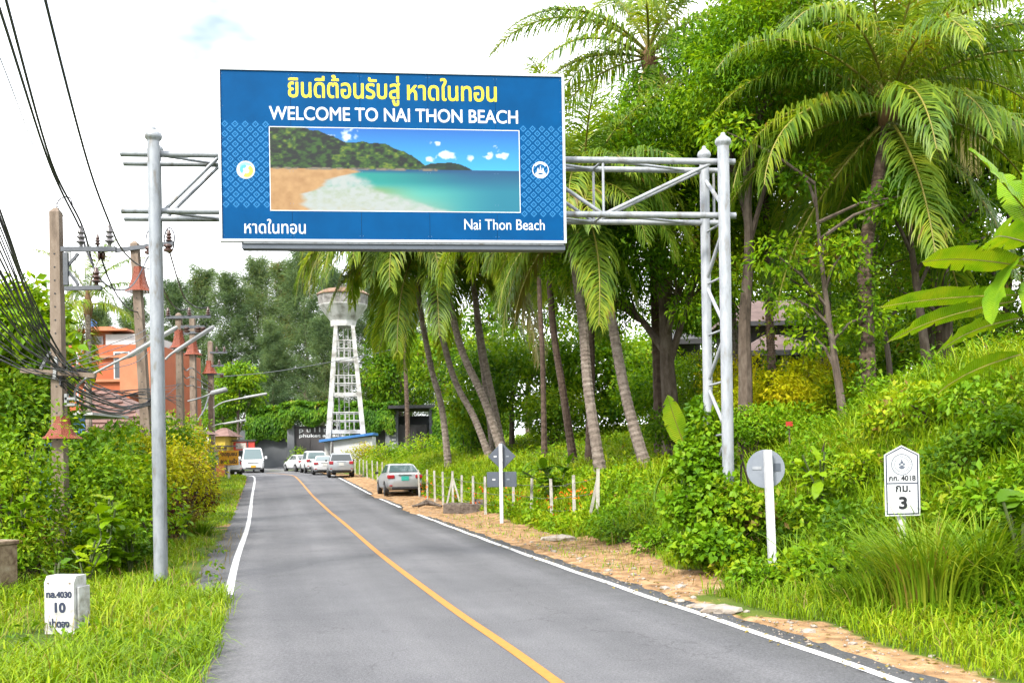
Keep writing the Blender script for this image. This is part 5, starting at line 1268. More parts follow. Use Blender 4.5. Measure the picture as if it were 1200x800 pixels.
def tree_mesh(seed, H, crown_c, crown_r, trunk_r, nclump, nleaf, leaf, ratio, clump_r, flat=.6, first=.35, forks=7, droop=0.0, lean=(0, 0), low=-.7, shell=.45):
    """trunk+limbs mesh and crown mesh, both around the tree's foot"""
    r = np.random.default_rng(seed); cc = np.array(crown_c, float); cr = np.array(crown_r, float)
    wood = MB(); fol = Foliage()
    tp = [np.array((0, 0, -.3))]; k = 6
    for i in range(1, k+1):
        f = i/k; tp.append(np.array((cc[0]*f**1.4+lean[0]*f+r.normal(0, .12)*H*.03, cc[1]*f**1.4+lean[1]*f+r.normal(0, .12)*H*.03, (cc[2]+cr[2]*.35)*f)))
    wood.tube(catmull3(tp, 3), [trunk_r*(1.25 if i == 0 else 1)*(1-.8*i/(k*3)) for i in range(k*3+1)], 8)
    def trunk_at(f): i = min(int(f*k), k-1); return tp[i]+(tp[i+1]-tp[i])*(f*k-i)
    limbs = []
    for i in range(forks):
        f = first+(1-first)*(i+.5)/forks*.95; a = i*2.4+r.uniform(-.4, .4)
        st = trunk_at(f); q = .45+.3*r.random(); en = cc+cr*np.array((math.cos(a)*q, math.sin(a)*q, np.clip((f-.55)*1.3+r.normal(0, .15), low, .8)))
        mid = (st+en)/2+np.array((0, 0, .08*H*(.3+.4*r.random())))
        w = trunk_r*(.55-.3*f); pts = catmull3([st, mid, en], 4)
        wood.tube(pts, [w*(1-.75*j/(len(pts)-1)) for j in range(len(pts))], 6); limbs.append((st, mid, en))
    for j in range(nclump):
        d = sphere_pts(r, 1)[0]
        if d[2] < low: d[2] = -d[2]*.5
        q = shell+(1-shell)*r.random()**.5; c = cc+cr*d*q*(1+r.normal(0, .08))
        li = limbs[int(np.argmin([np.linalg.norm(c-l[2]) for l in limbs]))]; t0 = .35+.6*r.random()
        st = li[0]*(1-t0)**2+2*li[1]*t0*(1-t0)+li[2]*t0*t0
        if j % 2 == 0: wood.tube([Vector(st), Vector((st+c)/2+np.array((0, 0, .15))), Vector(c)], [trunk_r*.14, trunk_r*.09, trunk_r*.03], 4, cap=False)
        cs = clump_r*(.6+.8*r.random())
        n = int(nleaf*(.6+.8*r.random()))
        dd = sphere_pts(r, n); Pb = c+dd*np.array((cs, cs, cs*flat))*(r.random((n, 1))**.45)
        D = unit(dd*.7+r.normal(0, .5, (n, 3))+np.array([0, 0, -.3-droop])); N = unit(r.normal(0, .4, (n, 3))+np.array([0, 0, 1.0]))
        L_ = leaf*(.6+.7*r.random(n)); fol.add(leaf_arrays(Pb, D, N, L_, L_*ratio*(.8+.4*r.random(n)), droop=.15+droop*.3))
    return wood.mesh('trunk', True), fol.mesh('crown')
def casuarina_mesh(seed, H=26.0):
    """feathery she-oak: plumes of fine drooping needles along upswept branches"""
    r = np.random.default_rng(seed); wood = MB(); fol = Foliage()
    wob_ = [np.array((r.normal(0, .25), r.normal(0, .25), H*i/6)) for i in range(7)]; wob_[0][:2] = 0; wob_[0][2] = -.4
    tp = catmull3(wob_, 3); wood.tube(tp, [.34*(1-.92*i/(len(tp)-1)) for i in range(len(tp))], 7)
    for j in range(74):
        f = .14+.85*(j/74.0)**.9; p0 = np.array(tp[min(int(f*(len(tp)-1)), len(tp)-1)]); p0[2] = H*f
        a = j*2.4+r.normal(0, .3); Lb = (1.6+7.2*(1-f)**.7*(.5+.5*math.sin(f*11+seed+a*.5)**2))*(.6+.7*r.random()); el = R(14+30*r.random()+26*f)
        d = np.array((math.cos(a)*math.cos(el), math.sin(a)*math.cos(el), math.sin(el)))
        p1 = p0+d*Lb*.55; p2 = p0+d*Lb+np.array((0, 0, -.12*Lb))
        wood.tube([Vector(p0), Vector(p1), Vector(p2)], [.07*(1-f)+.025, .04, .012], 4, cap=False)
        k = 9
        for t in np.linspace(.22, 1.0, k):
            c = p0*(1-t)**2+2*p1*t*(1-t)+p2*t*t if t < 1 else p2
            n = 44; dd = r.normal(0, 1, (n, 3))*np.array((.46, .46, .40))*(.6+.7*r.random()); Pb = c+dd
            D = unit(d*.55+r.normal(0, .35, (n, 3))+np.array([0, 0, -.45])); Ln = .45+.45*r.random(n)
            fol.add(leaf_arrays(Pb, D, unit(r.normal(0, 1, (n, 3))), Ln, .035+.03*r.random(n), fold=.05))
    return wood.mesh('trunk', True), fol.mesh('crown')
def plant_tree(name, label, loc, meshes, leafm, bark='bark_tree', rz=0.0, sc=1.0, cat='tree', group=None):
    e = empty(name, loc, rz, label, cat, group); e.scale = (sc, sc, sc) if not isinstance(sc, tuple) else sc
    link('trunk', meshes[0], e, M[bark], world=False); link('crown', meshes[1], e, M[leafm], world=False)
    return e
def at_ground(px, Y): X = PX(px, Y); return Vector((X, Y, gz(X, Y)))
def tree_at(name, label, px, Y, pyc, wpx, hpx, seed, leafm, ncl, nlf, leaf=.2, ratio=.38, clr=.9, tr=.22, pxc=None, deep=None, group=None, bark='bark_tree', **kw):
    """tree standing at image column px, depth Y, its crown centred at row pyc, wpx wide and hpx high"""
    b = at_ground(px, Y); c = P(pxc if pxc is not None else px, pyc, Y); k = Y/1200.0
    cr = (wpx/2*k, (deep or wpx/2*k), hpx/2*k); cc = (c.x-b.x, 0, c.z-b.z)
    return plant_tree(name, label, b, tree_mesh(seed, cc[2]+cr[2], cc, cr, tr, ncl, nlf, leaf, ratio, clr, **kw), leafm, bark, group=group)
def bush(name, label, px, py, Y, rx, rz, leafm, seed, n, leaf=.14, ratio=.5, ry=None, group=None, lumps=14, cat='shrub', stem=True, base=None):
    """shrub: uneven lumps of leaves on a few stems; its own foot on the ground"""
    r = np.random.default_rng(seed); c = P(px, py if py is not None else 560, Y); g = gz(c.x, Y) if base is None else base; ry = ry or rx
    if py is None: c.z = g+rz*.45
    e = empty(name, (c.x, Y, g), 0, label, cat, group); fol = Foliage(); wood = MB()
    top = c.z+rz-g; cz = max(c.z-g, .2)
    for j in range(lumps):
        d = sphere_pts(r, 1)[0]; q = .35+.4*r.random()
        ctr = np.array((d[0]*rx*q, d[1]*ry*q, max(cz+d[2]*rz*q*1.05, .12))); s = .42+.28*r.random()
        fol.add(leaf_blob(r, ctr, np.array((rx*s, ry*s, min(rz*s, ctr[2]+.15))), n//lumps, leaf, ratio, shell=.4))
        if stem: wood.tube([Vector((d[0]*.15*rx, d[1]*.15*ry, -.1)), Vector(ctr*np.array((.5, .5, .55))), Vector(ctr)], [.035, .025, .01], 5, cap=False)
    link('foliage', fol.mesh('foliage'), e, M[leafm], world=False)
    if stem: link('stems', wood.mesh('stems'), e, M['bark_tree'], world=False)
    return e

# ------------------------------------------------------------ palms
def frond_mesh(seed, elev, bend, L_=4.6, npair=100, drop=.55, twist=0.0):
    r = np.random.default_rng(seed); k = 16; pts = [np.array((0., 0, 0))]; dirs = []
    yaw = r.normal(0, .10)
    for i in range(k):
        f = (i+.5)/k; a = elev-bend*f**1.25; y = yaw*f
        d = np.array((math.cos(a)*math.cos(y), math.cos(a)*math.sin(y), math.sin(a))); dirs.append(d); pts.append(pts[-1]+d*L_/k)
    pts = np.array(pts); wood = MB(); wood.tube([Vector(p) for p in pts], [.036*(1-.85*i/k)+.006 for i in range(k+1)], 4, cap=False)
    tt = np.linspace(.10, .995, npair); tt = np.repeat(tt, 2)+r.normal(0, .004, npair*2); sg = np.tile([1., -1.], npair); tt = np.clip(tt, .05, .999)
    i = np.minimum((tt*k).astype(int), k-1); fr_ = (tt*k-i)[:, None]
    Pb = pts[i]*(1-fr_)+pts[i+1]*fr_; D = np.array(dirs)[i]
    S = unit(np.cross(D, np.array([0, 0, 1.0]))); U = np.cross(S, D)
    ln = L_*.225*np.clip(np.sin(np.pi*(.14+.80*tt))**.7, .15, 1)*(.72+.42*r.random(len(tt)))
    fw = (.45+.55*tt)[:, None]
    d1 = unit(S*sg[:, None]*(1.0-.25*fw)+D*fw*.9+U*.16+r.normal(0, .13, D.shape)); g = np.array([0, 0, -1.0])
    dr = (drop*(.35+1.2*r.random(len(tt))))[:, None]
    d2 = unit(d1+g*dr*.9); d3 = unit(d1*.7+g*dr*2.0)
    p1 = Pb+d1*ln[:, None]*.35; p2 = p1+d2*ln[:, None]*.35; p3 = p2+d3*ln[:, None]*.30
    W = (.014+.007*np.sin(np.pi*tt))[:, None]; side_ = unit(np.cross(d2, U*.9+S*.2+1e-3))
    v = np.stack([Pb-side_*W*.5, Pb+side_*W*.5, p1-side_*W, p1+side_*W, p2-side_*W*.75, p2+side_*W*.75, p3], axis=1)
    b = (np.arange(len(tt))*7)[:, None]
    f = np.concatenate([b+np.array([[0, 1, 3]]), b+np.array([[0, 3, 2]]), b+np.array([[2, 3, 5]]), b+np.array([[2, 5, 4]]), b+np.array([[4, 5, 6]])], axis=1).reshape(-1, 3)
    v = v.reshape(-1, 3)
    me_r = wood.mesh('rachis'); nr = len(me_r.vertices)
    rv = np.empty(nr*3, dtype=np.float32); me_r.vertices.foreach_get('co', rv); rf_ = np.array([list(p.vertices) for p in me_r.polygons if len(p.vertices) == 4])
    rt = np.concatenate([rf_[:, [0, 1, 2]], rf_[:, [0, 2, 3]]])
    me = np_mesh('frond', np.concatenate([rv.reshape(-1, 3), v]), np.concatenate([rt, f+nr]))
    me.materials.append(M['rachis']); me.materials.append(M['frond'])
    mi = np.ones(len(me.polygons), dtype=np.int32); mi[:len(rt)] = 0; me.polygons.foreach_set('material_index', mi)
    bpy.data.meshes.remove(me_r)
    return me
FR = {}
for cl, (el, be, dr) in {'up': (R(68), R(66), .7), 'mid': (R(38), R(88), 1.15), 'low': (R(8), R(80), 1.5), 'hang': (R(-34), R(48), .9), 'drape': (R(28), R(118), 1.0)}.items():
    FR[cl] = [frond_mesh(100+7*i+len(cl)*31, el+R(7)*(i-1), be+R(9)*(i-1), drop=dr) for i in range(3)]
OLD = {}
def old(me):
    if me.name not in OLD:
        c = me.copy(); c.materials.clear(); c.materials.append(M['rachis']); c.materials.append(M['frond_old']); OLD[me.name] = c
    return OLD[me.name]
def palm(label, trunk, Y, seed, Lf=4.6, r0=.20, r1=.14, mix=(6, 7, 7, 4), bark='bark_palm', nuts=0, dead=1, scale_z=1.0, ybase=None, azs=None, group=None, vine=0):
    """trunk: image points foot -> crown; fronds set round the crown"""
    r = np.random.default_rng(seed); b = at_ground(trunk[0][0], Y)
    pts = [Vector((b.x, Y, b.z-.3))]+[P(x, y, Y+.25*i) for i, (x, y) in enumerate(trunk[1:], 1)]
    e = empty('coconut_palm', b, 0, label, 'palm tree', group)
    cp = catmull3(pts, 36 if len(pts) > 2 else 60); n = len(cp); rad = []
    for i in range(n):
        f = i/(n-1); w = r0*(1+.55*math.exp(-f*n*.09))*(1-f)+r1*f; rad.append(.88*w*(1.05 if i % 2 else .96)*(1+r.normal(0, .02)))
    MB().tube(cp, rad, 9).build('trunk', M[bark], e, False)
    top = cp[-1]
    MB().lathe(top+Vector((0, 0, -.55)), [(r1*1.0, 0), (r1*1.7, .3), (r1*2.0, .6), (r1*1.3, .9), (.03, 1.25)], 9).build('crown_shaft', M['husk'], e, True)
    a0 = r.uniform(0, 6.28); k = 0
    for cl, cnt in zip(('up', 'mid', 'low', 'hang', 'drape'), mix):
        for j in range(cnt):
            me = FR[cl][int(r.integers(0, 3))]
            if cl == 'hang' and j < dead: me = old(me)
            o = bpy.data.objects.new('frond', me); COL.objects.link(o); o.parent = e; o.matrix_parent_inverse = Matrix.Translation(b).inverted()
            az = a0+k*2.39996+r.normal(0, .12); k += 1
            s = Lf/4.6*(.88+.22*r.random())
            o.location = top+Vector((0, 0, {'up': .45, 'mid': .3, 'low': .1, 'hang': -.1, 'drape': .2}[cl])); o.rotation_euler = (r.normal(0, .12), r.normal(0, .06), az); o.scale = (s, s, s)
    for j in range(nuts):
        a = -1.9+j*.42+r.normal(0, .1); d = r.uniform(.22, .42); q = top+Vector((d*math.cos(a), d*math.sin(a), -.25-.35*r.random()))
        bm = bmesh.new(); bmesh.ops.create_icosphere(bm, subdivisions=2, radius=.125)
        for v in bm.verts: v.co.z *= 1.2
        me = bpy.data.meshes.new('coconut'); bm.to_mesh(me); bm.free(); me.polygons.foreach_set('use_smooth', np.ones(len(me.polygons), dtype=bool))
        o = link('coconut', me, e, M['coconut_green']); o.location = q
    if vine:
        fol = Foliage()
        for i in range(vine):
            f = r.uniform(.08, .50); p = np.array(cp[int(f*(n-1))]); a = r.uniform(0, 6.28)
            fol.add(leaf_blob(r, p+np.array((math.cos(a), math.sin(a), 0))*.2, np.array((.3, .3, .4)), 40, .13, .7))
        link('climbing_vine', fol.mesh('climbing_vine'), e, M['leaf_mid'])
    return e

# ------------------------------------------------------------ ground cover
leaf_mat('dry_grass', [(.12, .085, .03), (.18, .14, .05), (.24, .19, .07), (.15, .10, .04)], trans=.2, nscale=1.0, gain=1.0)
def scatter(r, n, y0, y1, s0, s1, taper=0.0):
    """points along the road between depths y0..y1 and offsets s0..s1"""
    ii = np.where((RY > y0) & (RY < y1))[0]; w = (1.0/np.maximum(RY[ii], 8))**taper; w = w/w.sum()
    i = r.choice(ii, n, p=w); s = s0+(s1-s0)*r.random(n); t = r.uniform(-.15, .15, n)
    X = RX[i]+RN[i, 0]*s+RT[i, 0]*t; Y = RY[i]+RN[i, 1]*s+RT[i, 1]*t
    return X, Y, s
def sstuff(name, fol, m, label, cat): return tag(link(name, fol.mesh(name), None, M[m]), label, cat, None, 'stuff')
r = np.random.default_rng(21)
def blades(r, X, Y, h0, h1, w0, bendlo=.3, bendhi=1.1, z=None, dirx=None):
    n = len(X); z = ground(X, Y) if z is None else z
    a = r.uniform(0, 6.28, n); lean = np.stack([np.cos(a), np.sin(a)], axis=1)
    return blade_arrays(np.stack([X, Y, z-.02], axis=1), lean, h0+(h1-h0)*r.random(n)**1.4, w0*(.7+.7*r.random(n)), bendlo+(bendhi-bendlo)*r.random(n))
# left verge: denser and taller near the stone
fol = Foliage()
X, Y, s = scatter(r, 52000, 7.2, 17.5, -9.5, -2.88, .6); k0 = s < np.interp(Y, EL_Y, EL_S)+.06+.08*r.random(len(s)); X, Y, s = X[k0], Y[k0], s[k0]
k = ~((s > -3.35+.12*np.sin(Y*3)) & (Y > 15.3)); X, Y, s = X[k], Y[k], s[k]
k = ((X-ks.x)**2/.16+(Y-ks.y+.35)**2/.36 > 1); X, Y, s = X[k], Y[k], s[k]
patch = wob(X*1.0, Y, 1.5); thin = r.random(len(X)) < np.clip(.95+.5*patch, .35, 1); X, Y, patch = X[thin], Y[thin], patch[thin]
hi = patch > .05
fol.add(blades(r, X[hi], Y[hi], .14, .36, .011)); fol.add(blades(r, X[~hi], Y[~hi], .06, .20, .010))
fol.add(blades(r, X[:9000]+.07, Y[:9000], .22, .46, .012, .5, 1.3))
X, Y, s = scatter(r, 19000, 16.5, 36, -7.5, -3.55, .8); k = (s < -3.75-.2*np.sin(Y*1.7)); k &= ~(np.exp(-(((X+4.9)/.55)**2+((Y-19.2)/.7)**2)) > .35); fol.add(blades(r, X[k], Y[k], .08, .24, .016))
X, Y, s = scatter(r, 9000, 35, 84, -7.0, -3.5, .4); fol.add(blades(r, X, Y, .10, .28, .035))
sstuff('verge_grass', fol, 'grass', 'bright green unmown grass of the left verge', 'grass')
fol = Foliage()
X, Y, s = scatter(r, 4200, 7.5, 24, -9, -3.1, .6); k = wob(X+3, Y+8, 1.1) > .15; X, Y = X[k], Y[k]; n = len(X); z = ground(X, Y)+.05+.12*r.random(n); L_ = .05+.07*r.random(n)
fol.add(leaf_arrays(np.stack([X, Y, z], axis=1), unit(r.normal(0, 1, (n, 3))+[0, 0, .2]), unit(r.normal(0, .4, (n, 3))+[0, -.2, 1]), L_, L_*.6))
sstuff('verge_weeds', fol, 'leaf_mid', 'small broad leaved weeds dotted through the left verge grass', 'weeds')
fol = Foliage(); X, Y, s = scatter(r, 1500, 7.5, 30, -8.5, -3.0, .6); X2, Y2, s2 = scatter(r, 1800, 8, 24, 4.0, 11, .6); fol.add(blades(r, np.concatenate([X, X2]), np.concatenate([Y, Y2]), .22, .52, .008, .4, 1.2))
sstuff('dry_stalks', fol, 'dry_grass', 'thin dry straw stalks standing in the grass on both sides', 'grass')
# grit and litter on the sandy shoulder
Xg, Yg, sg_ = scatter(r, 3200, 7.5, 50, 2.9, 5.4, .8); k = sand_mask(Xg, Yg, sg_) > .35; k |= (sg_ < 3.3); Xg, Yg, sg_ = Xg[k], Yg[k], sg_[k]; n = len(Xg)
zg_ = np.where(sg_ < 3.05, zr(Yg)-.008, ground(Xg, Yg)); sz = .008+.022*r.random(n)**3
oct_ = np.array([(1, 0, 0), (0, 1, 0), (-1, 0, 0), (0, -1, 0), (0, 0, .7), (0, 0, -.5)]); V = (np.stack([Xg, Yg, zg_+.004], axis=1)[:, None, :]+oct_[None]*sz[:, None, None]*r.uniform(.6, 1.3, (n, 6, 1))).reshape(-1, 3)
of = np.array([(0, 1, 4), (1, 2, 4), (2, 3, 4), (3, 0, 4), (1, 0, 5), (2, 1, 5), (3, 2, 5), (0, 3, 5)]); F = ((np.arange(n)*6)[:, None, None]+of[None]).reshape(-1, 3)
tag(link('grit', np_mesh('grit', V, F), None, M['stone']), 'loose grit strewn along the sandy shoulder and asphalt edge', 'gravel', None, 'stuff')
fol = Foliage(); X, Y, s = scatter(r, 900, 8, 45, 2.7, 5.0, .8); n = len(X); z = np.where(s < 3.1, zr(Y)-.002, ground(X, Y))+.012; L_ = .04+.06*r.random(n)
fol.add(leaf_arrays(np.stack([X, Y, z], axis=1), unit(r.normal(0, 1, (n, 3))*[1, 1, .08]), unit(r.normal(0, .2, (n, 3))+[0, 0, 1]), L_, L_*.5)); sstuff('leaf_litter', fol, 'dry_grass', 'dry fallen leaves along the right road edge', 'leaves')
# meadow behind the fence
fol = Foliage()
X, Y, s = scatter(r, 31000, 24, 90, 5.3, 22, .5); k = (Y > 22); X, Y = X[k], Y[k]; fol.add(blades(r, X, Y, .15, .50, .024))
X, Y, s = scatter(r, 20000, 24, 88, 5.0, 8.5, .5); fol.add(blades(r, X, Y, .25, .75, .022, .3, .9))
X, Y, s = scatter(r, 9000, 24.5, 60, 4.4, 5.4, .6); k = sand_mask(X, Y, s) < .45; fol.add(blades(r, X[k], Y[k], .08, .30, .02))
sstuff('meadow_grass', fol, 'grass_meadow', 'long yellow green grass of the meadow behind the fence', 'grass')
fol = Foliage()
X, Y, s = scatter(r, 30000, 24.5, 70, 4.9, 7.4, .6); z = ground(X, Y)+r.random(len(X))*.55*(.6+.4*wob(X, Y, 1.6)); n = len(X)
fol.add(leaf_arrays(np.stack([X, Y, z], axis=1), unit(r.normal(0, 1, (n, 3))+[0, 0, .2]), unit(r.normal(0, .5, (n, 3))+[0, -.3, 1]), .10+.10*r.random(n), .05+.04*r.random(n)))
X, Y, s = scatter(r, 14000, 26, 85, 7.4, 20, .6); z = ground(X, Y)+r.random(len(X))*.4; n = len(X)
fol.add(leaf_arrays(np.stack([X, Y, z], axis=1), unit(r.normal(0, 1, (n, 3))+[0, 0, .2]), unit(r.normal(0, .5, (n, 3))+[0, -.3, 1]), .12+.12*r.random(n), .06+.05*r.random(n)))
sstuff('fence_weeds', fol, 'leaf_lime', 'low leafy weeds growing along the fence', 'weeds')
fol = Foliage()
for (px, Yc_, nn) in ((676, 27.5, 40), (655, 28.5, 20), (603, 32, 30), (560, 36, 40), (500, 45, 40), (690, 26.6, 20), (640, 30, 14), (590, 33, 20), (540, 40, 20), (470, 52, 20)):
    b = at_ground(px, Yc_+.4); fol.add(leaf_blob(r, np.array((b.x, b.y, b.z+.45)), np.array((.35, .3, .4)), nn, .13, .4))
sstuff('red_leaves', fol, 'leaf_orange', 'scattered orange red young leaves in the weeds behind the fence', 'leaves')
# right bank: grass, creepers
fol = Foliage()
X, Y, s = scatter(r, 52000, 7.5, 24.5, 3.7, 11.5, .7); k = sand_mask(X, Y, s) < .5; X, Y, s = X[k], Y[k], s[k]
fol.add(blades(r, X, Y, .10, .38, .013))
X, Y, s = scatter(r, 9000, 8.5, 22, 5.3, 11, .7); fol.add(blades(r, X, Y, .35, .85, .015, .4, 1.2))
X, Y, s = scatter(r, 8000, 15, 40, 9, 20, .6); fol.add(blades(r, X, Y, .2, .7, .02))
X, Y, s = scatter(r, 2500, 16, 34, 3.4, 5.2, .6); k = r.random(len(X)) < .5+.5*np.sin(X*3.1)*np.sin(Y*2.3); fol.add(blades(r, X[k], Y[k], .05, .18, .012))
sstuff('bank_grass', fol, 'grass', 'dense wild grass on the bank right of the road', 'grass')
fol = Foliage()
X, Y, s = scatter(r, 85000, 8.5, 26, 4.7, 15.5, .5)
mound = np.clip(wob(X, Y, 1.9), -.6, 1.2); z = ground(X, Y)+(.06+.34*(mound+.6)/1.8*smooth(4.7, 6.2, s))*(.35+.65*r.random(len(X))); n = len(X)
keep = (r.random(n) < .35+.65*smooth(-.5, .3, wob(X+9, Y-4, .9))) & (sand_mask(X, Y, s) < .5)
X, Y, z = X[keep], Y[keep], z[keep]; n = len(X); L_ = .06+.085*r.random(n)
fol.add(leaf_arrays(np.stack([X, Y, z], axis=1), unit(r.normal(0, 1, (n, 3))+[-.2, -.3, .05]), unit(r.normal(0, .42, (n, 3))+[-.2, -.35, 1]), L_, L_*.72))
sstuff('bank_creeper', fol, 'vine', 'leafy creeper carpeting the bank right of the road', 'creeper')
# weeds and mounds on the bank
r2 = np.random.default_rng(33)
spots = [(990, 640, 14.2, .55, .35), (935, 650, 14.8, .5, .3), (1180, 560, 13.6, .8, .55), (1130, 520, 15.5, .9, .5), (1170, 470, 16.5, 1.0, .55), (1100, 480, 17.5, .9, .5), (960, 560, 17.2, .8, .5), (1010, 600, 15.6, .7, .4),
         (960, 510, 19.5, .8, .45), (1050, 500, 18.5, .7, .45), (870, 680, 14.6, .45, .25), (735, 600, 22.5, .5, .25), (770, 610, 20.0, .5, .3), (860, 640, 16.4, .6, .4), (720, 600, 23.5, .8, .4), (1190, 640, 12.4, .6, .45), (1190, 520, 15.0, .8, .5), (1010, 540, 17.5, .6, .4), (1140, 600, 13.6, .55, .4), (925, 600, 16.9, .6, .4)]
weed_labels = ['low leafy weed shrub left of the lowest grass tuft on the right bank', 'leafy weed shrub right of the round sign post foot', 'large weed shrub right of the kilometre sign near the frame edge', 'weed shrub behind and above the kilometre sign', 'weed shrub high on the bank below the banana leaves', 'weed shrub on the bank left of the lowest banana leaf', 'weed shrub behind the round sign on its right', 'weed shrub between the round sign and the kilometre sign', 'weed shrub high behind the round sign near the red marker', 'weed shrub on the slope above the kilometre sign, left side', 'small weed shrub at the road edge left of the round sign', 'small weed shrub left of the creeper heap near the shoulder', 'weed shrub at the left foot of the creeper heap', 'weed shrub at the right foot of the creeper heap', 'weed shrub beside the last fence post', 'weed shrub at the right frame edge low on the bank', 'weed shrub at the right frame edge halfway up the bank', 'weed shrub midway between round sign and forest trunks', 'weed shrub behind the tallest grass clump', 'weed shrub just behind the round sign post']
for i, (px, py, Y_, rx, rz_) in enumerate(spots):
    bush('weed_shrub', weed_labels[i], px, None, Y_, rx, rz_, ['vine', 'leaf_lime', 'vine', 'leaf_mid'][i % 4], 300+i, int(900*rx/.6), .11+.04*r2.random(), .5, group='weed shrubs on the right bank', lumps=9)
# creeper heap swallowing the right gantry leg
hm = [(826, 500, 18.4, .38, .60), (824, 545, 18.1, .6, .6), (862, 600, 17.1, .65, .45), (828, 590, 17.5, .75, .6), (840, 640, 16.6, .7, .35)]
e = empty('creeper_heap', at_ground(835, 17.4), 0, 'tall heap of green creeper climbing over the right gantry legs', 'creeper'); fol = Foliage()
for (px, py, Y_, rx, rz_) in hm:
    c = P(px, py, Y_)
    for j in range(10):
        d = sphere_pts(r2, 1)[0]; ctr = np.array(c)+d*np.array((rx, .5, rz_))*.55; s = .38+.25*r2.random()
        fol.add(leaf_blob(r2, ctr, np.array((rx*s, .5*s+.1, rz_*s)), 230, .12, .78, shell=.5))
link('foliage', fol.mesh('foliage'), e, M['vine'])
mb = MB()
for k in range(9): b = at_ground(800+9*k, 17.6+.1*k); mb.tube(catmull3([b, b+Vector((.15*math.sin(k), .2, .7)), b+Vector((.2*math.cos(k), .25, 1.5))], 3), .02, 4)
mb.build('vine_stems', M['bark_tree'], e)
# arching grass clumps by the kilometre sign
def grass_clump(label, px, Y_, h, n, spread, seed, m='grass_tall', name='grass_clump', w=.02, group=None):
    r = np.random.default_rng(seed); b = at_ground(px, Y_); a = r.uniform(0, 6.28, n); q = np.abs(r.normal(0, spread*.35, n))
    Pb = np.stack([q*np.cos(a), q*np.sin(a), 0*a-.05], axis=1); lean = np.stack([np.cos(a), np.sin(a)], axis=1)
    e = empty(name, b, 0, label, 'grass', group)
    k = 7; H = h*(.55+.55*r.random(n)); bend = .5+.8*r.random(n); s3 = np.stack([-lean[:, 1], lean[:, 0], 0*a], axis=1)
    tw = r.uniform(-.8, .8, n)[:, None]; l3 = np.concatenate([lean, np.zeros((n, 1))], axis=1); s3 = unit(s3*np.cos(tw)+l3*np.sin(tw))
    V = []
    for i in range(k+1):
        f = i/k; p = Pb+l3*(H*bend*f**1.8*.75)[:, None]; p[:, 2] += H*(f-.42*bend*f**2.6)
        ww = w*(1-f**2.2)*(.75+.5*r.random(n))[:, None]*.5+.001; V += [p-s3*ww, p+s3*ww]
    V = np.stack(V, axis=1); m_ = V.shape[1]; b0 = (np.arange(n)*m_)[:, None]; F = []
    for i in range(k): F += [b0+np.array([[2*i, 2*i+1, 2*i+3]]), b0+np.array([[2*i, 2*i+3, 2*i+2]])]
    link('blades', np_mesh('blades', V.reshape(-1, 3), np.concatenate(F)), e, M[m], world=False); return e
grass_clump('tallest arching grass clump just below the kilometre sign on the right bank', 1088, 12.2, 1.55, 620, 1.3, 1)
grass_clump('arching grass clump partly covering the post of the kilometre sign', 1064, 13.2, 1.15, 300, .7, 2)
grass_clump('arching grass clump right of the kilometre sign near the frame edge', 1150, 12.0, 1.3, 360, 1.0, 3)
grass_clump('low grass tuft at the foot of the bank left of the tallest clump', 1010, 12.8, .7, 260, .8, 4)
grass_clump('tuft of grass at the foot of the round sign post', 905, 15.8, .45, 160, .5, 5)
grass_clump('upright grass tuft on the verge beyond the blue bin', 232, 27.5, .8, 200, .6, 6)
grass_clump('grass tuft hugging the foot of the kilometre stone', 96, 12.5, .34, 160, .6, 7, 'grass')
grass_clump('grass tuft at the base of the left gantry post', 186, 16.3, .35, 140, .5, 8, 'grass')
# broad leaved sapling on the bank
def big_leaf(L_, W_, droop, seed, curl=.12, tears=0):
    """one broad leaf along +x, folded along its midrib; tears: torn strips as on banana"""
    r = np.random.default_rng(seed); n = 14; V = []; F = []; x, z, a = 0., 0., 0.
    prof = []
    for i in range(n+1):
        f = i/n; a = -droop*f**1.3; prof.append((x, z, f)); x += L_/n*math.cos(a); z += L_/n*math.sin(a)
    for (x, z, f) in prof:
        w = W_*.5*(math.sin(math.pi*min(f*.96+.04, 1))**.55)*(1+r.normal(0, .03)) if 0 < f < 1 else .01
        t = -w*curl*(1+.8*r.normal(0, .5))
        for sgn_ in (-1, -.5, 0, .5, 1): V.append((x+r.normal(0, .004), sgn_*w, z+abs(sgn_)*w*.30+(t if abs(sgn_) == 1 else 0)+r.normal(0, .01)*(abs(sgn_) == 1)))
    torn = set()
    for sd in (0, 1):
        for _ in range(tears): torn.add((int(r.integers(3, n-2)), sd))
    for i in range(n):
        for j in range(4):
            sd = 0 if j < 2 else 1; a0, b0, c0, d0 = i*5+j, i*5+j+1, (i+1)*5+j+1, (i+1)*5+j
            if (i, sd) in torn and j in (0, 3):
                V2 = len(V); q = Vector(V[d0 if j == 0 else c0]); V.append((q.x-.03, q.y, q.z-.03)); 
                if j == 0: F.append((a0, b0, c0, V2))
                else: F.append((a0, b0, V2, d0))
            else: F.append((a0, b0, c0, d0))
    return V, F
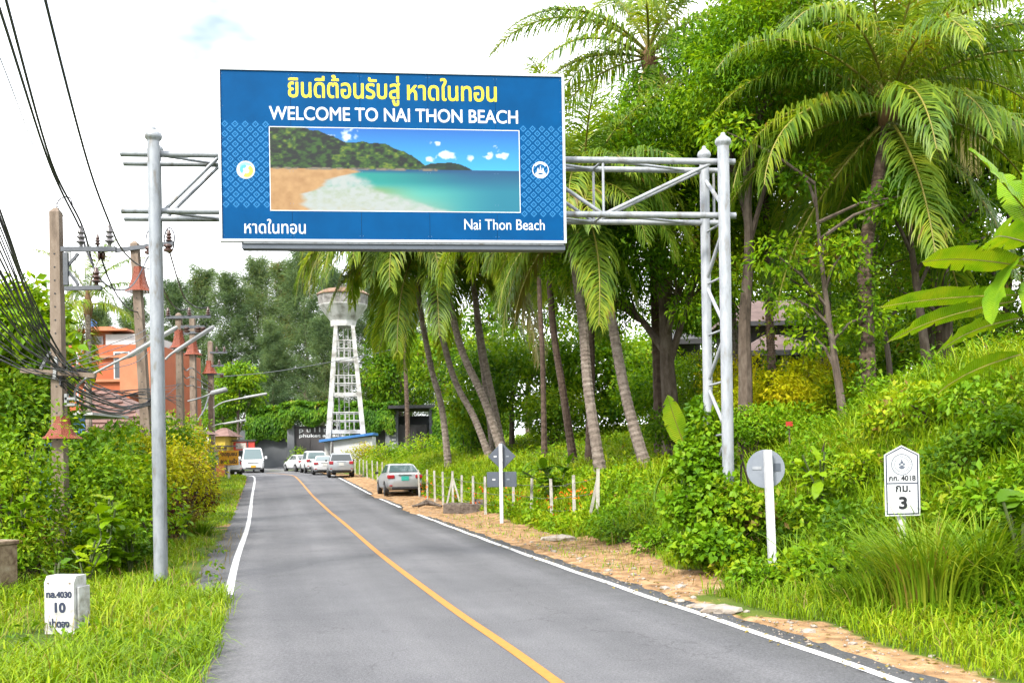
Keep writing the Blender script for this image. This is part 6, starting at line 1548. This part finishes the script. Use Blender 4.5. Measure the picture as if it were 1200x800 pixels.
def leaf_obj(name, base, tip, W_, m, parent, seed, droop=.5, tears=0, roll=0.0):
    base, tip = Vector(base), Vector(tip); d = tip-base; L_ = d.length*1.06
    V, F = big_leaf(L_, W_, droop, seed, tears=tears)
    end = Vector(V[-3]); me = bpy.data.meshes.new(name); me.from_pydata(V, [], F); me.polygons.foreach_set('use_smooth', np.ones(len(F), dtype=bool))
    o = link(name, me, parent, M[m])
    x = d.normalized(); up = Vector((0, 0, 1)); y = up.cross(x); y = y.normalized() if y.length > 1e-3 else Vector((0, 1, 0)); z = x.cross(y)
    Mx = Matrix((x, y, z)).transposed().to_4x4(); ang = math.atan2(end.z, end.x)
    o.matrix_basis = Matrix.Translation(base) @ Mx @ Matrix.Rotation(roll, 4, 'X') @ Matrix.Rotation(ang, 4, 'Y')
    mb = MB(); mb.tube([Vector(V[i*5+2])+Vector((0, 0, -.008)) for i in range(15)], [.010*(1-.8*i/14)+.003 for i in range(15)], 4)
    rb = mb.build('midrib', M['rachis'], o, world=False)
    return o
Yb_ = 14.0
bb2 = at_ground(1214, Yb_+.3)
ban = empty('banana_plant', bb2, 0, 'banana plant with broad light green leaves at the right edge of the frame', 'banana plant')
MB().tube(catmull3([bb2+Vector((0, 0, -.2)), P(1214, 400, Yb_+.3), P(1212, 300, Yb_+.2), P(1212, 240, Yb_+.1)], 5), [.10, .10, .10, .09, .09, .09, .08, .08, .07, .07, .06, .06, .05, .05, .04, .04], 8).build('stem', M['stem_green'], ban, True)
for i, (b0, t0, W_, dY, dr, rl) in enumerate((((1200, 312), (1080, 297), .52, -.35, .45, .7), ((1205, 285), (1140, 262), .60, -.8, .6, .8), ((1206, 250), (1143, 176), .42, -.2, .15, -.9), ((1192, 345), (1036, 352), .40, -.1, .25, .75), ((1190, 352), (1035, 386), .36, -.4, .4, .8),
        ((1195, 372), (1088, 400), .38, -.6, .45, .8), ((1195, 415), (1094, 452), .36, -.3, .45, .9), ((1200, 300), (1142, 352), .50, -1.0, .6, .5), ((1205, 255), (1215, 160), .45, .4, .3, .9), ((1210, 300), (1290, 290), .5, .0, .6, -.3), ((1205, 330), (1225, 400), .5, -.6, .9, .0), ((1205, 262), (1175, 205), .45, .6, .3, -.8))):
    leaf_obj('leaf', P(*b0, Yb_+.1), P(*t0, Yb_+dY), W_*.85, 'banana', ban, 60+i, dr, 2, rl)
bb3 = at_ground(798, 18.6)
ban2 = empty('banana_plant', bb3, 0, 'young banana plant with one upright leaf beside the right gantry leg', 'banana plant')
MB().tube([bb3+Vector((0, 0, -.2)), P(802, 545, 18.6), P(801, 520, 18.6)], [.06, .05, .03], 8).build('stem', M['stem_green'], ban2, True)
leaf_obj('leaf', P(803, 524, 18.6), P(781, 466, 18.4), .42, 'banana', ban2, 80, .25, 2, R(80)); leaf_obj('leaf', P(802, 535, 18.6), P(768, 586, 18.1), .34, 'leaf_mid', ban2, 81, .9, 1, R(40)); leaf_obj('leaf', P(803, 530, 18.6), P(836, 512, 18.9), .3, 'banana', ban2, 82, .8, 1)
# broad-leaved shrubs: every big leaf its own part
def leafy_plant(label, px, py_list, Y_, n, L_, W_, seed, h, m, name='broad_leaved_plant', group=None, spread=.8):
    r = np.random.default_rng(seed); b = at_ground(px, Y_); e = empty(name, b, 0, label, 'plant', group)
    V, F = big_leaf(L_, W_, .55, seed); me = bpy.data.meshes.new('leaf'); me.from_pydata(V, [], F); me.polygons.foreach_set('use_smooth', np.ones(len(F), dtype=bool)); me.materials.append(M[m])
    ns = 5; st = []
    mb = MB()
    for k in range(ns):
        a = r.uniform(0, 6.28); q = spread*r.random()*.6; p = [Vector((0, 0, -.1)), Vector((q*.4*math.cos(a), q*.4*math.sin(a), h*.5)), Vector((q*math.cos(a), q*math.sin(a), h*(.75+.3*r.random())))]
        mb.tube(catmull3(p, 3), .018, 5); st.append(p)
    mb.build('stems', M['stem_green'], e, world=False)
    for k in range(n):
        p = st[k % ns]; f = .25+.75*r.random(); c = p[0].lerp(p[1], f*2) if f < .5 else p[1].lerp(p[2], f*2-1); a = k*2.4+r.normal(0, .3); s = .6+.5*r.random()
        o = bpy.data.objects.new('leaf', me); COL.objects.link(o); o.parent = e; o.location = c; o.rotation_euler = (r.normal(0, .25), R(-28)+r.normal(0, .35)+.5*(1-f), a); o.scale = (s, s, s)
    return e
leafy_plant('broad leaved sapling in front of the dark palm trunk behind the round sign', 962, None, 17.6, 26, .42, .17, 90, 1.1, 'leaf_lime')
leafy_plant('large soft-leaved plant right of the nearest utility pole', 122, None, 17.9, 70, .40, .27, 91, 1.35, 'leaf_lime', spread=1.3)
leafy_plant('broad leaved climber left of the nearest utility pole', 28, None, 17.0, 50, .30, .19, 92, 1.5, 'leaf_lime', spread=1.2)
leafy_plant('leafy spray hanging before the foot of the nearest utility pole', 98, None, 16.8, 30, .26, .11, 93, .75, 'leaf_lime', spread=.7)
leafy_plant('heart leaved plant left of the gantry post at the grass edge', 152, None, 18.6, 40, .28, .2, 97, .9, 'leaf_lime', spread=.8)
leafy_plant('tall stalky plant with pointed leaves above the blue bin', 214, None, 24.8, 36, .34, .14, 98, 1.1, 'leaf_mid', spread=.6)
leafy_plant('small plant with pointed leaves behind the kilometre stone', 62, None, 15.2, 22, .30, .10, 94, .55, 'leaf_lime', spread=.3)
leafy_plant('dark leaved shrub in the meadow between the palm trunks', 650, None, 30.5, 60, .5, .24, 95, 1.2, 'leaf_mid', spread=1.9)
leafy_plant('broad leaved clump at the right frame edge below the banana plant', 1195, None, 11.8, 20, .42, .3, 96, 1.0, 'leaf_mid', spread=.6)

# ------------------------------------------------------------ hedge and bushes on the left
for i, (px, py, Y_, rx, rz_, m, n, lf, ra, lab) in enumerate((
    (4, 565, 18.0, 1.2, 1.4, 'leaf_lime', 7000, .11, .5, 'tall vine covered bush at the left edge behind the concrete block'),
    (38, 605, 18.6, .7, .9, 'vine', 3800, .10, .5, 'fine leaved bush just left of the nearest pole'),
    (25, 640, 17.2, .8, .5, 'vine', 2200, .09, .5, 'low creeper bush above the concrete block'),
    (118, 574, 22.0, 1.2, .95, 'leaf_mid', 6000, .17, .5, 'rounded bush behind the soft-leaved plant'),
    (148, 590, 20.6, 1.2, .95, 'leaf_lime', 5000, .13, .5, 'bright bush left of the gantry post'),
    (118, 632, 19.0, .9, .45, 'vine', 2600, .10, .5, 'low bush at the grass edge behind the kilometre stone'),
    (160, 640, 19.6, .7, .35, 'leaf_mid', 1800, .10, .5, 'small dark bush at the grass edge left of the gantry post'),
    (168, 555, 24.5, 1.2, 1.0, 'leaf_yellow', 4800, .12, .45, 'yellow green bush partly behind the gantry post'),
    (206, 560, 27.5, 1.2, 1.15, 'leaf_yellow', 4600, .11, .4, 'yellow leaved hedge bush right of the gantry post'),
    (220, 572, 29.5, .9, .95, 'leaf_maroon', 3200, .12, .4, 'maroon leaved bush beside the verge right of the gantry post'),
    (204, 596, 26.0, .7, .6, 'leaf_maroon', 2200, .10, .4, 'dark maroon bush above the blue bin'),
    (218, 552, 36.0, 1.2, 1.0, 'leaf_lime', 3000, .14, .45, 'round lime bush farther along the left verge'),
    (205, 535, 42.0, 1.4, 1.2, 'leaf_yellow', 3000, .16, .45, 'yellowish bush under the far poles'),
    (224, 540, 60.0, 1.4, .9, 'leaf_mid', 2000, .2, .45, 'dark bush just left of the wooden kiosk'),
    (170, 520, 32.0, 1.6, .8, 'leaf_mid', 5000, .17, .45, 'leafy bush below the tiled roof behind the gantry post'),
    (12, 500, 24.0, 1.9, 1.3, 'leaf_mid', 7000, .2, .5, 'large leafy bush below the cable bundle'),
    (120, 532, 27.0, 1.4, .55, 'leaf_lime', 5000, .18, .5, 'bright leafy bush right of the pole below the cables'),
    (205, 515, 48.0, 1.8, 1.2, 'leaf_lime', 2600, .2, .45, 'pale green bush beneath the crossarm poles'),
    (350, 540, 98.0, 1.1, 1.2, 'leaf_lime', 1500, .2, .5, 'round green bush against the grey pillar'),
    (425, 530, 88.0, 1.6, .8, 'leaf_yellow', 1500, .2, .45, 'orange green bush right of the pump house'),
    (455, 533, 78.0, 1.9, .8, 'leaf_lime', 1800, .2, .45, 'green bush behind the fence left of the thin trunk'),
    (498, 528, 70.0, 2.4, 1.2, 'leaf_lime', 2600, .2, .5, 'leafy meadow bush in front of the grey canopy'),
    )):
    bush('shrub', lab, px, py, Y_, rx, rz_, m, 500+i, n, lf, ra, lumps=16)
# trees on the left
tree_at('leafy_tree', 'large leaved tree with red flecks behind the nearest pole at the left edge', 14, 25, 400, 120, 140, 601, 'leaf_lime', 60, 80, .30, .5, .7, .14, deep=1.8)
tree_at('leafy_tree', 'darker tree filling the gap left of the orange building', -30, 30, 440, 140, 130, 602, 'leaf_mid', 60, 90, .3, .5, .9, .15, deep=2.2)
palm('small yellowish palm behind the pole bracket', [(104, 500), (104, 420), (103, 360)], 40, 71, 3.2, .14, .10, (3, 4, 4, 2))
tree_at('round_tree', 'round bright green tree between the far poles and the leafy hedge', 279, 100, 460, 52, 75, 604, 'leaf_far', 60, 90, .38, .5, .9, .2)
tree_at('leafy_tree', 'thin green tree above the red shop sign', 262, 104, 490, 40, 60, 605, 'leaf_far', 36, 80, .36, .5, .8, .15)

# ------------------------------------------------------------ casuarinas far behind
cas = [casuarina_mesh(700+i) for i in range(3)]
cas_spots = [(118, 150, .92, 'farthest left feathery pine behind the near pole'), (160, 155, .95, 'feathery pine behind the leaning pole'), (205, 140, .98, 'feathery pine above the crossarm poles'), (240, 150, 1.05, 'tall feathery pine right of the gantry post'), (272, 135, .98, 'feathery pine left of the round green tree'),
             (305, 150, 1.1, 'tallest feathery pine above the leafy hedge'), (335, 138, 1.05, 'feathery pine above the white lettering'), (362, 128, 1.0, 'feathery pine just left of the water tower'), (395, 145, 1.05, 'feathery pine directly behind the water tower'), (440, 135, .95, 'feathery pine right of the water tower'), (480, 140, .95, 'feathery pine behind the hanging fronds'), (85, 160, .8, 'low feathery pine at the far left'), (520, 150, .95, 'feathery pine behind the leaning trunks'), (322, 120, .62, 'younger pine standing above the grey wall'), (380, 118, .66, 'younger pine left of the tower legs'), (455, 120, .7, 'younger pine right of the tower legs')]
for i, (px, Y_, sc, lab) in enumerate(cas_spots):
    plant_tree('casuarina_tree', lab, at_ground(px, Y_), cas[i % 3], 'casuarina', rz=i*1.3, sc=(sc, sc, sc*(.97+.06*(i % 2))), group='feathery pines behind the resort')
# creepers hanging over the resort building
def hanging(label, px0, px1, py0, py1, Y_, dep, n, seed, top=.8):
    r = np.random.default_rng(seed); a, b = P(px0, py1, Y_), P(px1, py0, Y_); e = empty('hanging_creeper', ((a.x+b.x)/2, Y_, a.z), 0, label, 'creeper')
    X = r.uniform(a.x, b.x, n); f = r.random(n)**.8; yy = Y_-.15-.5*np.sin(np.pi*np.clip(f, 0, 1))*r.random(n); bump_ = .25*np.sin(X*1.7+seed)+.15*np.sin(X*4.1)
    Z = b.z+bump_-f*(b.z-a.z+.35*np.sin(X*2.9)); L_ = .30+.25*r.random(n)
    fol = Foliage(); fol.add(leaf_arrays(np.stack([X, yy, Z], axis=1), unit(r.normal(0, .35, (n, 3))+[0, -.25, -1]), unit(r.normal(0, .3, (n, 3))+[0, -1, .3]), L_, L_*.38))
    m = n//2; X = r.uniform(a.x, b.x, m); Yt = r.uniform(Y_-.4, Y_+dep, m); Z = b.z+.15*np.sin(X*1.7+seed)+top*.35*r.random(m)
    fol.add(leaf_arrays(np.stack([X, Yt, Z], axis=1), unit(r.normal(0, 1, (m, 3))+[0, 0, .3]), unit(r.normal(0, .4, (m, 3))+[0, -.3, 1]), .3+.25*r.random(m), .16+.1*r.random(m)))
    link('foliage', fol.mesh('foliage'), e, M['hedge_vine'])
    MB().box(((a.x+b.x)/2, Y_+dep/2, b.z-.45), (b.x-a.x, dep, .7)).build('planter', M['wall_grey'], e); return e
hanging('green creeper hanging low over the plain grey wall left of the pillar', 290, 340, 482, 513, Yb+1.6, 2.5, 7000, 1)
hanging('green creeper overhanging the wall with white lettering', 329, 400, 475, 493, Yb-.6, 3, 7000, 2)
hanging('green creeper hanging behind the water tower legs', 400, 462, 476, 503, Yb-.8, 3, 6000, 3)
hanging('long green creeper curtain right of the grey louvred pillar', 508, 600, 480, 520, Yb-2.4, 3, 7000, 4)
# middle-distance trees behind the palms
MID = 'trees behind the palms'
for i, a in enumerate((
    ('bushy_tree', 'broad yellow green bushy tree behind the leaning trunks', 600, 62, 455, 150, 125, 'leaf_far', 110, 120, .3, .5, 1.2, .2),
    ('bushy_tree', 'dark bushy tree right of the broad yellow green one', 690, 58, 440, 110, 150, 'leaf_tree', 90, 120, .28, .45, 1.1, .2),
    ('bushy_tree', 'bushy tree above the grey canopy roof', 540, 112, 425, 120, 110, 'leaf_far', 80, 110, .5, .45, 1.6, .3),
    ('bushy_tree', 'dark tree right of the water tower', 470, 118, 440, 90, 110, 'leaf_dark', 70, 110, .5, .45, 1.6, .3),
    ('bushy_tree', 'tall tree behind the thin trunk and palms', 620, 80, 360, 150, 170, 'leaf_dark', 110, 110, .4, .42, 1.5, .3),
    ('bushy_tree', 'tree behind the grey stone heap in the meadow', 745, 60, 455, 120, 120, 'leaf_far', 90, 120, .3, .45, 1.1, .2),
    )):
    n_, lab, px, Y_, pyc, wp, hp, m, nc, nl, lf, ra, cl, tr = a
    tree_at(n_, lab, px, Y_, pyc, wp, hp, 620+i, m, nc, nl, lf, ra, cl, tr, group=MID)
# big rain tree and the wood on the right
tree_at('rain_tree', 'big fine leaved tree with forked trunk filling the middle behind the gantry beam', 786, 35, 272, 270, 330, 640, 'leaf_tree', 230, 270, .19, .36, .9, .34, pxc=775, first=.3, forks=12, deep=4.2, group=None)
tree_at('rain_tree', 'fine leaved tree spreading along the top edge behind the tall palm', 872, 31, 105, 165, 235, 641, 'leaf_tree', 160, 260, .17, .36, .9, .25, pxc=882, first=.5, forks=10, deep=3.6)
tree_at('forest_tree', 'dark forest tree between the gantry column and the large palm', 975, 41, 190, 240, 330, 642, 'leaf_dark', 160, 170, .26, .38, 1.0, .22, pxc=960, first=.45, forks=10, deep=4)
tree_at('forest_tree', 'dark forest tree behind the crown of the large palm', 1090, 39, 140, 260, 360, 643, 'leaf_dark', 170, 170, .26, .38, 1.0, .24, pxc=1100, first=.45, forks=10, deep=4)
tree_at('forest_tree', 'forest tree behind the banana plant at the right edge', 1180, 36, 250, 220, 360, 644, 'leaf_dark', 130, 170, .26, .38, 1.0, .2, pxc=1190, deep=3.5)
tree_at('forest_tree', 'shadowy forest tree deep behind the large palm trunk', 1050, 52, 330, 260, 240, 645, 'leaf_dark', 120, 150, .32, .4, 1.3, .25, deep=4)
tree_at('forest_tree', 'distant forest tree behind the house roof on the right', 900, 85, 330, 240, 160, 646, 'leaf_tree', 110, 120, .45, .42, 1.8, .3)
tree_at('forest_tree', 'distant forest tree right of the house roof', 1040, 80, 380, 200, 160, 647, 'leaf_far', 90, 120, .42, .42, 1.6, .3)
tree_at('forest_tree', 'distant tree left of the house roof behind the gantry column', 820, 75, 400, 130, 130, 648, 'leaf_far', 80, 110, .4, .42, 1.5, .25)
for i, (px, Y_, trk, w, lab) in enumerate(((985, 27, [(987, 482), (975, 400), (962, 300), (955, 215)], .13, 'slim mossy trunk leaning left beyond the round sign'), (1060, 33, [(1045, 470), (1035, 380), (1000, 260), (990, 160), (985, 60)], .11, 'thin branching trunk beside the vine covered palm trunk'), (1085, 30, [(1088, 445), (1075, 340), (1062, 240), (1060, 150)], .17, 'dark forest trunk left of the banana leaves'), (1118, 31, [(1112, 440), (1108, 330), (1098, 220), (1100, 120)], .2, 'thick dark forest trunk behind the banana leaves'), (1010, 36, [(1012, 440), (1018, 360), (1030, 270), (1040, 200)], .10, 'thin trunk forking behind the large palm'), (950, 40, [(962, 445), (965, 380), (940, 320), (925, 260)], .10, 'bare crooked trunk in front of the house roof'))):
    b = at_ground(px, Y_); e = empty('slender_tree', b, 0, lab, 'tree'); pts = [Vector((P(*trk[0], Y_).x, Y_, b.z-.4))]+[P(*q, Y_) for q in trk]
    cpn = catmull3(pts, 5); mb = MB(); mb.tube(cpn, [w*(1.2-1.05*j/(len(cpn)-1)) for j in range(len(cpn))], 8)
    rr = np.random.default_rng(800+i); fol = Foliage()
    for j in range(10):
        p = cpn[int(len(cpn)*(.42+.06*j))] if int(len(cpn)*(.42+.06*j)) < len(cpn) else cpn[-1]; a = rr.uniform(0, 6.28); L_ = .8+1.6*rr.random(); q = p+Vector((math.cos(a)*L_, math.sin(a)*L_*.6, .5+rr.random()))
        mb.tube([p, (p+q)/2+Vector((0, 0, .15)), q], [w*.4, w*.3, w*.12], 5)
        fol.add(leaf_blob(rr, np.array(q), np.array((.8, .8, .5)), 260, .2, .42))
    mb.build('trunk', M['bark_tree'], e, True); link('crown', fol.mesh('crown'), e, M['leaf_tree'])
# undergrowth of the wood
for i, (px, py, Y_, rx, rz_, m, n, lf, lab) in enumerate((
    (905, 465, 33, 1.7, 1.0, 'leaf_yellow_lit', 6000, .16, 'yellow bamboo-like bush behind the dark palm trunk'), (950, 450, 36, 1.8, 1.2, 'leaf_yellow_lit', 6000, .16, 'large yellow leaved bush below the house roof'), (870, 455, 35, 1.4, 1.2, 'leaf_yellow_lit', 4500, .16, 'yellow bush right of the gantry column'), (985, 470, 34, 1.4, 1.0, 'leaf_lime', 4000, .16, 'lime bush right of the slim mossy trunk'),
    (930, 495, 28, 1.5, .7, 'leaf_lime', 4500, .15, 'green undergrowth bush behind the red marker'), (880, 500, 27, 1.0, .6, 'vine', 3000, .14, 'small bush behind the gantry column foot'), (985, 510, 24, 1.1, .6, 'vine', 3200, .14, 'leafy bush left of the vine covered trunk'), (1060, 470, 24, 1.2, .7, 'vine', 3400, .14, 'bush at the foot of the forest trunks'), (830, 450, 40, 1.6, 1.3, 'leaf_lime', 4500, .17, 'light bush between gantry column posts'),
    (1120, 455, 22, 1.2, .7, 'vine', 3400, .13, 'bush under the lowest banana leaf'), (1180, 440, 20, 1.2, .8, 'vine', 3600, .13, 'leafy bush on the bank crest at the right edge'), (800, 500, 33, 1.3, .7, 'leaf_mid', 3200, .16, 'dark bush at the foot of the forked tree'),
    (1050, 410, 46, 3.0, 2.0, 'leaf_dark', 6000, .26, 'dark thicket behind the large palm trunk'), (1140, 400, 42, 3.0, 2.4, 'leaf_dark', 6000, .26, 'dark thicket behind the banana leaves'), (1225, 380, 34, 3.4, 3.0, 'leaf_mid', 7000, .2, 'thicket filling the right frame edge behind the banana plant'), (1000, 420, 50, 2.4, 1.8, 'leaf_mid', 5000, .26, 'thicket right of the house'), (780, 460, 48, 2.4, 1.6, 'leaf_tree', 5000, .24, 'thicket behind the forked tree'), (650, 490, 56, 2.6, 1.6, 'leaf_far', 5000, .26, 'thicket across the back of the meadow'), (550, 500, 66, 3.0, 1.6, 'leaf_far', 5000, .28, 'thicket before the creeper curtain'))):
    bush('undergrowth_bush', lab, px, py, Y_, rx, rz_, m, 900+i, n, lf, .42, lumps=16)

# ------------------------------------------------------------ the palms
palm('large coconut palm with green nuts whose crown fills the upper right', [(1020, 505), (1016, 400), (1014, 300), (1030, 205), (1042, 135)], 27, 11, 6.0, .24, .17, (8, 13, 12, 6), 'bark_palm_dark', nuts=11, dead=0, vine=38)
palm('tall coconut palm right of the sign with fronds against the white sky', [(775, 490), (768, 350), (762, 200), (760, 72)], 37, 12, 6.2, .22, .15, (6, 8, 7, 3), 'bark_palm_dark', nuts=6, dead=2)
palm('coconut palm with pale trunk leaning from the meadow to the gantry beam', [(762, 552), (735, 470), (714, 360), (698, 285), (684, 240)], 31, 13, 4.8, .20, .14, (4, 6, 7, 4, 6), dead=1, nuts=4)
palm('coconut palm with brown trunk left of the pale leaning one', [(707, 560), (690, 460), (682, 370), (668, 280), (656, 235)], 31, 14, 4.8, .19, .14, (4, 6, 7, 4, 6), dead=0)
palm('dark trunked palm close behind the brown trunk', [(690, 530), (693, 420), (690, 330), (686, 240)], 36, 15, 4.8, .16, .12, (3, 5, 6, 3, 6), 'bark_palm_dark')
palm('short dark palm trunk leaning left of the brown trunk', [(674, 532), (660, 460), (648, 380), (640, 260)], 38, 16, 5.0, .17, .13, (3, 5, 6, 3, 8), 'bark_palm_dark')
palm('leftmost leaning coconut palm of the cluster', [(526, 545), (518, 480), (504, 425), (490, 340), (492, 285)], 52, 17, 7.6, .19, .15, (2, 2, 1, 2, 20), dead=0)
palm('dark leaning coconut palm second in the cluster', [(578, 530), (556, 490), (531, 440), (508, 350), (500, 292)], 51, 18, 7.8, .20, .15, (2, 2, 1, 2, 20), 'bark_palm', dead=0)
palm('strongly leaning coconut palm in the middle of the cluster', [(594, 540), (568, 470), (541, 410), (524, 340), (510, 272)], 50, 19, 8.0, .23, .17, (2, 2, 2, 2, 20), dead=0)
palm('upright coconut palm at the right of the leaning cluster', [(593, 528), (578, 470), (566, 410), (556, 340), (550, 275)], 52, 20, 7.8, .20, .15, (2, 2, 2, 2, 18), dead=1)
palm('thin pole-like palm before the creeper curtain', [(478, 548), (477, 480), (475, 420), (474, 330)], 75, 22, 5.0, .20, .15, (2, 2, 2, 2, 6), 'bark_palm_dark')
palm('slender dark palm standing alone between the two palm clusters', [(638, 525), (636, 430), (632, 340), (630, 255)], 46, 23, 4.6, .14, .11, (3, 5, 6, 4), 'bark_palm_dark')
palm('slim pale palm behind the middle of the leaning cluster', [(578, 545), (572, 480), (560, 390), (552, 300), (548, 250)], 56, 24, 6, .16, .12, (3, 5, 6, 4))
palm('palm with pale trunk just right of the gantry column', [(884, 540), (868, 480), (858, 420), (850, 330), (846, 230)], 37, 25, 3.6, .24, .17, (2, 3, 4, 3))
palm('thin palm trunk behind the gantry column', [(873, 485), (864, 430), (857, 340), (858, 240)], 38, 26, 3.6, .18, .13, (2, 3, 4, 2))
palm('dark upright palm with shaggy husks behind the round sign', [(906, 525), (905, 440), (902, 380), (900, 300), (896, 200)], 33, 27, 3.8, .17, .13, (2, 4, 4, 2), 'bark_palm_dark', dead=1, vine=16)
palm('palm behind the vine covered trunk with low fronds', [(1108, 445), (1102, 360), (1085, 260), (1075, 90)], 33, 28, 4.8, .24, .17, (4, 6, 7, 4), 'bark_palm_dark')
